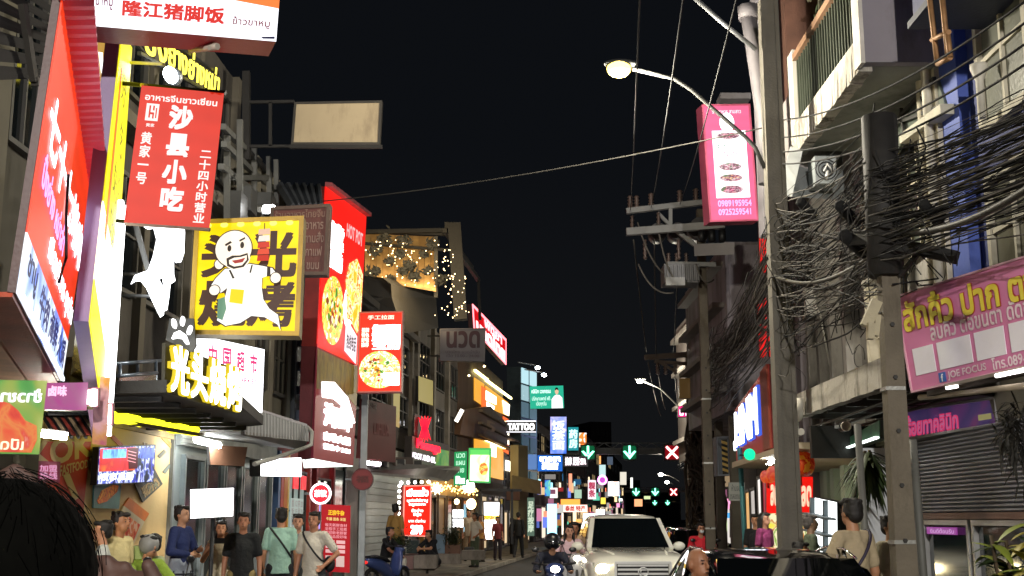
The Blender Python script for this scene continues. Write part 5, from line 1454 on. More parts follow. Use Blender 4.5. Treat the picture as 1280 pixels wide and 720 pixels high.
m_ = MB(); m_.tube([P(1030, 214, 16.55), P(1034, 205, 16.5), P(1040, 214, 16.5), P(1044, 205, 16.55)], .02, 5); m_.tube([P(1033, 223, 16.5), P(1035, 214, 16.55)], .025, 5); m_.build("hose", mat("D0D0CC", .5), ac)
# diagonal green panel and trims (stair glazing)
wp = empty("stair_glazing", P(1160, 150, 13), "slanting grey green panes between dark bars beside the white piers", "window")
def onx(u, v, x):    # point on the plane X = x
    o = Vector((0, 0, CAMZ)); r = P(u, v, 10) - o; return o + r * (x / r.x)
xw = RX(14) - .17
pg = [(1085, 186), (1165, 95), (1182, 130), (1120, 190), (1090, 196)]
m_ = MB(); m_.prism([onx(u, v, xw) for u, v in ((1092, 186), (1172, 100), (1182, 134), (1126, 180), (1118, 196), (1098, 200))], (.05, 0, 0)); m_.build("pane", mat("5C645C", .3, 0, .2, 2), wp)
m_ = MB()
for a, b in (((1088, 188), (1168, 98)), ((1126, 136), (1133, 178)), ((1150, 116), (1160, 152)), ((1104, 160), (1180, 132))): m_.bar(onx(*a, xw - .04), onx(*b, xw - .04), .045)
m_.build("dark_bar", mat("30302C", .5), wp)
m_ = MB(); m_.bar(onx(1132, 174, xw - .06), onx(1184, 136, xw - .06), .16, .12); m_.build("sill", mat("B8B4A4", .8), wp)

# blue building, nearer than 12.9
bbm = mat("26336E", .7, 0, .2, 1.2, .2); bbm2 = mat("3C52A0", .6, 0, .12, 1.2, .15)
rb2 = rfac("shophouse", "deep blue painted building at the right edge, next to the white one", 14.0, 5.0, 3.6, 12.5, 7, bbm)
rb2.part("pilaster", .0, 0, .025, 1, .002, .20, mat("C0B8A4", .8, 0, .1, 1)); 
rb2.part("blue_pier", .025, 0, .085, 1, .002, .14, bbm2)
m_ = MB(); m_.tube([rb2.M(.012, .1, .26), rb2.M(.012, 1, .26)], .06, 8); m_.build("drain_pipe", mat("C8C2B0", .6), rb2.root)
window(rb2, .13, .565, .28, .745, mat("BCB6A2", .7), mat("6A6C60", .25, 0, .2, 2), 2, 2, .09, z=.01)
window(rb2, .13, .80, .28, .94, mat("A8A290", .7), mat("5A5A4C", .25, 0, .2, 2), 2, 2, .09, z=.01)
window(rb2, .42, .565, .60, .745, mat("BCB6A2", .7), mat("6A6C60", .25), 2, 2, .09, z=.01)
bx = empty("bay_box", (4.8, 11, 7.1), "dark blue projecting box at the upper right corner", "bay")
m_ = MB(); m_.box(RX(10) - .85, 8.8, P(1160, 30, 12.6).z, RX(10) + .01, 12.5, 10.5); m_.build("box", mat("1C2A60", .6, 0, .3, 1), bx)
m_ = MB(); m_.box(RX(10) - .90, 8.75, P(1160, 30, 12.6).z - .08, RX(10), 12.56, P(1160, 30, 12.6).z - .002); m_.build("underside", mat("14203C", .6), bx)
cup = empty("pipe_funnel", P(1226, 90, 12.4), "white rain funnel and pipe on the blue pier", "drain funnel")
m_ = MB(); c = onx(1224, 92, RX(12) - .22)
m_.tube([c + Vector((0, 0, .10)), c + Vector((0, 0, .06)), c - Vector((0, 0, .08)), c - Vector((0, 0, .5))], [.10, .10, .045, .035], 8); m_.build("funnel", mat("C0BCB0", .6), cup)
# rusty hanging brackets
lr = empty("rusty_ladder", P(1172, 60, 12), "rusty steel pipe frame hanging down from the blue box", "pipe frame")
x_ = 4.25
m_ = MB()
for a, b in (((1160, -20), (1172, 80)), ((1176, -20), (1185, 68)), ((1172, 80), (1188, 72)), ((1165, 50), (1186, 40)), ((1188, 72), (1184, 40))): m_.tube([onx(*a, x_), onx(*b, x_)], .028, 6)
m_.build("pipe", mat("A07850", .6, .4, .4, 6), lr)

# --- concrete canopy y 12.9..17, weathered front
cano = empty("canopy", (4.6, 15, 3.2), "weathered whitewashed concrete canopy over the shop doors", "canopy")
m_ = MB(); n_ = 24
for k in range(n_):
    y0 = 12.6 + k * 4.3 / n_; y1 = y0 + 4.3 / n_; j = random.uniform(-.006, .012)
    m_.hexa([(3.92, y0, 3.08 + j), (4.06, y0, 3.08 + j), (4.06, y1, 3.08 + j), (3.92, y1, 3.08 + j), (3.92, y0, 3.40), (4.06, y0, 3.40), (4.06, y1, 3.40), (3.92, y1, 3.40)])
m_.build("front_edge", whitec, cano)
m_ = MB(); m_.box(4.06, 12.6, 3.28, RX(15), 16.9, 3.38); m_.build("slab", mat("7E766A", .85, 0, .25, 1.2, .3), cano)
m_ = MB()
for y in (13.0, 13.9, 14.8, 15.7, 16.6): m_.bar((4.08, y, 3.12), (RX(15) - .02, y, 3.12), .08, .12)
for x in (4.3, 4.6, 4.9): m_.tube([(x, 12.7, 3.05), (x, 17.4, 3.0)], .02, 6)
m_.build("beam", mat("4A4640", .6, .2), cano)
m_ = MB(); m_.tube([(3.85, 16.2, 3.3), (3.85, 16.2, 3.15), (3.86, 16.35, 3.05), (3.87, 16.6, 3.05), (3.87, 16.62, 2.9), (3.87, 16.5, 2.85), (3.87, 16.3, 2.86)], .05, 8); m_.build("drain_pipe", mat("C8C2B4", .6), cano)
# lean boxes under
m_ = MB(); m_.box(4.2, 17.1, 2.55, RX(18), 17.2, 3.0); m_.build("dark_fascia", mat("201E1C", .7), cano)

# ground floor: shutter shop (y 16..12.9 => u 1150..1260)
gf = rfac("shutter_shop", "shop with a grey roller shutter half down over a glass front", 16.1, 9.0, PAV, 3.44, 4, mat("7A7468", .8, 0, .2, 1, .2))
def G(u, v): return OnR(gf, u, v)
shs0 = G(1150, 600)[0]; 
zt = OnR(gf, 1150, 548)[1]; zbm = OnR(gf, 1200, 641)[1]
ns_ = 20
for k in range(ns_):
    t0 = zt + (zbm - zt) * k / ns_; t1 = zt + (zbm - zt) * (k + 1) / ns_
    mb = MB()
    prof = [(t0, .03), (t0 + (t1 - t0) * .25, .075), (t0 + (t1 - t0) * .6, .075), (t1, .03)]
    for (ta, za), (tb, zb_) in zip(prof, prof[1:]):
        mb.hexa([gf.M(shs0, tb, zb_ - .02), gf.M(.98, tb, zb_ - .02), gf.M(.98, ta, za - .02), gf.M(shs0, ta, za - .02), gf.M(shs0, tb, zb_), gf.M(.98, tb, zb_), gf.M(.98, ta, za), gf.M(shs0, ta, za)])
    mb.build("shutter_slat", mat("9A9CA4", .42, .15, .15, 2, .05), gf.root)
gf.part("shutter_rail", shs0, zbm, .98, zbm + .022, .01, .11, mat("8A6A5C", .6))
gf.part("jamb", shs0 - .03, zt - .02, shs0, 1, .002, .14, mat("6E665A", .7, 0, .2, 1)); gf.part("jamb", shs0 - .075, zt - .02, shs0 - .035, 1, .002, .10, mat("5A5448", .7))
for i in range(4):
    s0 = shs0 + .03 + i * .235
    window(gf, s0, zbm + .025, s0 + .22, .99, mat("B8B8B8", .3, .4), glass("18282A", .08), 1, 1, .06)
gf.part("sticker", shs0 + .055, G(1185, 659)[1], shs0 + .20, G(1185, 668)[1], .07, .085, em("B050B0", .45, False))
text(gf, "ยินดีต้อนรับ", shs0 + .075, G(1185, 660.5)[1], shs0 + .19, G(1185, 666.5)[1], em("E8C0F0", .7, False), 0, .088)
gf.part("side_wall", 0, 0, shs0 - .08, 1, .002, .03, mat("A8AC9C", .8, 0, .15, 1))

# purple sign above the shutter
psn = sign("shop_sign", "purple and pink shop sign in a bright metal frame above the roller shutter", [(1131, 512, 15.5), (1246, 496, 13.2), (1250, 531, 13.2), (1131, 551, 15.5)], picture(["8A4A88", "7A4A90", "5A4A88", "6A5090", "A04A80"], 1.3, .16, False, False, 1), .15, mat("6A6A70", .4, .5), .03, mat("D0D0D4", .3, .5))
text(psn, "ร้อยทาคลินิก", .03, .22, .62, .92, em("E04070", .55, False), .05); text(psn, "ร้อยทาคลินิก", .05, .28, .61, .86, em("D070A0", .45, False), .0, .017)
psn.part("small_print", .82, .55, .94, .75, .012, .016, em("B0A870", .4, False))
psn.part("top_cover", -.0, -.10, 1, -.01, -.4, .2, mat("3A3632", .6))

# pink tilted signboard with white price squares
pk_ = sign("shop_sign", "tilted pink signboard with yellow Thai words and four blank white squares", [(1120, 370, 12.2), (1300, 314, 10.3), (1316, 451, 10.3), (1141, 491, 12.2)], mat("D67EAA", .5, 0, .08, 1.5, .05), .12, mat("C87A98", .5), .018, mat("D8A8B8", .5))
yl = mat("F4DC48", .5); pw_ = mat("F4DCE4", .5); wq = mat("F0ECF4", .45, 0, .04, 1)
text(pk_, "สักคิ้ว ปาก ตา", .03, .06, .96, .40, mat("C04A38", .5), .05, .014); text(pk_, "สักคิ้ว ปาก ตา", .035, .065, .955, .395, yl, .03, .020)
text(pk_, "ลบคิ้ว ต่อขนตา ดัดขนตา", .22, .355, 1.05, .545, pw_, .02, .014)
for a, b in ((.065, .225), (.255, .50), (.53, .73), (.765, 1.1)):
    pk_.part("price_square", a, .575, min(b, .985), .845, .013, .02, wq)
text(pk_, "JOE FOCUS", .30, .875, .58, .965, pw_, .02, .014); text(pk_, "โทร.089-5557", .62, .85, .98, .965, pw_, .02, .014)
pk_.part("emblem_square", .235, .87, .285, .965, .013, .02, mat("3A68B8", .5)); text(pk_, "f", .253, .885, .272, .96, mat("F0F0F8"), .03, .024)
m_ = MB(); m_.bar(pk_.M(.0, 1.02, -.2), pk_.M(1, 1.02, -.2), .06); m_.bar(pk_.M(.1, .1, -.12), pk_.M(.15, 0, -1.2), .05); m_.bar(pk_.M(.8, .1, -.12), pk_.M(.85, 0, -1.0), .05)
m_.build("support_frame", mat("5A5248", .6, .3), pk_.root)
ft = empty("tube_light", pk_.M(.75, 1.05, .1), "thin white tube light glinting under the pink signboard", "tube light")
m_ = MB(); m_.tube([pk_.M(.66, 1.025, .05), pk_.M(.86, 1.03, .05)], .02, 6); m_.tube([pk_.M(.30, 1.035, .05), pk_.M(.38, 1.04, .05)], .016, 6); m_.build("tube", em("FFF8F4", 5), ft)
m_ = MB(); m_.bar(pk_.M(.28, 1.01, .03), pk_.M(.9, 1.01, .03), .03); m_.build("fitting", mat("8A8074"), ft)
m_ = MB(); m_.tube([P(1150, 497, 12.6), P(1215, 490, 11.6), P(1300, 480, 10.4)], .03, 8); m_.build("conduit", mat("9A8E7C", .6), ft)
# green sign, round sign
gs_ = sign("shop_sign", "dark green slanted sign with a lit white lower edge behind the second pole", [(1058, 549, 17.4), (1100, 525, 15.2), (1100, 548, 15.2), (1058, 562, 17.4)], picture(["2A4A34", "3A5A40", "284034", "3C7A3C"], 2, .12, False, False), .12, mat("3A4A40"))
gs_.part("lit_edge", 0, .9, 1, 1.0, .012, .06, em("F0FFF8", 3.0))
dr = disc_sign("round_sign", "small round pale sign under the concrete canopy", 1057, 533, 14.6, 6.2, mat("C8C0B0", .5, 0, .3, 20), mat("E0DCD0", .5), None, None)

# columned pale green shop front, y 17..26 on the right
cf = rfac("lantern_shop", "pale green columned shopfront with red panels and lit shelves", 27.0, 16.3, PAV, 3.0, 3, mat("A8B49C", .8, 0, .1, 1, .15))
for s in (.26, .36, .50, .66, .80, .93): cf.part("column", s, .08, s + .05, 1, .002, .22, mat("BCC8AC", .8, 0, .08, 1))
cf.part("fascia", 0, 0, 1, .10, .002, .3, mat("C0BEA8", .8))
# white lit shelves
ls = sign("lit_shelves", "white lit display shelves with dark bars in the pale shop", [(1018, 622, 19.5), (1046, 628, 18.3), (1047, 700, 18.3), (1018, 690, 19.5)], em("F8FFFF", 1.9), .2, DARKM(), cat="display")
for t in (.28, .58, .84): ls.part("shelf", 0, t, 1, t + .035, .012, .2, mat("5A6468"))
for s in (.0, .6): ls.part("post", s, 0, s + .06, 1, .012, .08, mat("4A5458"))
for (u0, u1, v0, v1, d, lab) in ((958, 974, 594, 640, 22, "red poster panel left of the front street lamp pole"), (995, 1016, 596, 640, 20, "red poster panel right of the front street lamp pole")):
    q_ = sign("poster_panel", lab, [(u0, v0, d), (u1, v0, d), (u1, v1 + 50, d), (u0, v1 + 50, d)], em("E81810", .85), .08, DARKM(), cat="poster")
    q_.part("food_print", .02, .50, .98, .98, .012, .02, picture(["F0E040", "E8D890", "D08020", "F8F0C0", "80A830", "E04020"], 3.2, .85, False, True, 4))
    text(q_, "ลด", .3, .12, .9, .4, em("F8D0B0", .9, False), .04)
# red lanterns and ceiling lamps
for i, (u, v, d, r) in enumerate(((960, 596, 18, .11), (970, 592, 17.5, .13), (1000, 580, 18, .21))):
    ln_ = empty("lantern", P(u, v, d) - Vector((0, 0, r)), ["small orange red paper lantern at the shop entrance", "larger orange red paper lantern next to the street lamp pole", "big dull red lantern half behind the street lamp pole"][i], "lantern", "red lanterns")
    m_ = MB()
    for k in range(12):
        a = 2 * pi * k / 12
        m_.ell(P(u, v, d) + Vector((cos(a) * r * .45, sin(a) * r * .45, 0)), (r * .62, r * .62, r * .85), 8, 6)
    m_.build("shade", picture(["D82010", "F06020", "E84018", "F8A030"], 6, .55 if i < 2 else .05, False, True), ln_)
    m_ = MB(); m_.tube([P(u, v, d) + Vector((0, 0, r * .8)), P(u, v, d) + Vector((0, 0, r * 2))], .012, 5); m_.build("cord", DARKM(), ln_)
    m_ = MB(); m_.tube([P(u, v, d) - Vector((0, 0, r * .8)), P(u, v, d) - Vector((0, 0, r * 1.5))], .02, 6); m_.build("tassel", mat("C02818"), ln_)
for i, (u0, u1, v, d) in enumerate(((998, 1012, 560, 18.5), (958, 972, 578, 20))):
    cl_ = empty("ceiling_lamp", P(u0, v, d), ["bright ceiling lamp right of the street lamp pole", "bright ceiling lamp above the orange lanterns"][i], "ceiling lamp")
    m_ = MB(); m_.hexa([P(u0, v + 3, d), P(u0 + 6, v + 3, d), P(u1, v - 2, d + .5), P(u0 + 5, v - 2, d + .5), P(u0, v + 1.5, d), P(u0 + 6, v + 1.5, d), P(u1, v - 3.5, d + .5), P(u0 + 5, v - 3.5, d + .5)]); m_.build("diffuser", em("FFFFF4", 70), cl_)
# canopy soffit over lanterns
m_ = MB(); m_.hexa([P(915, 585, 24), (RX(24), 24, 2.62), (RX(17.3), 17.3, 2.62), P(990, 560, 17.3), P(915, 578, 24), (RX(24), 24, 2.78), (RX(17.3), 17.3, 2.78), P(990, 553, 17.3)])
solo(m_, "canopy", mat("B8A890", .8, 0, .12, 1), "flat cream canopy over the lantern shop", "canopy")
# red sign with striped blue white letters
rw = sign("shop_sign", "leaning red sign with tall white and blue glowing strokes by the street lamp pole", [(919, 512, 25), (961, 455, 20.5), (966, 560, 20.5), (921, 578, 25)], em("A02420", .35, True, .1, 1), .3, mat("5A1C1C", .5), .0)
text(rw, "MNM", .06, .12, .78, .78, em("3858C8", 1.0, False), .05, .012, .05); text(rw, "MNM", .10, .14, .76, .76, em("F4F8FF", 2.8), .025, .065, .02)
rw.part("brick_edge", .84, 0, 1, 1, .012, .05, mat("8A3E30", .7))
rw.poly("logo_glow", [(-.02, .62), (.12, .55), (.14, .72), (0, .78)], .012, .05, em("F0FFFF", 3.0))
gl_ = empty("green_lamp", P(937, 568, 21), "round green lamp at the foot of the leaning red sign", "lamp")
m_ = MB(); m_.ell(P(937, 568, 21), (.1, .1, .1), 12, 8); m_.build("lens", em("10C080", 1.6), gl_); m_ = MB(); m_.bar(P(925, 569, 21.2), P(937, 569, 21.1), .03); m_.build("bracket", DARKM(), gl_)
# red vertical glows behind the pole (upper)
for i, (pts, d) in enumerate(((((948, 258), (958, 256), (958, 340), (950, 342)), 22), (((970, 368), (984, 360), (986, 400), (974, 402)), 21), (((960, 420), (990, 424), (990, 448), (962, 446)), 21.5), (((946, 380), (958, 372), (958, 445), (950, 448)), 22))):
    q_ = sign("red_neon_panel", ["slim red neon panel left of the street lamp pole, upper one", "red neon scrap right of the pole above the cable tangle", "wide red glow panel inside the cable tangle", "slim red neon panel left of the pole, lower one"][i], [(u, v, d) for u, v in (pts[0], pts[1], pts[2], pts[3])], em("D81818", .85 if i in (0, 3) else .6), .1, mat("4A1818"))
# buildings behind, right side further along
rb3 = rfac("shophouse", "tall grey shophouse with pale piers behind the front street lamp", 26.5, 18.5, 3.05, 11.6, 7, mat("6E6A64", .85, 0, .3, .8, .3, dirt="4A4742", dscale=.8))
for s in (.06, .30, .54, .78): rb3.part("pier", s, 0, s + .05, 1, .002, .25, mat("8E8A84", .85, 0, .2, 1, .2, dirt="5E5A54", dscale=1))
for s in (.13, .37, .61):
    for t in (.10, .40, .70): window(rb3, s, t, s + .15, t + .20, mat("55524C"), dglass, 2, 2)
rb4 = rfac("shophouse", "mauve grey slab sided shophouse behind the vertical pink sign", 36, 26.8, PAV, 11.5, 7, mat("6C6468", .85, 0, .2, .8, .2, dirt="4E484C", dscale=.8))
for t in (.1, .34, .58):
    for s in (.08, .40, .70): window(rb4, s, t, s + .2, t + .14, mat("4A464A"), dglass, 2, 2)
rb4.part("corner_pier", .90, 0, 1, 1, .002, .3, mat("8A8286", .85, 0, .12, 1))
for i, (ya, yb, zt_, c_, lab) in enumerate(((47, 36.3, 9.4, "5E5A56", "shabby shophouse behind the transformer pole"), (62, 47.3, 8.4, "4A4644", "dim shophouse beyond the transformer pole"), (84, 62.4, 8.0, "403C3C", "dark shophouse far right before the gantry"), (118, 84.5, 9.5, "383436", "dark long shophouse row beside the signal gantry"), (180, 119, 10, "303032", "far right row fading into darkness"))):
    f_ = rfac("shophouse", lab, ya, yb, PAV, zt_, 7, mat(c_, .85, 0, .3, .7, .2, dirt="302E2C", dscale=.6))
    for k in range(4):
        if i > 1: panels(f_, .05 + k * .24, 90 + i * 9 + k)
        for t in (.1, .36): window(f_, .05 + k * .24, t, .23 + k * .24, t + .16, mat("35322E"), dglass, 2, 2, .1)
        window(f_, .04 + k * .24, .66, .25 + k * .24, .99, mat("5A5650"), em(["F0E8E0", "C03848", "F0F0FF", "D0A060"][(k + i) % 4], [.9, .45, .7, .35][(k + i * 2) % 4]), 1, 1, .1)
for (u0, v0, u1, v1, d, col, k, t, lab) in ((848, 508, 865, 521, 40, "E02878", 1.2, "บาร์", "small glowing pink sign under the tan box on the far right"), (784, 0, 0, 0, 0, 0, 0, 0, 0)):
    if d: glow("shop_sign", lab, u0, v0, u1, v1, d, col, k, t, "FFD0F0", 2.4)
glow("shop_sign", "tan boxed board high on the cable laden pole", 849, 473, 872, 498, 36, "8A6A3C", .16, None, depth=.25)
glow("shop_sign", "red glowing strip low behind the cable pole", 884, 640, 892, 668, 44, "D83848", 1.0)
glow("shop_sign", "small blue lit screen low between the poles", 896, 627, 905, 633, 48, "5878E0", 1.4)
glow("shop_sign", "pale green lit doorway between poles", 899, 640, 909, 664, 46, "B8D890", .9)
glow("shop_sign", "maroon shop panel behind the white notice", 914, 630, 931, 672, 40, "5A2024", .35)
glow("notice_board", "white notice board fixed to the teal pipe", 911, 603, 931, 626, 24, "A8A698", .22, "ห้ามจอด\nตลอดแนว", "505050", .1, .05, "notice", 0, False)
hz = sign("control_box", "grey control box with a black and yellow hazard stripe", [(895, 546, 28), (913, 545, 28), (915, 594, 28), (897, 595, 28)], mat("6A7280", .5, .2, .15, 2), .5, mat("5A6270"), .03, mat("8A90A0"), "control box")
for k in range(6):
    t0 = .1 + k * .14; hz.poly("hazard_stripe", [(.35, t0), (.75, t0 + .06), (.75, t0 + .13), (.35, t0 + .07)], .012, .02, mat("D8B868" if k % 2 == 0 else "D0B060", .5)); 
hz.part("stripe_ground", .35, .08, .75, .97, .008, .0115, mat("1E1C18", .5))
tp_ = empty("steel_pipe", (P(933, 690, 24).x, 24, PAV), "thin teal pipe standing beside the white notice", "pipe")
x0 = P(933, 690, 24).x; m_ = MB(); m_.tube([(x0, 24, PAV), (x0 - .06, 24, P(933, 560, 24).z)], .05, 8); m_.build("shaft", mat("4A8A90", .5, .2), tp_)

for i, (u, d, z0, z1, ln_, c_, lab) in enumerate(((909, 29.5, 4.3, 8.5, 7, "8C868C", "pale mauve grey slab fronted block overhanging the pavement behind the transformer"), (888, 42, 4.0, 9.6, 9, "5E5854", "dingy brown block overhanging the pavement beyond the transformer pole"))):
    x0 = P(u, 400, d).x; f_ = facade("shophouse", lab, (x0, d), (x0 + 3.4, d), z0, z1, ln_, mat(c_, .85, 0, .25, .8, .3, dirt="57524E", dscale=.9))
    for k in range(4): f_.part("wall_slab", .02 + k * .245, .02, .24 + k * .245, .98, .002, .05 + .03 * (k % 2), mat(c_, .85, 0, .2, 1.2, .3, dirt="4E4A48", dscale=1.4))
    for t in (.2, .55): window(f_, .55, t, .72, t + .2, mat("4A4844"), dglass, 2, 2, .05, z=.09)
    q_ = world_plate((x0, d + ln_), (x0, d), z0, z1, f_.root); q_.n = Vector((-1, 0, 0))
    for k in range(4): q_.part("balcony_ledge", .05, .1 + k * .25, .95, .13 + k * .25, .002, .3, mat("77726C", .85, 0, .2, 1, .3))
# --- vertical pink restaurant sign
pv = sign("shop_sign", "tall pink vertical restaurant sign with food pictures and phone numbers", [(877, 131, 21), (937, 130, 21.2), (948, 276, 21.2), (887, 278, 21)], em("F06C94", .88, True, .08, 1.2), .28, mat("8A3A50", .5), .03, mat("D86888", .5))
pv.part("white_panel", .17, .23, .86, .80, .012, .018, em("FFF6FC", 1.7, True))
pv.disc("white_badge", .49, .16, .15, .085, .012, .018, em("FFFFFF", 1.8, False)); text(pv, "ร้านอาหาร สามสาว", .2, .04, .8, .08, em("FFD8E0", 1.2, False), .01)
food = picture(["7A5A68", "C86888", "F0D0D8", "905870", "E8A8B0", "608058"], 7, .75, False, True, 4)
for k, (t0, t1) in enumerate(((.24, .31), (.50, .58), (.595, .675), (.69, .775))):
    pv.disc("plate_picture", .49, (t0 + t1) / 2, .28, (t1 - t0) / 2, .02, .026, em("FFFFFF", 1.2, False)); pv.disc("food_picture", .49, (t0 + t1) / 2, .23, (t1 - t0) / 2 * .78, .027, .032, food); dish(pv, .49, (t0 + t1) / 2, .21, (t1 - t0) / 2 * .7, k, .034, (("C85878", "F0C0C8", "704858"), ("A0607C", "508050", "F8E0E8"), ("D07048", "F0D0A0", "804060"), ("B84870", "E8A0B8", "602848"))[k])
text(pv, "ส้มตำ ไก่ย่าง", .25, .345, .72, .385, em("60A080", .7, False), .02, .022); text(pv, "ต้มยำ", .35, .41, .65, .45, em("804060", .5, False), .01, .022)
text(pv, "0989195954\n0925259541", .19, .82, .88, .945, em("F0A8F0", 1.3, False), .02, .014)
m_ = MB(); m_.bar(pv.M(.95, .2, -.15), pv.M(1.4, .2, -.15), .06); m_.bar(pv.M(.95, .85, -.15), pv.M(1.4, .85, -.15), .06); m_.build("bracket", DARKM(), pv.root)
m_ = MB(); q0 = P(900, 117, 21.3); q1 = P(934, 131, 21.6); m_.box(q0.x, 21.25, q1.z, q1.x, 21.7, q0.z); solo(m_, "cable_box", mat("77747A", .6), "grey metal box on top of the vertical pink sign", "box")

# ------------------------------------------------------------------ utility poles
def square_pole(u, vtop, d, w, label, m=concrete, lean=0.0, notch=True):
    x = P(u, 690, d).x; zt_ = P(u, vtop, d).z
    root = empty("utility_pole", (x, d, PAV), label, "utility pole", "utility poles on the right pavement")
    h = w / 2; m_ = MB()
    m_.hexa([(x - h, d - h, PAV), (x + h, d - h, PAV), (x + h, d + h, PAV), (x - h, d + h, PAV), (x + lean - h * .75, d - h * .75, zt_), (x + lean + h * .75, d - h * .75, zt_), (x + lean + h * .75, d + h * .75, zt_), (x + lean - h * .75, d + h * .75, zt_)])
    m_.build("shaft", m, root)
    if notch:
        for k in range(10):
            if k % 3 == 1:
                zz = PAV + .9 + k * .47; wq_ = w * .52 * (1 - .2 * (zz / max(1, zt_))); m3 = MB(); m3.box(x - wq_, d - wq_, zz, x + wq_, d + wq_, zz + .035); m3.build('steel_band', mat('9A9A94', .4, .6), root)
            z = PAV + .4 + k * .5; m2 = MB(); m2.tube([(x - .0, d - h - .012, z), (x, d - h + .01, z)], .022, 6); m2.build("bolt_hole", mat("1E1C18"), root)
    return root, Vector((x + lean, d, zt_))
p1, t1_ = square_pole(1128, 148, 11.4, .20, "square timber coloured pole in front of the roller shutter, cables round its top", mat("6A6254", .85, 0, .3, 2, .4, dirt="443C30", dscale=1.4), .02)
m_ = MB(); m_.tube([(t1_.x - .02, 11.4, 4.0), (t1_.x, 11.4, 5.6)], .17, 10); m_.build("cable_wrap", mat("1E1C1A", .7, 0, .4, 8), p1)
m_ = MB(); m_.tube([(3.32, 11.55, PAV), (3.28, 11.55, 2.6)], .035, 8); m_.tube([(3.82, 11.5, PAV), (3.78, 11.5, 2.45)], .04, 8); m_.build("conduit", mat("5E5E58", .6), p1)
cbx = empty("junction_box", P(1088, 440, 11.2), "beige junction boxes tilted on the square pole", "junction box")
m_ = MB(); m_.bar(P(1082, 408, 11.2), P(1096, 376, 11.2), .07, .10); m_.bar(P(1094, 420, 11.2), P(1097, 394, 11.2), .05, .08); m_.bar(P(1088, 424, 11.15), P(1088, 404, 11.15), .06, .08); m_.build("box", mat("A89E80", .5), cbx)
p3, t3_ = square_pole(888, 262, 27, .22, "transformer pole with two concrete crossarms", mat("5E564A", .85, 0, .3, 2, .3, dirt="3E382E", dscale=1))
def xarm(name, label, pts, w, h, m, root):
    m_ = MB(); m_.bar(*pts, w, h); return m_.build(name, m, root)
hvm = mat("8A8A8A", .8, 0, .15, 2, .2); da = 26.5
tr = empty("crossarm", P(830, 290, da), "pair of grey crossarms with insulators on the transformer pole", "crossarm")
xarm("arm_beam", "", (P(783, 264, da), P(905, 250, da)), .12, .12, hvm, tr); xarm("arm_beam", "", (P(783, 290, da - .3), P(905, 281, da - .3)), .14, .16, hvm, tr)
m_ = MB(); m_.bar(P(838, 258, da), P(838, 284, da), .08); m_.bar(P(822, 266, da), P(836, 280, da), .07); m_.bar(P(845, 288, da), P(868, 306, da), .09); m_.build("brace", hvm, tr)
insm = mat("5A4A44", .3, 0, .2, 5)
def insul(u, v, d, h=.35, r=.07, parent=None, down=False):
    m_ = MB(); c = P(u, v, d); zs = []; rs = []
    for k in range(5):
        zs += [k * h / 5, k * h / 5 + h / 10]; rs += [r, r * .5]
    m_.tube([c + Vector((0, 0, (-z if down else z))) for z in zs], rs, 8); m_.build("insulator", insm, parent)
for u, v in ((788, 262), (814, 259), (850, 255), (796, 262), (870, 253)): insul(u, v, da, .36, .07, tr)
for u, v in ((806, 300), (848, 300), (790, 270), (823, 266)): insul(u, v, da - .1, .5, .05, tr, True)
dt = empty("switch_drum", P(840, 295, da + .5), "dark round switch drums behind the crossarms", "drum switch")
for u, v, r in ((822, 292, .2), (846, 292, .2), (874, 288, .26)):
    m_ = MB(); c = P(u, v, da + .6); m_.tube([c - Vector((0, .25, 0)), c + Vector((0, .25, 0))], r, 16); m_.build("drum", mat("3C3A3C", .5, .3), dt)
for k, u in enumerate((877, 890, 903)):
    fz_ = empty("fuse", P(u, 302, 26.3), ["left dark fuse cutout on the grey ledge by the pink sign", "middle dark fuse cutout on the grey ledge by the pink sign", "right dark fuse cutout on the grey ledge by the pink sign"][k], "fuse", "fuse cutouts")
    m_ = MB(); c = P(u, 302, 26.3); m_.tube([c, c + Vector((0, 0, .28))], .08, 8); m_.build("body", DARKM(), fz_); m_ = MB(); m_.tube([c + Vector((0, 0, .28)), c + Vector((0, 0, .40))], [.05, .02], 8); m_.build("cap", mat("D8D8D8"), fz_)
m_ = MB(); m_.hexa([P(868, 320, 26.2), P(918, 318, 26.2), P(918, 318, 26.8), P(868, 320, 26.8), P(867, 305, 26.2), P(918, 303, 26.2), P(918, 303, 26.8), P(867, 305, 26.8)])
solo(m_, "concrete_ledge", mat("8E8A8C", .8, 0, .15, 2), "grey concrete ledge under the fuse cutouts", "ledge")
tf = empty("transformer", P(851, 358, 27), "grey metal transformer box with bushings hung at the pole", "transformer")
a = P(829, 332, 26.6); b = P(873, 355, 26.6)
m_ = MB(); m_.box(a.x, 26.4, b.z, b.x, 27.1, a.z); m_.build("tank", mat("6A6A6E", .5, .4, .2, 3), tf)
for k in range(9):
    x = a.x + (b.x - a.x) * (k + .5) / 9; m_ = MB(); m_.box(x - .012, 26.3, b.z + .03, x + .012, 26.4, a.z - .05); m_.build("cooling_fin", mat("77777A", .5, .4), tf)
m_ = MB(); m_.bar(P(834, 330, 26.6), P(894, 331, 26.8), .1); m_.build("hanger", hvm, tf)
m_ = MB(); q = P(845, 352, 26.2); m_.box(q.x - .22, 26.2, q.z - .08, q.x + .2, 26.35, q.z + .1); m_.build("label_plate", mat("A0A0A0", .4), tf)
for u in (836, 846, 858): insul(u, 330, 26.7, .28, .05, tf)
p4, t4_ = square_pole(868, 440, 38, .3, "cable laden pole with a small crossarm further down", mat("6A5A48", .85, 0, .3, 2, .3))
c4 = empty("crossarm", P(840, 447, 38), "small dim crossarm on the cable laden pole", "crossarm")
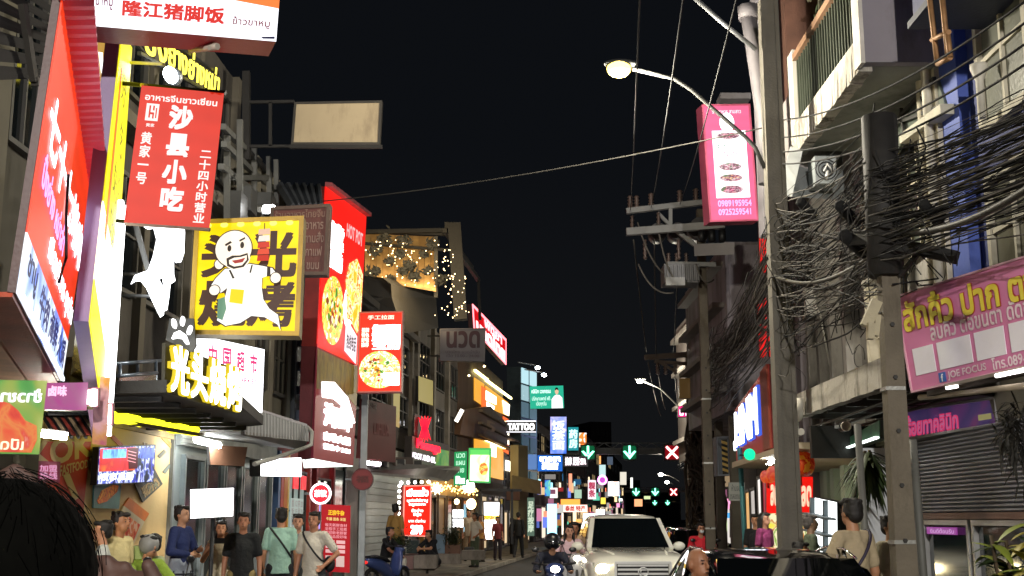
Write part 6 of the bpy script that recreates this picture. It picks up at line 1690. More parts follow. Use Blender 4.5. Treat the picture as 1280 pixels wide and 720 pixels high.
m_ = MB(); m_.bar(P(806, 447, 38), P(862, 443, 38), .16); m_.bar(P(861, 443, 38), P(863, 465, 38), .2); m_.bar(P(818, 452, 38), P(862, 455, 38), .1); m_.bar(P(820, 450, 38), P(845, 465, 38), .08); m_.build("arm_beam", mat("6A6058", .8), c4)
for u in (822, 832, 844): insul(u, 454, 38, .4, .07, c4, True)
m_ = MB(); m_.bar(P(861, 437, 36), P(884, 427, 36), .14, .06); solo(m_, "lamp_arm", mat("8A9098", .5, .4), "small slanted grey lamp arm above the dim crossarm", "lamp arm")
for (u, d, vt, w, lab) in ((903, 33, 480, .25, "slim grey pole behind the control box"), (881, 52, 540, .3, "dark pole just right of the red cross signal"), (893, 46, 530, .28, "reddish brown pole between the cable pole and the control box"), (872, 60, 560, .3, "far thin pole over the red masked rider"), (921, 26, 520, .2, "thin dark pole left of the teal pipe")):
    square_pole(u, vt, d, w, lab, mat("5A4438" if u in (893,) else "5A554C", .85, 0, .3, 2, .3), notch=False)
# tangled cable trunk round the cable laden pole
random.seed(9)
def tangle(name, label, strands, m, kind="stuff"):
    mb = MB()
    for pts, r, n in strands: mb.tube(pts, r, n, caps=False)
    o = mb.build(name, m, fixn=False); tag(o, label, "cables", None, kind); return o
cabm = mat("151413", .8, 0, .4, 6, .1); cabm2 = mat("5C5852", .7, 0, .4, 6, .1)  # the greyer cable colour has the grey sheen put into it
st_ = []
for k in range(70):
    x = P(868, 600, 38).x; ph = random.uniform(0, 6.3); r0 = random.uniform(.15, .55)
    z1 = random.uniform(3.5, 7.2); z0 = random.uniform(.3, 3)
    pts = []
    for i in range(14):
        q = i / 13; a = ph + q * random.uniform(1, 3)
        pts.append(Vector((x + .25 + cos(a) * r0 * (1 + .3 * sin(q * 9)), 37.6 + sin(a) * r0, z1 + (z0 - z1) * q)))
    st_.append((pts, random.uniform(.02, .05), 4))
tangle("cable_tangle", "thick bundle of dark cables winding down the far pole", st_, mat("3A3029", .7, 0, .4, 6))

# the cable runs between the poles
posts = [(5.0, 7.4, 4.85), (3.58, 11.35, 4.62), (3.66, 16.0, 4.95), (4.6, 27.0, 5.2), (6.1, 38, 6.0), (8.4, 52, 6.0), (15, 110, 6.2)]
st_ = []; st2 = []
random.seed(12)
for si in range(len(posts) - 1):
    a = posts[si]; b = posts[si + 1]
    n_ = (120, 110, 130, 80, 30, 14)[si]
    for k in range(n_):
        spread = max(-.60, min(.75, random.gauss(0, .38)))
        za = a[2] + spread + random.gauss(0, .12); zb_ = b[2] + spread * .9 + random.gauss(0, .15)
        if si == 0: za = a[2] - .1 + spread * .7 + random.gauss(0, .1); zb_ = b[2] + spread * .8
        if si == 1: za += random.gauss(0, .18); zb_ += random.gauss(-.05, .38)
        if si == 2: zb_ -= abs(random.gauss(0, .3))
        pa = Vector((a[0] + random.gauss(0, .10), a[1], za)); pb = Vector((b[0] + random.gauss(0, .10), b[1], zb_))
        sag = abs(random.gauss(.06, .11)) * (1 if si else .8)
        pts = catenary(pa, pb, sag, 12)
        w = random.gauss(0, .03)
        pts = [p + Vector((sin(i * 1.3 + k) * w, 0, cos(i * .9 + k) * w)) if 0 < i < 12 else p for i, p in enumerate(pts)]
        (st_ if k % 3 else st2).append((pts, random.choice((.003, .004, .005, .006, .007, .010)) * (1 + si * .15), 4))
tangle("cable_tangle", "mass of black cables strung between the poles on the right", st_, cabm)
tangle("cable_tangle", "cables with grey sheen in their colour, mixed into the black mass", st2, cabm2)
# loops, coils and droppers round the two near poles
st_ = []
for (cx, cy, cz, sx, sz, nn) in ((3.6, 11.2, 4.7, .5, .55, 60), (3.65, 15.9, 5.2, .35, .8, 40), (3.9, 13.5, 4.5, .7, .8, 45), (4.4, 9.5, 4.6, .5, .45, 40), (4.0, 17.5, 4.9, .6, 1.0, 45), (4.5, 15.0, 4.2, .5, .7, 50), (4.6, 22, 5.0, .7, 1.2, 45)):
    for k in range(int(nn * .12)):
        c = Vector((cx + random.gauss(0, sx * .5), cy + random.gauss(0, .5), cz + random.gauss(0, sz * .5)))
        r = random.uniform(.1, .38); pts = []; tiltv = random.uniform(-1, 1); ph = random.uniform(0, 6.3)
        ext = random.uniform(.6, 2.0) * pi
        for i in range(12):
            a = ph + ext * i / 11
            pts.append(c + Vector((cos(a) * r * tiltv, cos(a) * r, sin(a) * r * random.uniform(.9, 1.25))))
        st_.append((pts, random.choice((.004, .005, .007)), 4))
for k in range(34):   # vertical droppers
    y = random.choice((11.3, 11.3, 14, 16, 13)) + random.gauss(0, .6); x = 3.75 + random.gauss(0, .2) + (.4 if 12 < y < 15 else 0)
    z1 = random.uniform(4, 5.6); z0 = max(3.9, z1 - random.uniform(.3, 1.4))
    st_.append(([Vector((x, y, z1)), Vector((x + random.gauss(0, .1), y + random.gauss(0, .1), (z0 + z1) / 2)), Vector((x + random.gauss(0, .25), y + random.gauss(0, .25), z0))], random.choice((.006, .009)), 4))
tangle("cable_tangle", "loose coils and droppers of cable hanging about the near poles", st_, cabm)
# thick grey trunk cable, things one can point to
def cable(label, a, b, sag, r, m=None, n=14):
    m_ = MB(); m_.tube(catenary(a, b, sag, n), r, 6)
    return solo(m_, "overhead_cable", m or cabm, label, "cable", "single overhead cables")
cable("thick grey trunk cable crossing just above the pink signboard", P(1300, 225, 8.6), P(1120, 290, 11.3), .12, .03, mat("3E3C34", .6))
cable("second thick grey trunk cable beside the first, continuing to the lamp pole", P(1120, 292, 11.2), P(968, 345, 15.8), .25, .024, mat("3E3C34", .6))
for i, (v0, v1, v2) in enumerate(((8, 22, 150), (35, 62, 172), (62, 96, 190), (88, 140, 205))):
    cable(["topmost of four thin cables crossing the balcony", "second of four thin cables crossing the balcony", "third of four thin cables crossing the balcony", "lowest of four thin cables crossing the balcony"][i], P(1300, v0 - 20, 8.8), P(978, v2, 15.9), .22, .011)
for i, (a, b) in enumerate((((788, 262, 26.4), (802, -60, 9.5)), ((814, 259, 26.4), (862, -60, 9.5)), ((850, 255, 26.4), (935, -60, 9.5)))):
    cable(["left high voltage wire rising from the crossarm", "middle high voltage wire rising from the crossarm", "right high voltage wire rising from the crossarm"][i], P(*a), P(*b), .15, .009, mat("2E2E30", .8))
for i, (a, b) in enumerate((((792, 300, 26.4), (808, 440, 38)), ((818, 300, 26.4), (820, 445, 38)), ((848, 318, 26.4), (842, 440, 38)))):
    cable(["left wire dropping from the crossarm towards the next pole", "middle wire dropping towards the next pole", "right wire dropping towards the next pole"][i], P(*a), P(*b), .05, .014, mat("4A4842", .8))
for i, (a, b) in enumerate((((810, 452, 38), (826, 520, 55)), ((822, 462, 38), (832, 512, 55)), ((843, 462, 38), (850, 530, 55)))):
    cable(["left faint wire sagging past the second street lamp", "middle faint wire sagging past the second street lamp", "right faint wire by the small pink sign"][i], P(*a), P(*b), .2, .014, cabm2)
cable("long pale cable crossing the whole road below the street lamp", P(398, 252, 22), P(962, 158, 16.2), .12, .010, mat("3C3A36", .9), 24)
for i, (a, mid, b) in enumerate((((797, 278, 26.3), (812, 330, 26.2), (833, 345, 26.6)), ((822, 280, 26.3), (830, 335, 26.2), (846, 352, 26.3)), ((798, 330, 26.3), (815, 372, 26.2), (842, 366, 26.3)), ((870, 330, 26.3), (878, 362, 26.2), (892, 350, 26.6)))):
    m_ = MB(); pa, pm, pb = P(*a), P(*mid), P(*b); m_.tube([pa.lerp(pm, t) .lerp(pm.lerp(pb, t), t) for t in [k / 10 for k in range(11)]], .02, 5)
    solo(m_, "jumper_cable", cabm2, ["outer jumper cable looping from the crossarm to the transformer", "inner jumper cable looping to the transformer", "low slack jumper loop left under the transformer", "short jumper loop right of the transformer"][i], "cable")
for i, (u, v, d, w, r_) in enumerate(((1060, 268, 12.4, .30, .06), (1068, 305, 11.9, .34, .065), (1165, 268, 10.8, .3, .05), (1010, 262, 14.6, .3, .06))):
    c = P(u, v, d); m_ = MB(); m_.tube([c - Vector((w * .5, .2, -.06)), c - Vector((w * .45, .18, -.055)), c + Vector((w * .45, .18, -.055)), c + Vector((w * .5, .2, -.06))], [r_ * .5, r_, r_, r_ * .5], 10)
    solo(m_, "splice_closure", mat("0E0E0E", .95, 0, .2, 4), ["black cable splice box above the battered cable loops, upper of two near the pole", "larger black splice box just left of the square pole's top", "slim splice sleeve on the cables over the pink signboard", "small splice sleeve near the street lamp pole"][i], "splice box")
m_ = MB(); m_.bar(P(1122, 306, 11.25), P(1196, 322, 10.9), .10, .12); m_.bar(P(1124, 345, 11.3), P(1152, 312, 11.1), .04); m_.bar(P(1100, 296, 11.3), P(1060, 300, 11.9), .09, .12)
solo(m_, "cable_bracket", mat("141312", .7), "black steel arm bearing the cables on the square pole", "bracket")
# the bare pipe in front of the top right: second lamp arm above
m_ = MB(); m_.tube([P(862, -8, 15.9), P(905, 30, 15.9), P(945, 62, 15.9)], .035, 8); solo(m_, "lamp_arm", GALV(), "bare steel arm sloping down to the top of the tall pole", "lamp arm")
m_ = MB(); a = P(938, 20, 17.2); m_.tube([P(936, 24, 17.2), P(942, 60, 17.2), P(955, 150, 17.2), P(958, 230, 17.2)], .12, 8); m_.tube([P(936, 24, 17.2), P(935, 8, 17.2)], .16, 8); solo(m_, "vent_pipe", mat("6A666A", .6), "grey vent pipe behind the tall lamp pole", "pipe")
m_ = MB(); m_.box(P(948, 100, 18).x, 18, 6, P(962, 100, 18).x, 18.4, 10); solo(m_, "wall_fin", mat("8A868C", .8), "pale wall fin behind the tall lamp pole", "wall")

def aircon(label, pl, s, t, w=.8, h=.55):
    c = pl.M(s, t, .30); root = empty("air_conditioner", c - Vector((0, 0, h / 2)), label, "air conditioner")
    ws, hs = w / pl.W / 2, h / pl.H / 2
    pl.part("casing", s - ws, t - hs, s + ws, t + hs, .12, .46, mat("A8A49A", .5, 0, .25, 3, .1, dirt="6A655A", dscale=3), root)
    pl.ring("fan_grille", s - ws * .3, t, ws * .55, hs * .8, .15, .46, .48, DARKM(), root, 16); pl.disc("fan", s - ws * .3, t, ws * .45, hs * .65, .461, .468, DARKM(), root)
    m_ = MB(); m_.bar(pl.M(s - ws * .7, t + hs, .02), pl.M(s - ws * .7, t + hs, .46), .03); m_.bar(pl.M(s + ws * .7, t + hs, .02), pl.M(s + ws * .7, t + hs, .46), .03); m_.build("bracket", DARKM(), root)
    m_ = MB(); m_.tube([pl.M(s + ws, t, .3), pl.M(s + ws * 1.3, t + hs, .2), pl.M(s + ws * 1.3, t + hs * 5, .05)], .02, 5); m_.build("hose", mat("C8C4BA", .6), root)
aircon("stained air conditioner on the white wall right of the square pole", rb1, .66, .53); aircon("lower stained air conditioner behind the cable mass", rb1, .40, .80)
aircon("air conditioner on the grey shophouse left of the street lamp pole", rb3, .55, .34); aircon("lower air conditioner on the grey shophouse", rb3, .30, .66); aircon("air conditioner high on the mauve shophouse", rb4, .32, .30)
for pl_, s_ in ((rb3, .22), (rb3, .72), (rb4, .62), (rb1, .47)):
    m_ = MB(); m_.tube([pl_.M(s_, .02, .12), pl_.M(s_, .5, .12), pl_.M(s_ + .01, .98, .12)], .045, 8); m_.build("drain_pipe", mat("9A968C", .6, 0, .3, 2), pl_.root)
# ------------------------------------------------------------------ plants on the right
def leaf_blade(mb, base, direction, length, width, droop, mi=0, n=6):
    d = Vector(direction).normalized(); side = d.cross(Vector((0, 0, 1)))
    side = side.normalized() if side.length > .01 else Vector((1, 0, 0))
    vs = []; p = Vector(base)
    for i in range(n + 1):
        q = i / n; w = width * sin(pi * min(1, .12 + q * .88)) * .5
        pos = p + d * length * q - Vector((0, 0, droop * q * q))
        vs += [pos - side * w, pos + Vector((0, 0, w * .25)), pos + side * w]
    fs = []
    for i in range(n):
        for j in range(2): fs.append((i * 3 + j, i * 3 + j + 1, i * 3 + j + 4, i * 3 + j + 3))
    mb.add(vs, fs, mi, True)
leafy = mat("7E8A34", .5, 0, .35, 3, .1); leafg = mat("2E4020", .5, 0, .4, 4, .1); stemm = mat("4A3C28", .8)
def plant(label, base, h, nleaf, L, W, mats_, up=.6, seed=1, pot=True, hang=False):
    random.seed(seed); base = Vector(base)
    root = empty("potted_plant", base, label, "plant")
    s = MB(); tops = []
    for k in range(5):
        a = random.uniform(0, 6.3); q = base + Vector((cos(a) * h * .12, sin(a) * h * .12, h * random.uniform(.6, 1)))
        s.tube([base + Vector((0, 0, .15)), (base + q) / 2 + Vector((cos(a) * .04, 0, 0)), q], .018, 5); tops.append((base, q))
    s.build("stem", stemm, root)
    for k in range(nleaf):
        b0, q = random.choice(tops); p = b0.lerp(q, random.uniform(.35, 1)); a = random.uniform(0, 6.3)
        mb = MB(); dz = random.uniform(-.3, 1.1) * up if not hang else random.uniform(-1.6, .1)
        leaf_blade(mb, p, (cos(a), sin(a), dz), L * random.uniform(.6, 1.15), W * random.uniform(.7, 1.2), L * random.uniform(.15, .7))
        mb.build("leaf", mats_[k % len(mats_)], root, fixn=False)
    if pot:
        m_ = MB(); m_.tube([base, base + Vector((0, 0, .35))], [.16, .22], 14); m_.build("pot", mat("5A3A2A", .7), root)
    return root
plant("yellow green broad leaved plant at the lower right corner before the glass front", (4.50, 11.1, .12), 1.72, 190, .36, .11, [leafy, mat("A89C48", .5, 0, .3, 3), leafg, leafg], .8, 3)
plant("second leafy plant at the far lower right edge", (4.72, 10.5, .12), 1.6, 80, .4, .1, [leafy, leafg, mat("8A7A50", .6)], .8, 4)
# hanging dark plant by the second pole
hp = plant("dark fern like plant hanging beside the square pole", P(1086, 590, 13.2), .25, 130, .42, .045, [leafg, mat("3E4E26", .5, 0, .3, 3), mat("26301A", .6)], .4, 6, False, True)
ar_ = empty("tv_satellite_cluster", P(1270, 540, 12), "dark jumble of dry leaves and wires beside the purple sign", "dry plant"); random.seed(30); lf = MB()
for k in range(260):
    c = P(1268 + random.gauss(0, 9), 540 + random.gauss(0, 20), 11.8 + random.uniform(-.2, .3)); a = random.uniform(0, 6.3)
    leaf_blade(lf, c, (cos(a), random.uniform(-.5, .5), sin(a) - .6), random.uniform(.1, .25), .03, .05, n=3)
lf.build("dry_leaves", mat("2E2C26", .7, 0, .5, 5), ar_, fixn=False); ar_.name = "dry_plant"
# small things near the right shopfront
m_ = MB(); q0 = P(1072, 623, 14.2); q1 = P(1084, 650, 14.2); m_.box(q0.x, 14.2, q1.z, q1.x, 14.25, q0.z); solo(m_, "small_board", mat("8A1830", .5), "small crimson board behind the man with the shoulder bag", "board")
wpn = empty("wall_panel", P(1095, 640, 14.6), "pale wall panel behind the hanging plant", "wall")
m_ = MB(); m_.box(P(1082, 640, 14.6).x, 14.6, PAV, P(1112, 640, 14.6).x, 14.7, P(1082, 560, 14.6).z); m_.build("panel", mat("B8BCC0", .7, 0, .1, 1), wpn)
# ================================================================== PEOPLE
JOBS = []
def fuse(mb, voxel, name, mats, parent, smooth_it=2, label=None):
    JOBS.append((mb, voxel, name, mats, parent, smooth_it, label))
def flush_jobs():
    tmp = []
    for mb, vx, *_ in JOBS:
        me = bpy.data.meshes.new("tmp"); me.from_pydata([tuple(v) for v in mb.v], [], mb.f); me.update()
        bm = bmesh.new(); bm.from_mesh(me); bmesh.ops.recalc_face_normals(bm, faces=bm.faces); bm.to_mesh(me); bm.free()
        o = bpy.data.objects.new("tmp", me); COL.objects.link(o)
        md = o.modifiers.new("r", "REMESH"); md.mode = "VOXEL"; md.voxel_size = vx; md.use_smooth_shade = True
        ms_ = o.modifiers.new("s", "SMOOTH"); ms_.factor = .5; ms_.iterations = _[4] if False else _[3]
        tmp.append(o)
    bpy.context.view_layer.update()
    dg = bpy.context.evaluated_depsgraph_get()
    for (mb, vx, name, mats, parent, si, label), o in zip(JOBS, tmp):
        me = bpy.data.meshes.new_from_object(o.evaluated_get(dg)); me.name = name
        me.materials.clear()
        me.materials.append(mats)
        if len(me.polygons): me.polygons.foreach_set("use_smooth", [True] * len(me.polygons))
        ob = bpy.data.objects.new(name, me); COL.objects.link(ob); ob.parent = parent
        if label: ob["label"] = label
    for o in tmp:
        me = o.data; bpy.data.objects.remove(o); bpy.data.meshes.remove(me)

SKIN = lambda c="B98463": mat(c, .55, 0, .08, 8, .05)
def cloth(c): return mat(c, .85, 0, .16, 1.4, 1.0)
V3 = Vector
def person(label, u, vtop, d, rz=0.0, ground=PAV, pose="stand", top="8A8A88", bottom="2A2C34", skin="B98463", hair="16120F", sleeve="short",
           hair_style="short", legwear="trousers", extra=None, voxel=.014, build_=1.0, height=None, hands=True, bagstrap=None, shoes="2A2826", turn=0.0, at=None, body_h=None):
    pt = P(u, vtop, d)
    x, y = pt.x, d
    if at: x, y = at
    kz = body_h if body_h else (pt.z - ground)
    fold = {"stand": 1.70, "walk": 1.68, "squat": 1.02, "sit": 1.33, "ride": 1.50, "phone": 1.70, "hip": 1.70, "bag": 1.70, "fold": 1.70, "raise": 1.70, "sitlow": 1.15}[pose]
    k = kz / fold
    root = empty("person", (x, y, ground), label, "person", None, rz, True)
    S = lambda p: V3(p) * k
    sk = SKIN(skin)
    # ---- joints (facing -Y)
    pel = V3((0, 0, .93)); lean = V3((0, 0, 0)); 
    hips = [V3((-.09, 0, .90)), V3((.09, 0, .90))]; knees = [V3((-.10, -.02, .49)), V3((.10, -.02, .49))]; ank = [V3((-.11, .01, .08)), V3((.11, .01, .08))]
    chest = V3((0, .0, 1.24)); neck = V3((0, .01, 1.44)); head = V3((0, -.015, 1.585))
    sh = [V3((-.150 * build_, 0, 1.385)), V3((.150 * build_, 0, 1.385))]
    el = [V3((-.205 * build_, .02, 1.10)), V3((.205 * build_, .02, 1.10))]; wr = [V3((-.215 * build_, -.05, .86)), V3((.215 * build_, -.05, .86))]
    if pose == "walk":
        knees = [V3((-.10, -.14, .50)), V3((.10, .02, .48))]; ank = [V3((-.10, -.22, .10)), V3((.10, .28, .13))]; wr[0] = V3((-.25, .12, .88)); wr[1] = V3((.25, -.16, .90))
    if pose == "phone":
        el = [V3((-.24, -.08, 1.14)), V3((.26, -.06, 1.16))]; wr = [V3((-.13, -.25, 1.30)), V3((.12, -.22, 1.44))]
    if pose == "raise":
        el[1] = V3((.28, -.12, 1.20)); wr[1] = V3((.16, -.24, 1.48))
    if pose == "hip" or pose == "bag":
        el[1] = V3((.33, .05, 1.14)); wr[1] = V3((.19, -.10, .98))
    if pose == "fold":
        el = [V3((-.26, -.04, 1.13)), V3((.26, -.04, 1.13))]; wr = [V3((-.08, -.20, 1.10)), V3((.08, -.22, 1.15))]
    def shift(ps, dv): return [p + V3(dv) for p in ps]
    if pose == "squat":
        hips = [V3((-.10, .10, .22)), V3((.10, .10, .22))]; knees = [V3((-.16, -.28, .48)), V3((.16, -.28, .48))]; ank = [V3((-.13, -.10, .08)), V3((.13, -.10, .08))]
        pel = V3((0, .10, .25)); chest = V3((0, -.04, .58)); neck = V3((0, -.10, .76)); head = V3((0, -.17, .90))
        sh = [V3((-.17, -.08, .73)), V3((.17, -.08, .73))]; el = [V3((-.22, -.30, .56)), V3((.22, -.30, .56))]; wr = [V3((-.06, -.46, .52)), V3((.06, -.46, .55))]
    if pose in ("sit", "ride", "sitlow"):
        z0 = {"sit": .50, "ride": .68, "sitlow": .34}[pose]
        hips = [V3((-.10, .05, z0)), V3((.10, .05, z0))]; knees = [V3((-.15, -.38, z0 + .05)), V3((.15, -.38, z0 + .05))]; ank = [V3((-.14, -.36, z0 - .38 if pose != "ride" else .28)), V3((.14, -.36, z0 - .38 if pose != "ride" else .28))]
        pel = V3((0, .06, z0 + .03)); chest = V3((0, .0, z0 + .36)); neck = V3((0, -.05, z0 + .55)); head = V3((0, -.09, z0 + .70))
        sh = [V3((-.18, -.03, z0 + .51)), V3((.18, -.03, z0 + .51))]; el = [V3((-.27, -.20, z0 + .30)), V3((.27, -.20, z0 + .30))]; wr = [V3((-.26, -.46, z0 + .28)), V3((.26, -.46, z0 + .28))] if pose == "ride" else [V3((-.12, -.35, z0 + .16)), V3((.12, -.35, z0 + .16))]
    torso_up = (neck - pel).normalized()
    # ---- body
    b = MB(); B = build_
    def C(a, c_, ra, rb, mb=None): (mb or b).cap(S(a), S(c_), ra * k, rb * k, 12)
    def E_(c_, r, mb=None, rot=None): (mb or b).ell(S(c_), tuple(q * k for q in r), 14, 10, rot=rot)
    R_ = Matrix.Rotation(turn, 3, "Z")
    hd_ = lambda v: head + R_ @ V3(v)
    C(pel, chest, .102 * B, .112 * B); E_(chest, (.135 * B, .098, .17)); E_(pel + V3((0, 0, -.02)), (.138 * B, .10, .12)); C(sh[0], sh[1], .052, .052); C(neck - torso_up * .05, head - V3((0, 0, .04)), .055, .05)
    for i in (0, 1):
        C(hips[i], knees[i], .085 * B, .058); C(knees[i], ank[i], .055, .036)
        C(sh[i], el[i], .052, .040); C(el[i], wr[i], .038, .026)
        E_(hips[i], (.09 * B, .09 * B, .09))
    # head
    E_(hd_((0, .015, .02)), (.074, .092, .098)); E_(hd_((0, -.025, -.045)), (.056, .062, .066)); E_(hd_((0, -.098, -.012)), (.013, .018, .022)); C(hd_((0, -.088, .02)), hd_((0, -.10, -.012)), .009, .011)
    for s in (-1, 1): E_(hd_((s * .076, .01, -.005)), (.010, .020, .030))
    E_(hd_((0, -.082, -.058)), (.022, .012, .010))
    # hands
    for i, s in ((0, -1), (1, 1)):
        dv = (wr[i] - el[i]).normalized(); hv = wr[i] + dv * .05
        side = dv.cross(V3((0, 1, 0)));  side = side.normalized() if side.length > .1 else V3((1, 0, 0))
        fw = dv.cross(side).normalized()
        C(wr[i], hv, .026, .030)
        if hands:
            curl = fw * (.022 if fw.y < 0 else -.022)
            for q, L in zip((-1.5, -.5, .5, 1.5), (.062, .074, .070, .054)):
                f0 = hv + side * q * .0165 + dv * .015; f1 = f0 + dv * L * .55 + curl * .4; f2 = f1 + dv * L * .42 + curl
                C(f0, f1, .0098, .0092); C(f1, f2, .0090, .0075)
            t0 = wr[i] + dv * .025 + side * (-s) * .02; C(t0, t0 + dv * .03 + side * (-s) * .028 + curl * .4, .012, .010); C(t0 + dv * .03 + side * (-s) * .028 + curl * .4, t0 + dv * .058 + side * (-s) * .034 + curl, .010, .008)
    for i in (0, 1):   # bare feet base
        E_(ank[i] + V3((0, -.06, -.045)), (.042, .11, .035))
    fuse(b, voxel * k * .85, "body", sk, root, 1)
    # ---- eyes, brows, mouth
    e = MB()
    for s in (-1, 1):
        e.ell(S(hd_((s * .030, -.080, .012))), (.011 * k, .006 * k, .006 * k), 8, 5); e.bar(S(hd_((s * .018, -.088, .032))), S(hd_((s * .044, -.078, .034))), .006 * k)
    e.ell(S(hd_((0, -.093, -.056))), (.020 * k, .005 * k, .005 * k), 8, 4)
    e.build("facial_features", mat("3A2018", .6), root, off=Vector())
    # ---- top garment
    t = MB(); g_ = .011
    if top:
        C(pel + torso_up * .0, chest, (.112 * B + g_), (.116 * B + g_), t); E_(chest, (.138 * B + g_, .100 + g_, .175), t); C(sh[0], sh[1], .054 + g_ * .6, .054 + g_ * .6, t)
        if pose in ("stand", "walk", "phone", "hip", "bag", "fold", "raise"):
            t.loft([[S((rx * cos(2 * pi * j / 20), ry * sin(2 * pi * j / 20), z)) for j in range(20)] for z, rx, ry in ((.83, .155 * B + g_, .118 + g_), (.95, .142 * B + g_, .108 + g_), (1.15, .12 * B + g_, .095 + g_))])
        else: E_(pel + V3((0, 0, .0)), (.142 * B + g_, .108 + g_, .12), t)
        C(neck - torso_up * .08, neck - torso_up * .035, .078, .060, t)
        for i in (0, 1):
            if sleeve == "short": C(sh[i], sh[i].lerp(el[i], .72), .050 + g_, .050 + g_, t)
            elif sleeve == "long": C(sh[i], el[i], .06 + g_ * .6, .048 + g_ * .7, t); C(el[i], el[i].lerp(wr[i], .92), .046 + g_ * .7, .034 + g_ * .6, t)
        fuse(t, .017 * k, "shirt", cloth(top), root, 2)
    # ---- bottom garment
    q = MB()
    if legwear in ("trousers", "shorts"):
        E_(pel + V3((0, 0, -.03)), (.142 * B + g_, .106 + g_, .12), q)
        for i in (0, 1):
            C(hips[i], knees[i], .084 * B + g_, .064 + g_, q)
            if legwear == "trousers": C(knees[i], ank[i].lerp(knees[i], .1), .066 + g_, .052 + g_, q)
        fuse(q, .017 * k, legwear, cloth(bottom), root, 2)
    elif legwear in ("skirt", "dress"):
        low = .32 if legwear == "dress" else .42
        n = 18; loops = []
        for z, rx, ry in ((1.05, .14, .10), (.92, .175, .125), (.7, .20, .15), (low, .24, .19)):
            loops.append([S((rx * cos(2 * pi * j / n) * (1 + .04 * (j % 2)), ry * sin(2 * pi * j / n) * (1 + .06 * (j % 2)), z)) for j in range(n)])
        q.loft(loops); q.build("skirt", cloth(bottom), root, off=Vector())
    # ---- shoes
    sh_ = MB()
    for i in (0, 1):
        a0 = ank[i]
        sh_.ell(S(a0 + V3((0, -.055, -.038))), (.048 * k, .125 * k, .042 * k), 12, 6); sh_.cap(S(a0 + V3((0, .01, -.03))), S(a0 + V3((0, .01, .01))), .045 * k, .042 * k, 8)
    sh_.build("shoes", mat(shoes, .6), root, off=Vector())
    # ---- hair
    if hair_style:
        h = MB()
        E_(hd_((0, .034, .042)), (.082, .090, .088), h); E_(hd_((0, .06, -.01)), (.072, .06, .075), h)
        E_(hd_((.01, -.055, .088)), (.055, .045, .028), h)
        for s in (-1, 1): E_(hd_((s * .068, .02, .015)), (.018, .04, .045), h)
        random.seed(len(JOBS))
        for _ in range(26):
            a = random.uniform(0, 2 * pi); p_ = hd_((.066 * cos(a), .035 + .075 * sin(a), .085 + random.uniform(-.03, .03))); E_(p_, (.018, .018, .016), h)
        if hair_style == "long":
            for s in (-1, 0, 1): C(hd_((s * .05, .07, 0)), hd_((s * .065, .085, -.26)), .05, .035, h)
            for s in (-1, 1): C(hd_((s * .075, .02, .02)), hd_((s * .09, .02, -.20)), .026, .02, h)
        if hair_style == "bun": E_(hd_((0, .12, .06)), (.045, .045, .045), h)
        if hair_style == "bald": 
            h = MB(); E_(hd_((0, .05, .0)), (.073, .060, .06), h)
        fuse(h, .009 * k, "hair", mat(hair, .55, 0, .4, 30, .3), root, 1)
    if bagstrap:
        m_ = MB(); ry = .108 + g_ * 1.9
        side = 1 if bagstrap[1] else -1
        pts = []
        for i in range(21):
            a = 2 * pi * i / 20
            zz = 1.24 + .20 * cos(a); xx = -side * cos(a) * .15; yy = -sin(a) * ry
            pts.append(S((xx, yy, zz)))
        m_.tube(pts, .014 * k, 6); m_.build("bag_strap", mat(bagstrap[0], .6), root, off=Vector())
        bgm = MB(); c = S((side * .19, bagstrap[2] * .13, 1.0)); bgm.ell(c, (.085 * k, .05 * k, .11 * k), 12, 8)
        bgm.build("shoulder_bag", mat(bagstrap[0], .6), root, off=Vector())
    if extra: extra(root, S, dict(head=head, wr=wr, el=el, sh=sh, chest=chest, pel=pel, hd=hd_, k=k))
    return root

def phone_prop(root, S, J):
    m_ = MB(); c = (J["wr"][1] + J["wr"][0]) / 2 + V3((0, -.08, .05)); c = S(c); m_.box(c.x - .075, c.y - .006, c.z - .036, c.x + .075, c.y + .006, c.z + .036)
    m_.build("phone", mat("15161A", .3), root, off=Vector())
def tote(root, S, J):
    m_ = MB(); c = S(J["wr"][1] + V3((0, -.02, -.10)))
    m_.ell(c - Vector((0, 0, .10)), (.11, .07, .15), 12, 8); m_.tube([c + Vector((-.06, 0, 0)), S(J["wr"][1]) + Vector((0, 0, -.03)), c + Vector((.06, 0, 0))], .012, 5)
    m_.build("plastic_bag", mat("B89830", .35, 0, .3, 6, .3), root, off=Vector())

# left pavement group
person("man in a black T-shirt and khaki trousers standing before the glass shopfront", 305, 641, 16, .15, top="16191B", bottom="8C7C50", skin="A87458", build_=1.08, voxel=.012, extra=None)
person("long haired woman in a pale dress raising a phone beside the man in black", 277, 651, 16.6, .2, pose="phone", top="B8AC94", bottom="B8AC94", legwear="dress", hair_style="long", hair="120E0C", sleeve=None, extra=phone_prop, voxel=.012, build_=.86)
def pleat(root, S, J):
    # checks of the plaid skirt as raised bands
    m_ = MB(); n = 18
    for z, w in ((.5, .03), (.62, .03), (.74, .03), (.86, .03)):
        rx = .185 + (1.0 - z) * .09
        pts = [S((rx * cos(2 * pi * j / n), rx * .8 * sin(2 * pi * j / n), z)) for j in range(n + 1)]; m_.tube(pts, .010, 4)
    m_.build("plaid_band", mat("20242E", .8), root, off=Vector())
    m_ = MB(); 
    for j in range(9):
        a = 2 * pi * j / 9; m_.tube([S((.19 * cos(a), .15 * sin(a), .90)), S((.245 * cos(a), .197 * sin(a), .43))], .010, 4)
    m_.build("plaid_band", mat("20242E", .8), root, off=Vector())
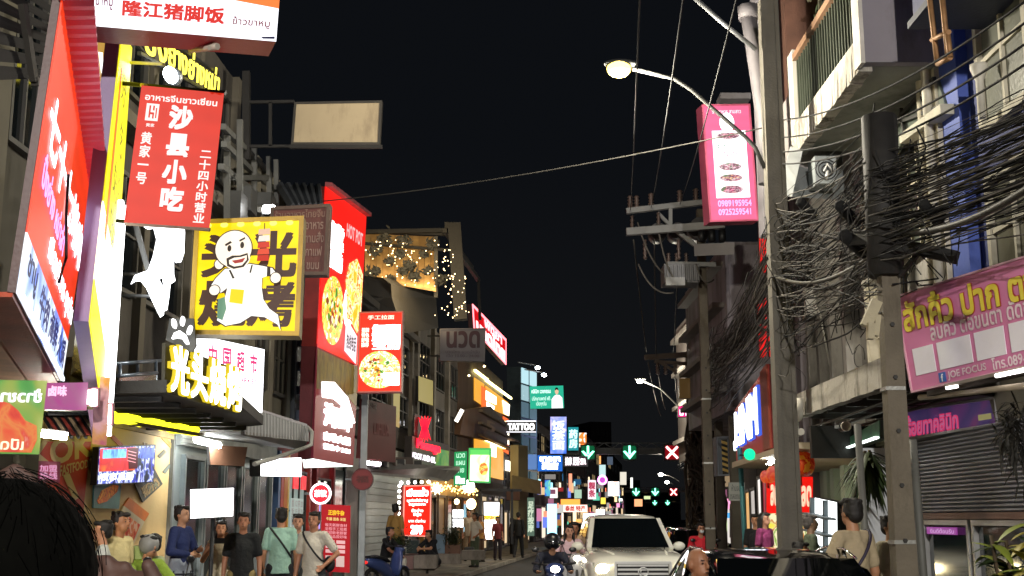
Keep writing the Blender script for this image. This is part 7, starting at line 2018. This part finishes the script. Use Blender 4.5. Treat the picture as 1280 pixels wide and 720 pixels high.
person("woman in navy top and plaid skirt left of the white lit board", 228, 632, 16.2, 1.2, pose="fold", top="1C2A5A", bottom="9098A4", legwear="skirt", sleeve="long", skin="C09070", hair_style="short", extra=pleat, voxel=.012, build_=.9)
person("man in a mint shirt and black trousers seen from behind with a dark cross strap", 352, 635, 17.2, pi + .3, top="9CC4B4", bottom="12131A", sleeve="short", bagstrap=("15151A", False, -1), voxel=.012, build_=1.05)
person("slim woman in a grey sleeveless jumpsuit between the two men with bags", 373, 643, 17.6, .1, pose="hip", top="6C727E", bottom="6C727E", sleeve=None, skin="C08E74", hair_style="bun", voxel=.012, build_=.85)
person("man in a cream T-shirt with dark diagonal strap by the red price banner", 393, 640, 16.8, -.2, pose="hip", top="CFC9BC", bottom="3A3E40", skin="B07C60", bagstrap=("1A1A20", True, 1), voxel=.012, build_=1.06)
# by the beige wall
person("young man in a white shirt seen sideways, leftmost by the beige wall", 130, 651, 12.8, -1.2, top="C8CCC4", skin="B98463", voxel=.012, turn=0)
person("young man in a cream shirt with brown hair facing right by the beige wall", 151, 640, 13.2, 1.2, top="D8C890", skin="B07850", hair="241A16", voxel=.012)
def vest(root, S, J):
    m_ = MB(); m_.ell(S(J["head"] + V3((0, .01, .02))), (.105, .12, .115), 16, 10); m_.build("helmet", mat("8C8C88", .4), root, off=Vector())
    m_ = MB(); m_.box(*[*S((-.2, .16, .95))], *[*S((.2, .42, 1.38))]); m_.build("delivery_box", mat("A8B870", .6, 0, .2, 3), root, off=Vector())
person("person in a neon green vest and white helmet sitting among scooters by the beige wall", 182, 655, 13.6, .9, ground=.02, pose="ride", top="8CA838", bottom="22242A", sleeve="short", extra=vest, voxel=.012, body_h=1.52)
person("person in a pale green jacket bending over behind the neon vest rider", 200, 652, 14.0, -1.0, pose="ride", top="A8B088", bottom="1E1E22", sleeve="long", hair_style="short", ground=.1, voxel=.013, body_h=1.45)
# further along
person("man in a black shirt and white trousers sitting by the planter near the motorbike", 484, 651, 31, 1.2, pose="sit", top="121214", bottom="C8C4B8", skin="A87458", body_h=1.40, voxel=.016)
person("person in a tan top standing with back turned beside the red menu lightbox", 495, 630, 33, 2.6, top="B08848", bottom="3A2E24", hair="100C0A", voxel=.016)
person("man all in black squatting on the pavement edge in front of the red menu lightbox", 541, 667, 33, -.7, pose="squat", top="14151A", bottom="17181C", skin="B08060", shoes="C8C4B8", ground=.36, body_h=1.06, voxel=.015)
person("person in beige standing behind the one in the white top by the stall board", 586, 637, 47, .2, top="B8A488", bottom="8A7458", voxel=.018)
person("slim person in a white top and green trousers standing by the kerb", 594, 641, 41, -.9, top="C8C0B4", bottom="4A5440", voxel=.018, pose="hip", skin="9A6848")
person("person with an orange brown top next to the glaring stall board", 600, 643, 46, .8, top="C08840", bottom="5A4030", voxel=.018)
person("person in a dark red top standing in front of the glaring stall board", 622, 646, 48, .4, top="7A2A2A", bottom="2A2026", voxel=.018)
person("person in black standing under the brown awning box", 648, 641, 50, 2.9, top="101214", bottom="14161A", sleeve="long", pose="walk", voxel=.018)
person("shopper in dark grey half hidden behind the person in black", 640, 648, 56, 2.0, top="2A2A2C", bottom="20242A", voxel=.02)
# people on the right
def boxhold(root, S, J):
    pass
person("man in a beige T-shirt from behind with dark shoulder strap and yellow plastic bag", 1064, 624, 10.8, pi + .45, top="A8987A", bottom="1C1A20", skin="A87858", pose="bag", bagstrap=("2A2238", True, -1), extra=tote, voxel=.010, build_=.98)
person("passer-by whose pale arm shows beside the square pole", 1108, 655, 12.6, .5, top="C0B8A0", bottom="3A3A38", skin="B88A68", voxel=.012, at=(P(1112, 655, 12.6).x, 12.6), body_h=1.62)
person("grey haired person in a dull green top by the white lit shelves", 1012, 644, 16.8, 1.6, top="5A6450", bottom="2E3430", skin="A88468", hair="5A5450", voxel=.014)
person("woman in a plum coloured dress at the lantern shop entrance", 955, 641, 21, .7, top="8A3468", bottom="7A2A5A", legwear="dress", hair_style="long", skin="A87860", voxel=.014, build_=.9)
person("person in black with a white cup left of the woman in plum", 944, 643, 22.5, -.4, top="15151A", bottom="1A1C22", voxel=.016)
person("person seated low in dark clothes behind the black car", 992, 662, 15.6, 1.4, pose="sit", top="181A20", bottom="202228", sleeve="long", body_h=1.32, voxel=.014)
# ---- riders
def mask(root, S, J):
    m_ = MB(); m_.ell(S(J["hd"]((0, -.062, -.045))), (.052, .045, .042), 12, 8); m_.build("face_mask", mat("C8D0D0", .7), root, off=Vector())
def helmet(col):
    def f(root, S, J):
        m_ = MB(); m_.ell(S(J["head"] + V3((0, .02, .03))), (.135, .15, .135), 18, 12); m_.build("helmet", mat(col, .3, .1), root, off=Vector())
        m_ = MB(); m_.ell(S(J["head"] + V3((0, -.06, .0))), (.11, .09, .07), 14, 8); m_.build("visor", glass("101418", .1), root, off=Vector())
    return f

def scooter(label, x, y, rz, body_c, lit=True, ground=0.0, seat_c="17171A"):
    root = empty("scooter", (x, y, ground), label, "scooter", None, rz, True)
    Z = Vector()
    tyre = mat("121212", .8); rimm = mat("8A8A8C", .35, .7)
    for yy in (-.62, .62):
        w = MB(); n = 20; loops = []
        for j in range(n + 1):
            a = 2 * pi * j / n; loops.append(Vector((0, yy + .24 * cos(a), .29 + .24 * sin(a))))
        w.tube(loops, .05, 8, caps=False); wh_ = w.build("wheel", tyre, root, off=Z)
        r_ = MB()
        for j in range(5):
            a = 2 * pi * j / 5; r_.bar((0, yy, .29), (0, yy + .2 * cos(a), .29 + .2 * sin(a)), .03)
        r_.tube([(-.05, yy, .29), (.05, yy, .29)], .04, 8); r_.tube([Vector((0, yy + .205 * cos(2 * pi * j / n), .29 + .205 * sin(2 * pi * j / n))) for j in range(n + 1)], .018, 5, caps=False)
        r_.build("rim", rimm, wh_, off=Z)
    bm_ = mat(body_c, .3, 0, .05, 2, .02, coat=.5)
    ring = lambda yy, zz, w, h, n=12: [Vector((w * cos(2 * pi * j / n), yy, zz + h * sin(2 * pi * j / n))) for j in range(n)]
    b = MB(); b.loft([ring(.85, .72, .05, .05), ring(.7, .70, .13, .12), ring(.35, .62, .17, .16), ring(.05, .50, .16, .18), ring(-.1, .36, .13, .08), ring(-.3, .34, .14, .05)]); b.build("rear_body", bm_, root, off=Z)
    b = MB(); b.loft([[Vector((s * w, yy + dy, z)) for s, dy in ((-1, .06), (-.6, -.04), (0, -.08), (.6, -.04), (1, .06), (.6, .08), (0, .09), (-.6, .08))] for z, w, yy in ((.32, .14, -.34), (.55, .19, -.40), (.8, .17, -.46), (.98, .10, -.50))]); b.build("front_shield", bm_, root, off=Z)
    b = MB(); b.loft([[Vector((.07 * cos(a) , -.62 + .29 * sin(t_) , .29 + .29 * cos(t_) + .015 * sin(a))) for a in [2 * pi * j / 8 for j in range(8)]] for t_ in [-.9, -.5, -.1, .3, .6]]); b.build("front_mudguard", bm_, root, off=Z)
    b = MB(); b.loft([ring(.78, .82, .10, .03), ring(.5, .82, .15, .05), ring(.15, .76, .14, .05), ring(-.02, .70, .09, .03)]); b.build("seat", mat(seat_c, .7), root, off=Z)
    b = MB(); b.tube([(0, -.62, .29), (0, -.52, .7), (0, -.44, 1.02)], .03, 8); b.tube([(-.33, -.34, 1.06), (-.12, -.44, 1.04), (.12, -.44, 1.04), (.33, -.34, 1.06)], .018, 8); b.build("handlebar", mat("3A3A3C", .4, .6), root, off=Z)
    b = MB(); b.ell((0, -.50, .98), (.15, .09, .09), 14, 8); b.build("headlight_cowl", bm_, root, off=Z)
    b = MB(); b.ell((0, -.575, .98), (.07, .03, .05), 12, 8); b.build("headlight", em("FFF4D8", 20, False) if lit else mat("C8C8C8", .2), root, off=Z)
    for s in (-1, 1):
        b = MB(); b.tube([(s * .2, -.42, 1.05), (s * .26, -.40, 1.22)], .008, 5); b.ell((s * .28, -.40, 1.26), (.06, .012, .04), 10, 6); b.build("mirror", mat("202022", .3), root, off=Z)
    b = MB(); b.ell((0, .86, .70), (.08, .03, .04), 10, 6); b.build("tail_light", em("F03028", 1.0, False), root, off=Z)
    return root
xs = lambda u, d: P(u, 700, d).x
scooter("scooter with bright headlight ridden by the dark helmeted rider, left of the pickup", xs(690, 19), 19, .05, "2A3A6A")
person("rider in a dark blue jacket and black helmet heading towards the viewer", 690, 667, 19.2, .05, ground=0, pose="ride", top="14182A", bottom="1A1C24", sleeve="long", skin="A87C60", hair_style=None, extra=helmet("15161A"), body_h=1.46, at=(xs(690, 19.1), 19.1), voxel=.014)
scooter("white scooter with the couple on it, between dark rider and pickup", xs(716, 24), 24, .1, "B8B8BC")
person("woman in a white and pink top riding the white scooter", 710, 656, 24, .1, ground=0, pose="ride", top="D8B8C0", bottom="B8B8BC", skin="C09078", hair_style="long", body_h=1.6, at=(xs(711, 24.05), 24.05), voxel=.016)
person("man in a tan top riding pillion behind the woman in white and pink", 718, 652, 24.6, .1, ground=.05, pose="ride", top="C8A888", bottom="3A3E48", skin="A87458", body_h=1.60, at=(xs(718, 24.6), 24.7), voxel=.016)
scooter("silver scooter parked at the steps with a blue front and red tail light", xs(484, 30), 30, 2.6, "3A4A7A", False, .0)
scooter("grey scooter parked beyond the couple, seen between riders and pickup", xs(733, 29), 29, .3, "6A6E74", False)
scooter("dark scooter standing at the beige wall under the delivery rider", xs(184, 13.7), 13.7, .9, "25272C", False, PAV - .1)
scooter("black scooter parked behind the delivery rider", xs(206, 14.4), 14.4, -.7, "17181C", False, PAV)
scooter("orange brown scooter ridden by the bald man just ahead of the pickup's right side", xs(864, 9.3), 9.3, .35, "6A3A20", False)
person("bald man in an orange brown shirt riding in front between pickup and black car", 868, 668, 9.4, .55, ground=0, pose="ride", top="A86A34", bottom="2A2420", skin="9A6A4C", hair="6A5040", hair_style="bald", body_h=1.50, at=(xs(865, 9.35), 9.4), voxel=.009, build_=1.1)
scooter("red scooter of the masked rider beside the pickup", xs(877, 27), 27, .1, "8A1A20", False)
person("rider in a red top wearing a pale face mask behind the bald man", 875, 651, 27, .1, ground=0, pose="ride", top="D82838", bottom="2A2A30", skin="B07C60", extra=mask, body_h=1.62, at=(xs(876, 27.1), 27.1), voxel=.015)
# parked scooters on the right pavement
for i, (u, d, rz, c_) in enumerate(((915, 25, 1.2, "3A3A40"), (925, 27.5, 1.0, "6A6A6C"))):
    scooter(["scooter covered with a beige seat cloth parked by the teal pipe", "second parked scooter behind the beige covered one"][i], xs(u, d), d, rz, c_, False, PAV, "9A8A6A" if i == 0 else "17171A")

# foreground: dark haired head and raised hand very close to the camera
def near_person():
    root = empty("person", (-.53, 1.30, .108), "very close person seen from behind in the lower left corner with raised hand", "person", None, 0, True)
    hm = mat("040403", 1.0, 0, .3, 60, .05); hm.node_tree.nodes["Principled BSDF"].inputs["Specular IOR Level"].default_value = .05
    b = MB()
    b.ell((0, -.01, 1.545), (.080, .095, .11), 16, 12); b.cap((0, .01, 1.36), (0, 0, 1.5), .06, .055); b.cap((-.17, .0, 1.34), (.17, 0, 1.34), .075, .075)
    b.ell((0, 0, 1.18), (.18, .12, .2), 16, 12); b.cap((0, 0, .9), (0, 0, 1.2), .14, .15)
    for s in (-1, 1): b.cap((s * .09, 0, .9), (s * .1, 0, .5), .09, .06); b.cap((s * .1, 0, .5), (s * .1, .02, .08), .06, .04); b.ell((s * .1, .06, .05), (.045, .12, .045))
    # right arm raised, hand beside the head
    b.cap((.19, 0, 1.34), (.27, .16, 1.22), .05, .042); b.cap((.27, .16, 1.22), (.09, .24, 1.46), .036, .022)
    h0 = Vector((.09, .24, 1.47)); b.cap(h0, (.052, .25, 1.522), .024, .027); b.cap((.075, .25, 1.528), (.035, .25, 1.535), .016, .016)
    for q, L in zip(range(4), (.07, .08, .075, .06)):
        f0 = Vector((.016 + q * .022, .245, 1.530 - abs(q - 1) * .006)); f1 = f0 + Vector((-.014, .01, L * .36)); f2 = f1 + Vector((-.034, .014, .0))
        b.cap(f0, f1, .0098, .0092); b.cap(f1, f2, .009, .0075)
    b.cap((.08, .23, 1.49), (.10, .225, 1.525), .0125, .011); b.cap((.10, .225, 1.525), (.085, .22, 1.555), .011, .009)
    # left arm and hand over the head's left side
    b.cap((-.19, 0, 1.34), (-.30, .10, 1.30), .05, .042); b.cap((-.30, .10, 1.30), (-.24, .32, 1.56), .038, .027); b.cap((-.24, .32, 1.56), (-.20, .38, 1.62), .028, .034)
    for q, L in zip(range(4), (.07, .078, .073, .06)):
        f0 = Vector((-.185, .38, 1.60 + q * .019)); f1 = f0 + Vector((L * .55, 0, .02)); f2 = f1 + Vector((L * .42, .0, -.014)); b.cap(f0, f1, .0105, .0098); b.cap(f1, f2, .0098, .008)
    b.cap((-.20, .36, 1.60), (-.16, .34, 1.61), .0125, .0105)
    fuse(b, .004, "body", mat("3E2820", .7, 0, .1, 8, .05), root, 0)
    h = MB()
    h.ell((0, -.01, 1.550), (.094, .110, .104), 20, 14); h.ell((0, -.05, 1.47), (.092, .06, .11), 16, 12); h.ell((0, -.055, 1.36), (.10, .05, .12), 16, 12)
    random.seed(4)
    for k in range(150):
        a = random.uniform(0, 2 * pi); th = random.uniform(.1, 1.5)
        h.cap((.091 * sin(th) * cos(a), -.01 + .106 * sin(th) * sin(a), 1.550 + .100 * cos(th)), (.093 * sin(th + .45) * cos(a + .1), -.01 + .109 * sin(th + .45) * sin(a + .1), 1.550 + .102 * cos(th + .45)), .0055, .003, 6)
    fuse(h, .004, "hair", hm, root, 2)
    st = MB()
    for k in range(260):
        a = random.uniform(0, 2 * pi); th = random.uniform(0, 1.3); e = random.choice((random.uniform(.0, .004), random.uniform(.0, .004), random.uniform(.003, .010))); w = random.gauss(0, .45)
        st.tube([((.096 + e) * sin(th + q) * cos(a + w * q), -.01 + (.112 + e) * sin(th + q) * sin(a + w * q), 1.550 + (.106 + e) * cos(th + q)) for q in (0, .12, .24, .36)], .0005, 3, caps=False)
    tag(st.build("hair_strands", hm, root, off=Vector(), fixn=False), kind="stuff")
    t = MB(); t.cap((-.18, .0, 1.335), (.18, 0, 1.335), .085, .085); t.ell((0, 0, 1.18), (.195, .135, .21), 16, 12); t.cap((0, 0, .92), (0, 0, 1.2), .155, .165)
    t.cap((.19, 0, 1.34), (.27, .11, 1.26), .066, .062); t.cap((-.19, 0, 1.34), (-.27, .07, 1.31), .066, .062)
    fuse(t, .012, "shirt", cloth("1C1C20"), root, 2)
    t = MB()
    for s in (-1, 1): t.cap((s * .09, 0, .92), (s * .1, 0, .5), .105, .08); t.cap((s * .1, 0, .5), (s * .1, .02, .12), .08, .06)
    fuse(t, .014, "trousers", cloth("1E222C"), root, 2)
near_person()

# ================================================================== VEHICLES
def loft_sections(secs, ring):
    return [ring(*s) for s in secs]
def wheel(root, x, y, r=.36, w=.22):
    t = MB(); n = 24
    t.loft([[Vector((x + xx, y + rr * cos(2 * pi * j / n), r + rr * sin(2 * pi * j / n))) for j in range(n)] for xx, rr in ((-w / 2, r * .7), (-w / 2, r * .93), (-w / 3, r), (w / 3, r), (w / 2, r * .93), (w / 2, r * .7))])
    wh_ = t.build("wheel", mat("141414", .8), root, off=Vector())
    m_ = MB(); s = 1 if x > 0 else -1
    m_.tube([(x + s * w * .40, y, r), (x + s * w * .52, y, r)], r * .62, 20)
    for j in range(6):
        a = 2 * pi * j / 6; m_.bar((x + s * w * .54, y, r), (x + s * w * .54, y + r * .58 * cos(a), r + r * .58 * sin(a)), .06, .03)
    m_.build("rim", mat("9A9C9E", .3, .8), wh_, off=Vector())

def car_body(name, root, secs, m, n=10):
    """secs: (y, [(x,z) half outline from bottom centre outwards to top centre])"""
    loops = []
    for y, half in secs:
        r_ = [Vector((x, y, z)) for x, z in half] + [Vector((-x, y, z)) for x, z in reversed(half)]
        loops.append(r_)
    mb = MB(); mb.loft(loops, smooth=True)
    return mb.build(name, m, root, off=Vector())

def bevel_obj(o, w=.02, seg=2, ang=.6):
    md = o.modifiers.new("bevel", "BEVEL"); md.width = w; md.segments = seg; md.limit_method = "ANGLE"; md.angle_limit = ang
    return o

def pickup():
    x, y = P(803, 690, 22).x, 22.0
    root = empty("pickup_truck", (x, y, 0), "white pickup truck coming towards the viewer with glaring headlights", "pickup truck", None, .05, True)
    paint = mat("E6E4D6", .25, 0, .03, 1, .0, coat=1.0); chrome = mat("DADADA", .3, .6, .05, 3, .0); blk = mat("101112", .4); gl_ = glass("0A0E10", .05)
    # lower body: y from 0 (front bumper) to 5.2 ; half outline (x,z)
    def half(w, zb, zt, tuck=.06, crown=.03):
        return [(0, zb), (w * .7, zb), (w - tuck, zb + .05), (w, zb + (zt - zb) * .35), (w, zt - .16), (w - .05, zt - .05), (w - .16, zt), (w * .5, zt + crown), (0, zt + crown)]
    car_body("body", root, [(0.0, half(.80, .42, .80)), (.06, half(.86, .36, .98)), (.22, half(.91, .34, 1.05)), (.9, half(.925, .34, 1.11)), (1.45, half(.93, .34, 1.15)), (1.55, half(.93, .34, 1.13)), (3.3, half(.93, .34, 1.10)), (3.4, half(.93, .36, 1.10)), (5.1, half(.91, .45, 1.10)), (5.2, half(.88, .5, 1.05))], paint)
    # hood creases
    for s in (-1, 1):
        m_ = MB(); m_.tube([(s * .48, .25, 1.085), (s * .56, .9, 1.14), (s * .64, 1.42, 1.17)], .02, 6); m_.build("bonnet_crease", paint, root, off=Vector())
    # cabin
    def cab(w0, w1, z0, z1): return [(0, z0), (w0, z0), (w0 - .01, z0 + .1), (w1 + .03, z1 - .10), (w1 - .06, z1 - .01), (w1 * .6, z1 + .02), (0, z1 + .035)]
    car_body("cabin", root, [(1.50, cab(.80, .78, 1.08, 1.14)), (1.62, cab(.82, .79, 1.08, 1.22)), (2.16, cab(.84, .66, 1.08, 1.72)), (2.32, cab(.85, .66, 1.08, 1.765)), (3.1, cab(.85, .67, 1.08, 1.775)), (3.35, cab(.84, .66, 1.08, 1.73)), (3.52, cab(.82, .72, 1.08, 1.3))], paint)
    # windscreen
    m_ = MB(); m_.hexa([(-.735, 1.45, 1.185), (.735, 1.45, 1.185), (.74, 1.55, 1.16), (-.74, 1.55, 1.16), (-.595, 2.04, 1.72), (.595, 2.04, 1.72), (.60, 2.12, 1.70), (-.60, 2.12, 1.70)]); m_.build("windscreen", gl_, root, off=Vector())
    for s in (-1, 1):
        m_ = MB(); m_.bar((s * .78, 1.46, 1.15), (s * .635, 2.10, 1.70), .085, .07); m_.build("windscreen_pillar", paint, root, off=Vector())
        m_ = MB(); m_.hexa([(s * .835, 1.78, 1.17), (s * .855, 2.7, 1.15), (s * .845, 2.7, 1.15), (s * .825, 1.78, 1.17), (s * .70, 2.28, 1.66), (s * .70, 2.7, 1.67), (s * .69, 2.7, 1.67), (s * .69, 2.28, 1.66)])
        m_.build("side_window", gl_, root, off=Vector())
        m_ = MB(); m_.hexa([(s * .86, 2.78, 1.15), (s * .86, 3.3, 1.15), (s * .85, 3.3, 1.15), (s * .85, 2.78, 1.15), (s * .705, 2.78, 1.66), (s * .71, 3.2, 1.64), (s * .70, 3.2, 1.64), (s * .695, 2.78, 1.66)])
        m_.build("side_window", gl_, root, off=Vector())
        m_ = MB(); m_.ell((s * .98, 1.72, 1.20), (.12, .07, .085), 14, 8); m_.bar((s * .84, 1.76, 1.16), (s * .95, 1.74, 1.17), .05, .03); m_.build("door_mirror", paint, root, off=Vector())
        # headlights
        hl = MB(); hl.hexa([(s * .56, -.005, .70), (s * .86, .10, .70), (s * .86, .16, .70), (s * .56, .08, .70), (s * .56, .05, .93), (s * .875, .14, .95), (s * .875, .2, .95), (s * .56, .12, .93)]); h = hl.build("headlight", mat("A8A8A0", .15, .4), root, off=Vector())
        m_ = MB(); m_.ell((s * .70, .045, .83), (.13, .06, .10), 18, 10); m_.build("lamp_lens", em("FFE9B0", 34), h, off=Vector())
        m_ = MB(); m_.tube([(s * .62, .0, .50), (s * .62, -.02, .50)], .06, 14); m_.build("fog_lamp", mat("C8C8C8", .2), root, off=Vector())
        wheel(root, s * .80, .95, .37, .24); wheel(root, s * .80, 4.1, .37, .24)
        m_ = MB()
        for j in range(9):
            a = pi * j / 8; a1 = pi * (j + 1) / 8
            if j < 8: m_.bar((s * .93, .95 + .44 * cos(a), .37 + .44 * sin(a)), (s * .93, .95 + .44 * cos(a1), .37 + .44 * sin(a1)), .06, .05)
        m_.build("wheel_arch", paint, root, off=Vector())
    # grille
    gr = MB(); gr.box(-.46, -.02, .62, .46, .06, .96); g_ = gr.build("grille", blk, root, off=Vector())
    for z in (.665, .74, .815, .885): 
        m_ = MB(); m_.box(-.45, -.045, z, .45, -.02, z + .035); m_.build("grille_bar", chrome, g_, off=Vector())
    m_ = MB(); m_.bar((-.50, -.03, .95), (.50, -.03, .95), .05, .045); m_.bar((-.50, -.03, .62), (.50, -.03, .62), .05, .03); m_.bar((-.49, -.03, .62), (-.49, -.03, .95), .04, .04); m_.bar((.49, -.03, .62), (.49, -.03, .95), .04, .04); m_.build("grille_surround", chrome, g_, off=Vector())
    m_ = MB(); n = 20; m_.tube([(.085 * cos(2 * pi * j / n), -.062, .79 + .075 * sin(2 * pi * j / n)) for j in range(n + 1)], .012, 6); m_.tube([(-.045, -.062, .84), (-.045, -.062, .75)], .01, 5); m_.build("emblem", chrome, g_, off=Vector())
    m_ = MB(); m_.box(-.80, -.10, .36, .80, .06, .58); o = m_.build("bumper", paint, root, off=Vector()); bevel_obj(o, .04, 3)
    m_ = MB(); m_.box(-.40, -.115, .38, .40, -.10, .50); m_.build("air_intake", blk, root, off=Vector())
    m_ = MB(); m_.box(-.21, -.13, .50, .21, -.116, .60); m_.build("number_plate", mat("C8C8C0", .5), root, off=Vector())
    m_ = MB(); m_.tube([(-.6, 1.50, 1.17), (.1, 1.56, 1.20)], .012, 5); m_.tube([(-.1, 1.5, 1.17), (.55, 1.56, 1.20)], .012, 5); m_.build("wiper", blk, root, off=Vector())
    m_ = MB(); m_.box(-.86, 3.58, 1.08, .86, 5.12, 1.12); m_.build("load_bed_cover", mat("15161A", .6), root, off=Vector())
    return root
pickup()

def sedan(label, x, y, rz, pc, facing_cam=True):
    root = empty("car", (x, y, 0), label, "car", None, rz, True)
    paint = mat(pc, .12, .2, .05, 1, .0, coat=1.0); gl_ = glass("060809", .03); chrome = mat("D8D8D8", .12, 1.0, .05, 3, .0)
    def half(w, zb, zt): return [(0, zb), (w * .7, zb), (w - .05, zb + .05), (w, zb + (zt - zb) * .4), (w - .01, zt - .18), (w - .05, zt - .05), (w - .14, zt), (w * .5, zt + .02), (0, zt + .02)]
    car_body("body", root, [(-2.2, half(.70, .38, .62)), (-2.1, half(.82, .28, .74)), (-1.5, half(.87, .22, .86)), (-.9, half(.88, .22, .93)), (.0, half(.885, .22, .95)), (1.0, half(.88, .22, .97)), (1.7, half(.87, .24, .99)), (2.1, half(.83, .30, .96)), (2.2, half(.72, .4, .85))], paint)
    def cab(w0, w1, z0, z1): return [(0, z0), (w0, z0), (w0 - .005, z0 + .03), (w1 + .05, z1 - .13), (w1 - .03, z1 - .035), (w1 * .6, z1 + .0), (0, z1 + .015)]
    car_body("roof", root, [(-1.05, cab(.76, .74, .93, .97)), (-.9, cab(.77, .74, .93, 1.04)), (-.35, cab(.78, .62, .93, 1.38)), (-.1, cab(.78, .60, .93, 1.45)), (.5, cab(.78, .60, .93, 1.46)), (.95, cab(.78, .60, .93, 1.39)), (1.55, cab(.76, .70, .95, 1.08)), (1.7, cab(.74, .70, .95, 1.0))], paint)
    m_ = MB(); m_.hexa([(-.69, -1.10, 1.0), (.69, -1.10, 1.0), (.70, -.98, .98), (-.70, -.98, .98), (-.555, -.42, 1.405), (.555, -.42, 1.405), (.56, -.29, 1.36), (-.56, -.29, 1.36)]); m_.build("windscreen", gl_, root, off=Vector())
    m_ = MB(); m_.hexa([(-.66, 1.66, 1.03), (.66, 1.66, 1.03), (.66, 1.6, 1.0), (-.66, 1.6, 1.0), (-.53, 1.0, 1.395), (.53, 1.0, 1.395), (.53, .96, 1.36), (-.53, .96, 1.36)]); m_.build("rear_window", gl_, root, off=Vector())
    for s in (-1, 1):
        for (ya, yb, za, zb_) in ((-.75, .12, 1.22, 1.38), (.2, 1.1, 1.38, 1.30)):
            m_ = MB(); m_.hexa([(s * .785, ya, .99), (s * .785, yb, .99), (s * .775, yb, .99), (s * .775, ya, .99), (s * .665, ya + (.35 if ya < 0 else 0), za + .1), (s * .655, yb - (.0 if ya < 0 else .15), zb_), (s * .645, yb - (.0 if ya < 0 else .15), zb_), (s * .655, ya + (.35 if ya < 0 else 0), za + .1)])
            m_.build("side_window", gl_, root, off=Vector())
        m_ = MB(); m_.ell((s * .95, -.75, 1.0), (.11, .07, .07), 12, 8); m_.bar((s * .8, -.75, .97), (s * .9, -.75, .98), .04); m_.build("door_mirror", paint, root, off=Vector())
        m_ = MB(); m_.tube([(s * .60, -.33, 1.40), (s * .605, .0, 1.468), (s * .605, .5, 1.475), (s * .59, .95, 1.41), (s * .70, 1.6, 1.06)], .012, 6); m_.build("roof_trim", chrome, root, off=Vector())
        hl = MB(); hl.ell((s * .66, -2.03, .66), (.17, .12, .07), 16, 8); hl.build("headlight", mat("C8C8C0", .1, .3), root, off=Vector())
        tl_ = MB(); tl_.ell((s * .68, 2.1, .82), (.16, .1, .07), 14, 8); tl_.build("tail_light", mat("7A1010", .2), root, off=Vector())
        for yy in (-1.35, 1.35): wheel(root, s * .78, yy, .32, .2)
        for yy in (.15,):
            m_ = MB(); m_.bar((s * .895, .0, .80), (s * .895, .16, .80), .02, .03); m_.build("door_handle", chrome, root, off=Vector())
    m_ = MB(); m_.box(-.4, -2.23, .42, .4, -2.16, .60); m_.build("grille", mat("0E0E10", .4), root, off=Vector())
    m_ = MB(); m_.box(-.22, -2.26, .34, .22, -2.235, .44); m_.build("number_plate", mat("C8C8C0", .5), root, off=Vector())
    return root
sedan("glossy black car at the lower right, only its roof and dark windscreen in view", P(966, 690, 10.4).x, 10.4, .03, "070708")
sedan("dark grey car queued behind the white pickup", P(838, 660, 34).x + .6, 34, .02, "1A1B1E")
sedan("silver car further back in the lane left of the pickup roof", P(772, 660, 52).x, 52, -.1, "8A8C90")

# ------------------------------------------------------------------ steps, planters and small street things on the left
def slabbox(name, label, u0, u1, vt, vb, d, depth, m, cat, mats_=None):
    a = P(u0, vt, d); b = P(u1, vb, d); mb = MB(); mb.box(a.x, d, max(PAV + .001, b.z), b.x, d + depth, a.z)
    o = solo(mb, name, m, label, cat); bevel_obj(o, .015, 2); return o
stone = mat("8E857A", .85, 0, .25, 2, .3, dirt="6A6258", dscale=2)
slabbox("stone_step", "pinkish raised stone step before the white shopfront", 500, 545, 695, 712, 32.5, 2.0, mat("9A7A74", .8, 0, .2, 2, .2), "step")
slabbox("stone_block", "low stone block that the squatting man is perched on", 517, 546, 694, 711, 32.0, .6, stone, "block")
slabbox("stone_block", "second low stone block right of the squatting man", 546, 576, 693, 705, 33.2, .6, stone, "block")
slabbox("stone_block", "third low stone block towards the green trousered person", 577, 606, 688, 700, 36, .6, stone, "block")
slabbox("planter_box", "blue grey panelled planter beside the squatting man", 545, 556, 668, 692, 34.5, .5, mat("6A8498", .6), "planter")
slabbox("planter_box", "wooden planter box under the green shrub", 556, 575, 681, 697, 34.5, .5, mat("6A4A38", .7), "planter")
slabbox("crate", "stack of dark crates behind the squatting man", 508, 523, 675, 692, 33.6, .5, mat("2A3A3A", .7), "crate")
slabbox("rubbish_bag", "dark rounded sack on the pavement by the restaurant", 580, 592, 684, 696, 37, .5, mat("2E2C2A", .6), "sack")
def bush(label, u, vt, vb, d, w, seed, mm=None):
    random.seed(seed); c = P(u, (vt + vb) / 2, d); H = (P(u, vt, d).z - P(u, vb, d).z); root = empty("shrub", (c.x, d, max(PAV, P(u, vb, d).z)), label, "shrub")
    st = MB()
    for k in range(6): st.tube([(c.x + random.uniform(-.05, .05), d, P(u, vb, d).z), (c.x + random.uniform(-w, w) * .4, d + random.uniform(-.1, .1), c.z + H * .2)], .015, 4)
    st.build("stem", stemm, root); lf = MB()
    for k in range(420):
        p = Vector((c.x + random.gauss(0, w * .4), d + random.gauss(0, .18), c.z + random.gauss(0, H * .27))); a = random.uniform(0, 6.3)
        leaf_blade(lf, p, (cos(a), sin(a), random.uniform(-.2, .9)), random.uniform(.09, .2), .04, .03, n=2)
    lf.build("foliage", mm or mat("34481E", .6, 0, .5, 4), root, fixn=False)
bush("leafy green shrub in the wooden planter", 563, 660, 682, 34.7, .32, 2); bush("spiky green plant between the seated man and the crates", 499, 668, 690, 32.4, .35, 5, mat("4A6238", .6, 0, .5, 4)); bush("tall narrow shrub beside the wooden planter", 570, 657, 690, 35.2, .16, 8)
flush_jobs()
flush_texts()
bpy.context.view_layer.update()
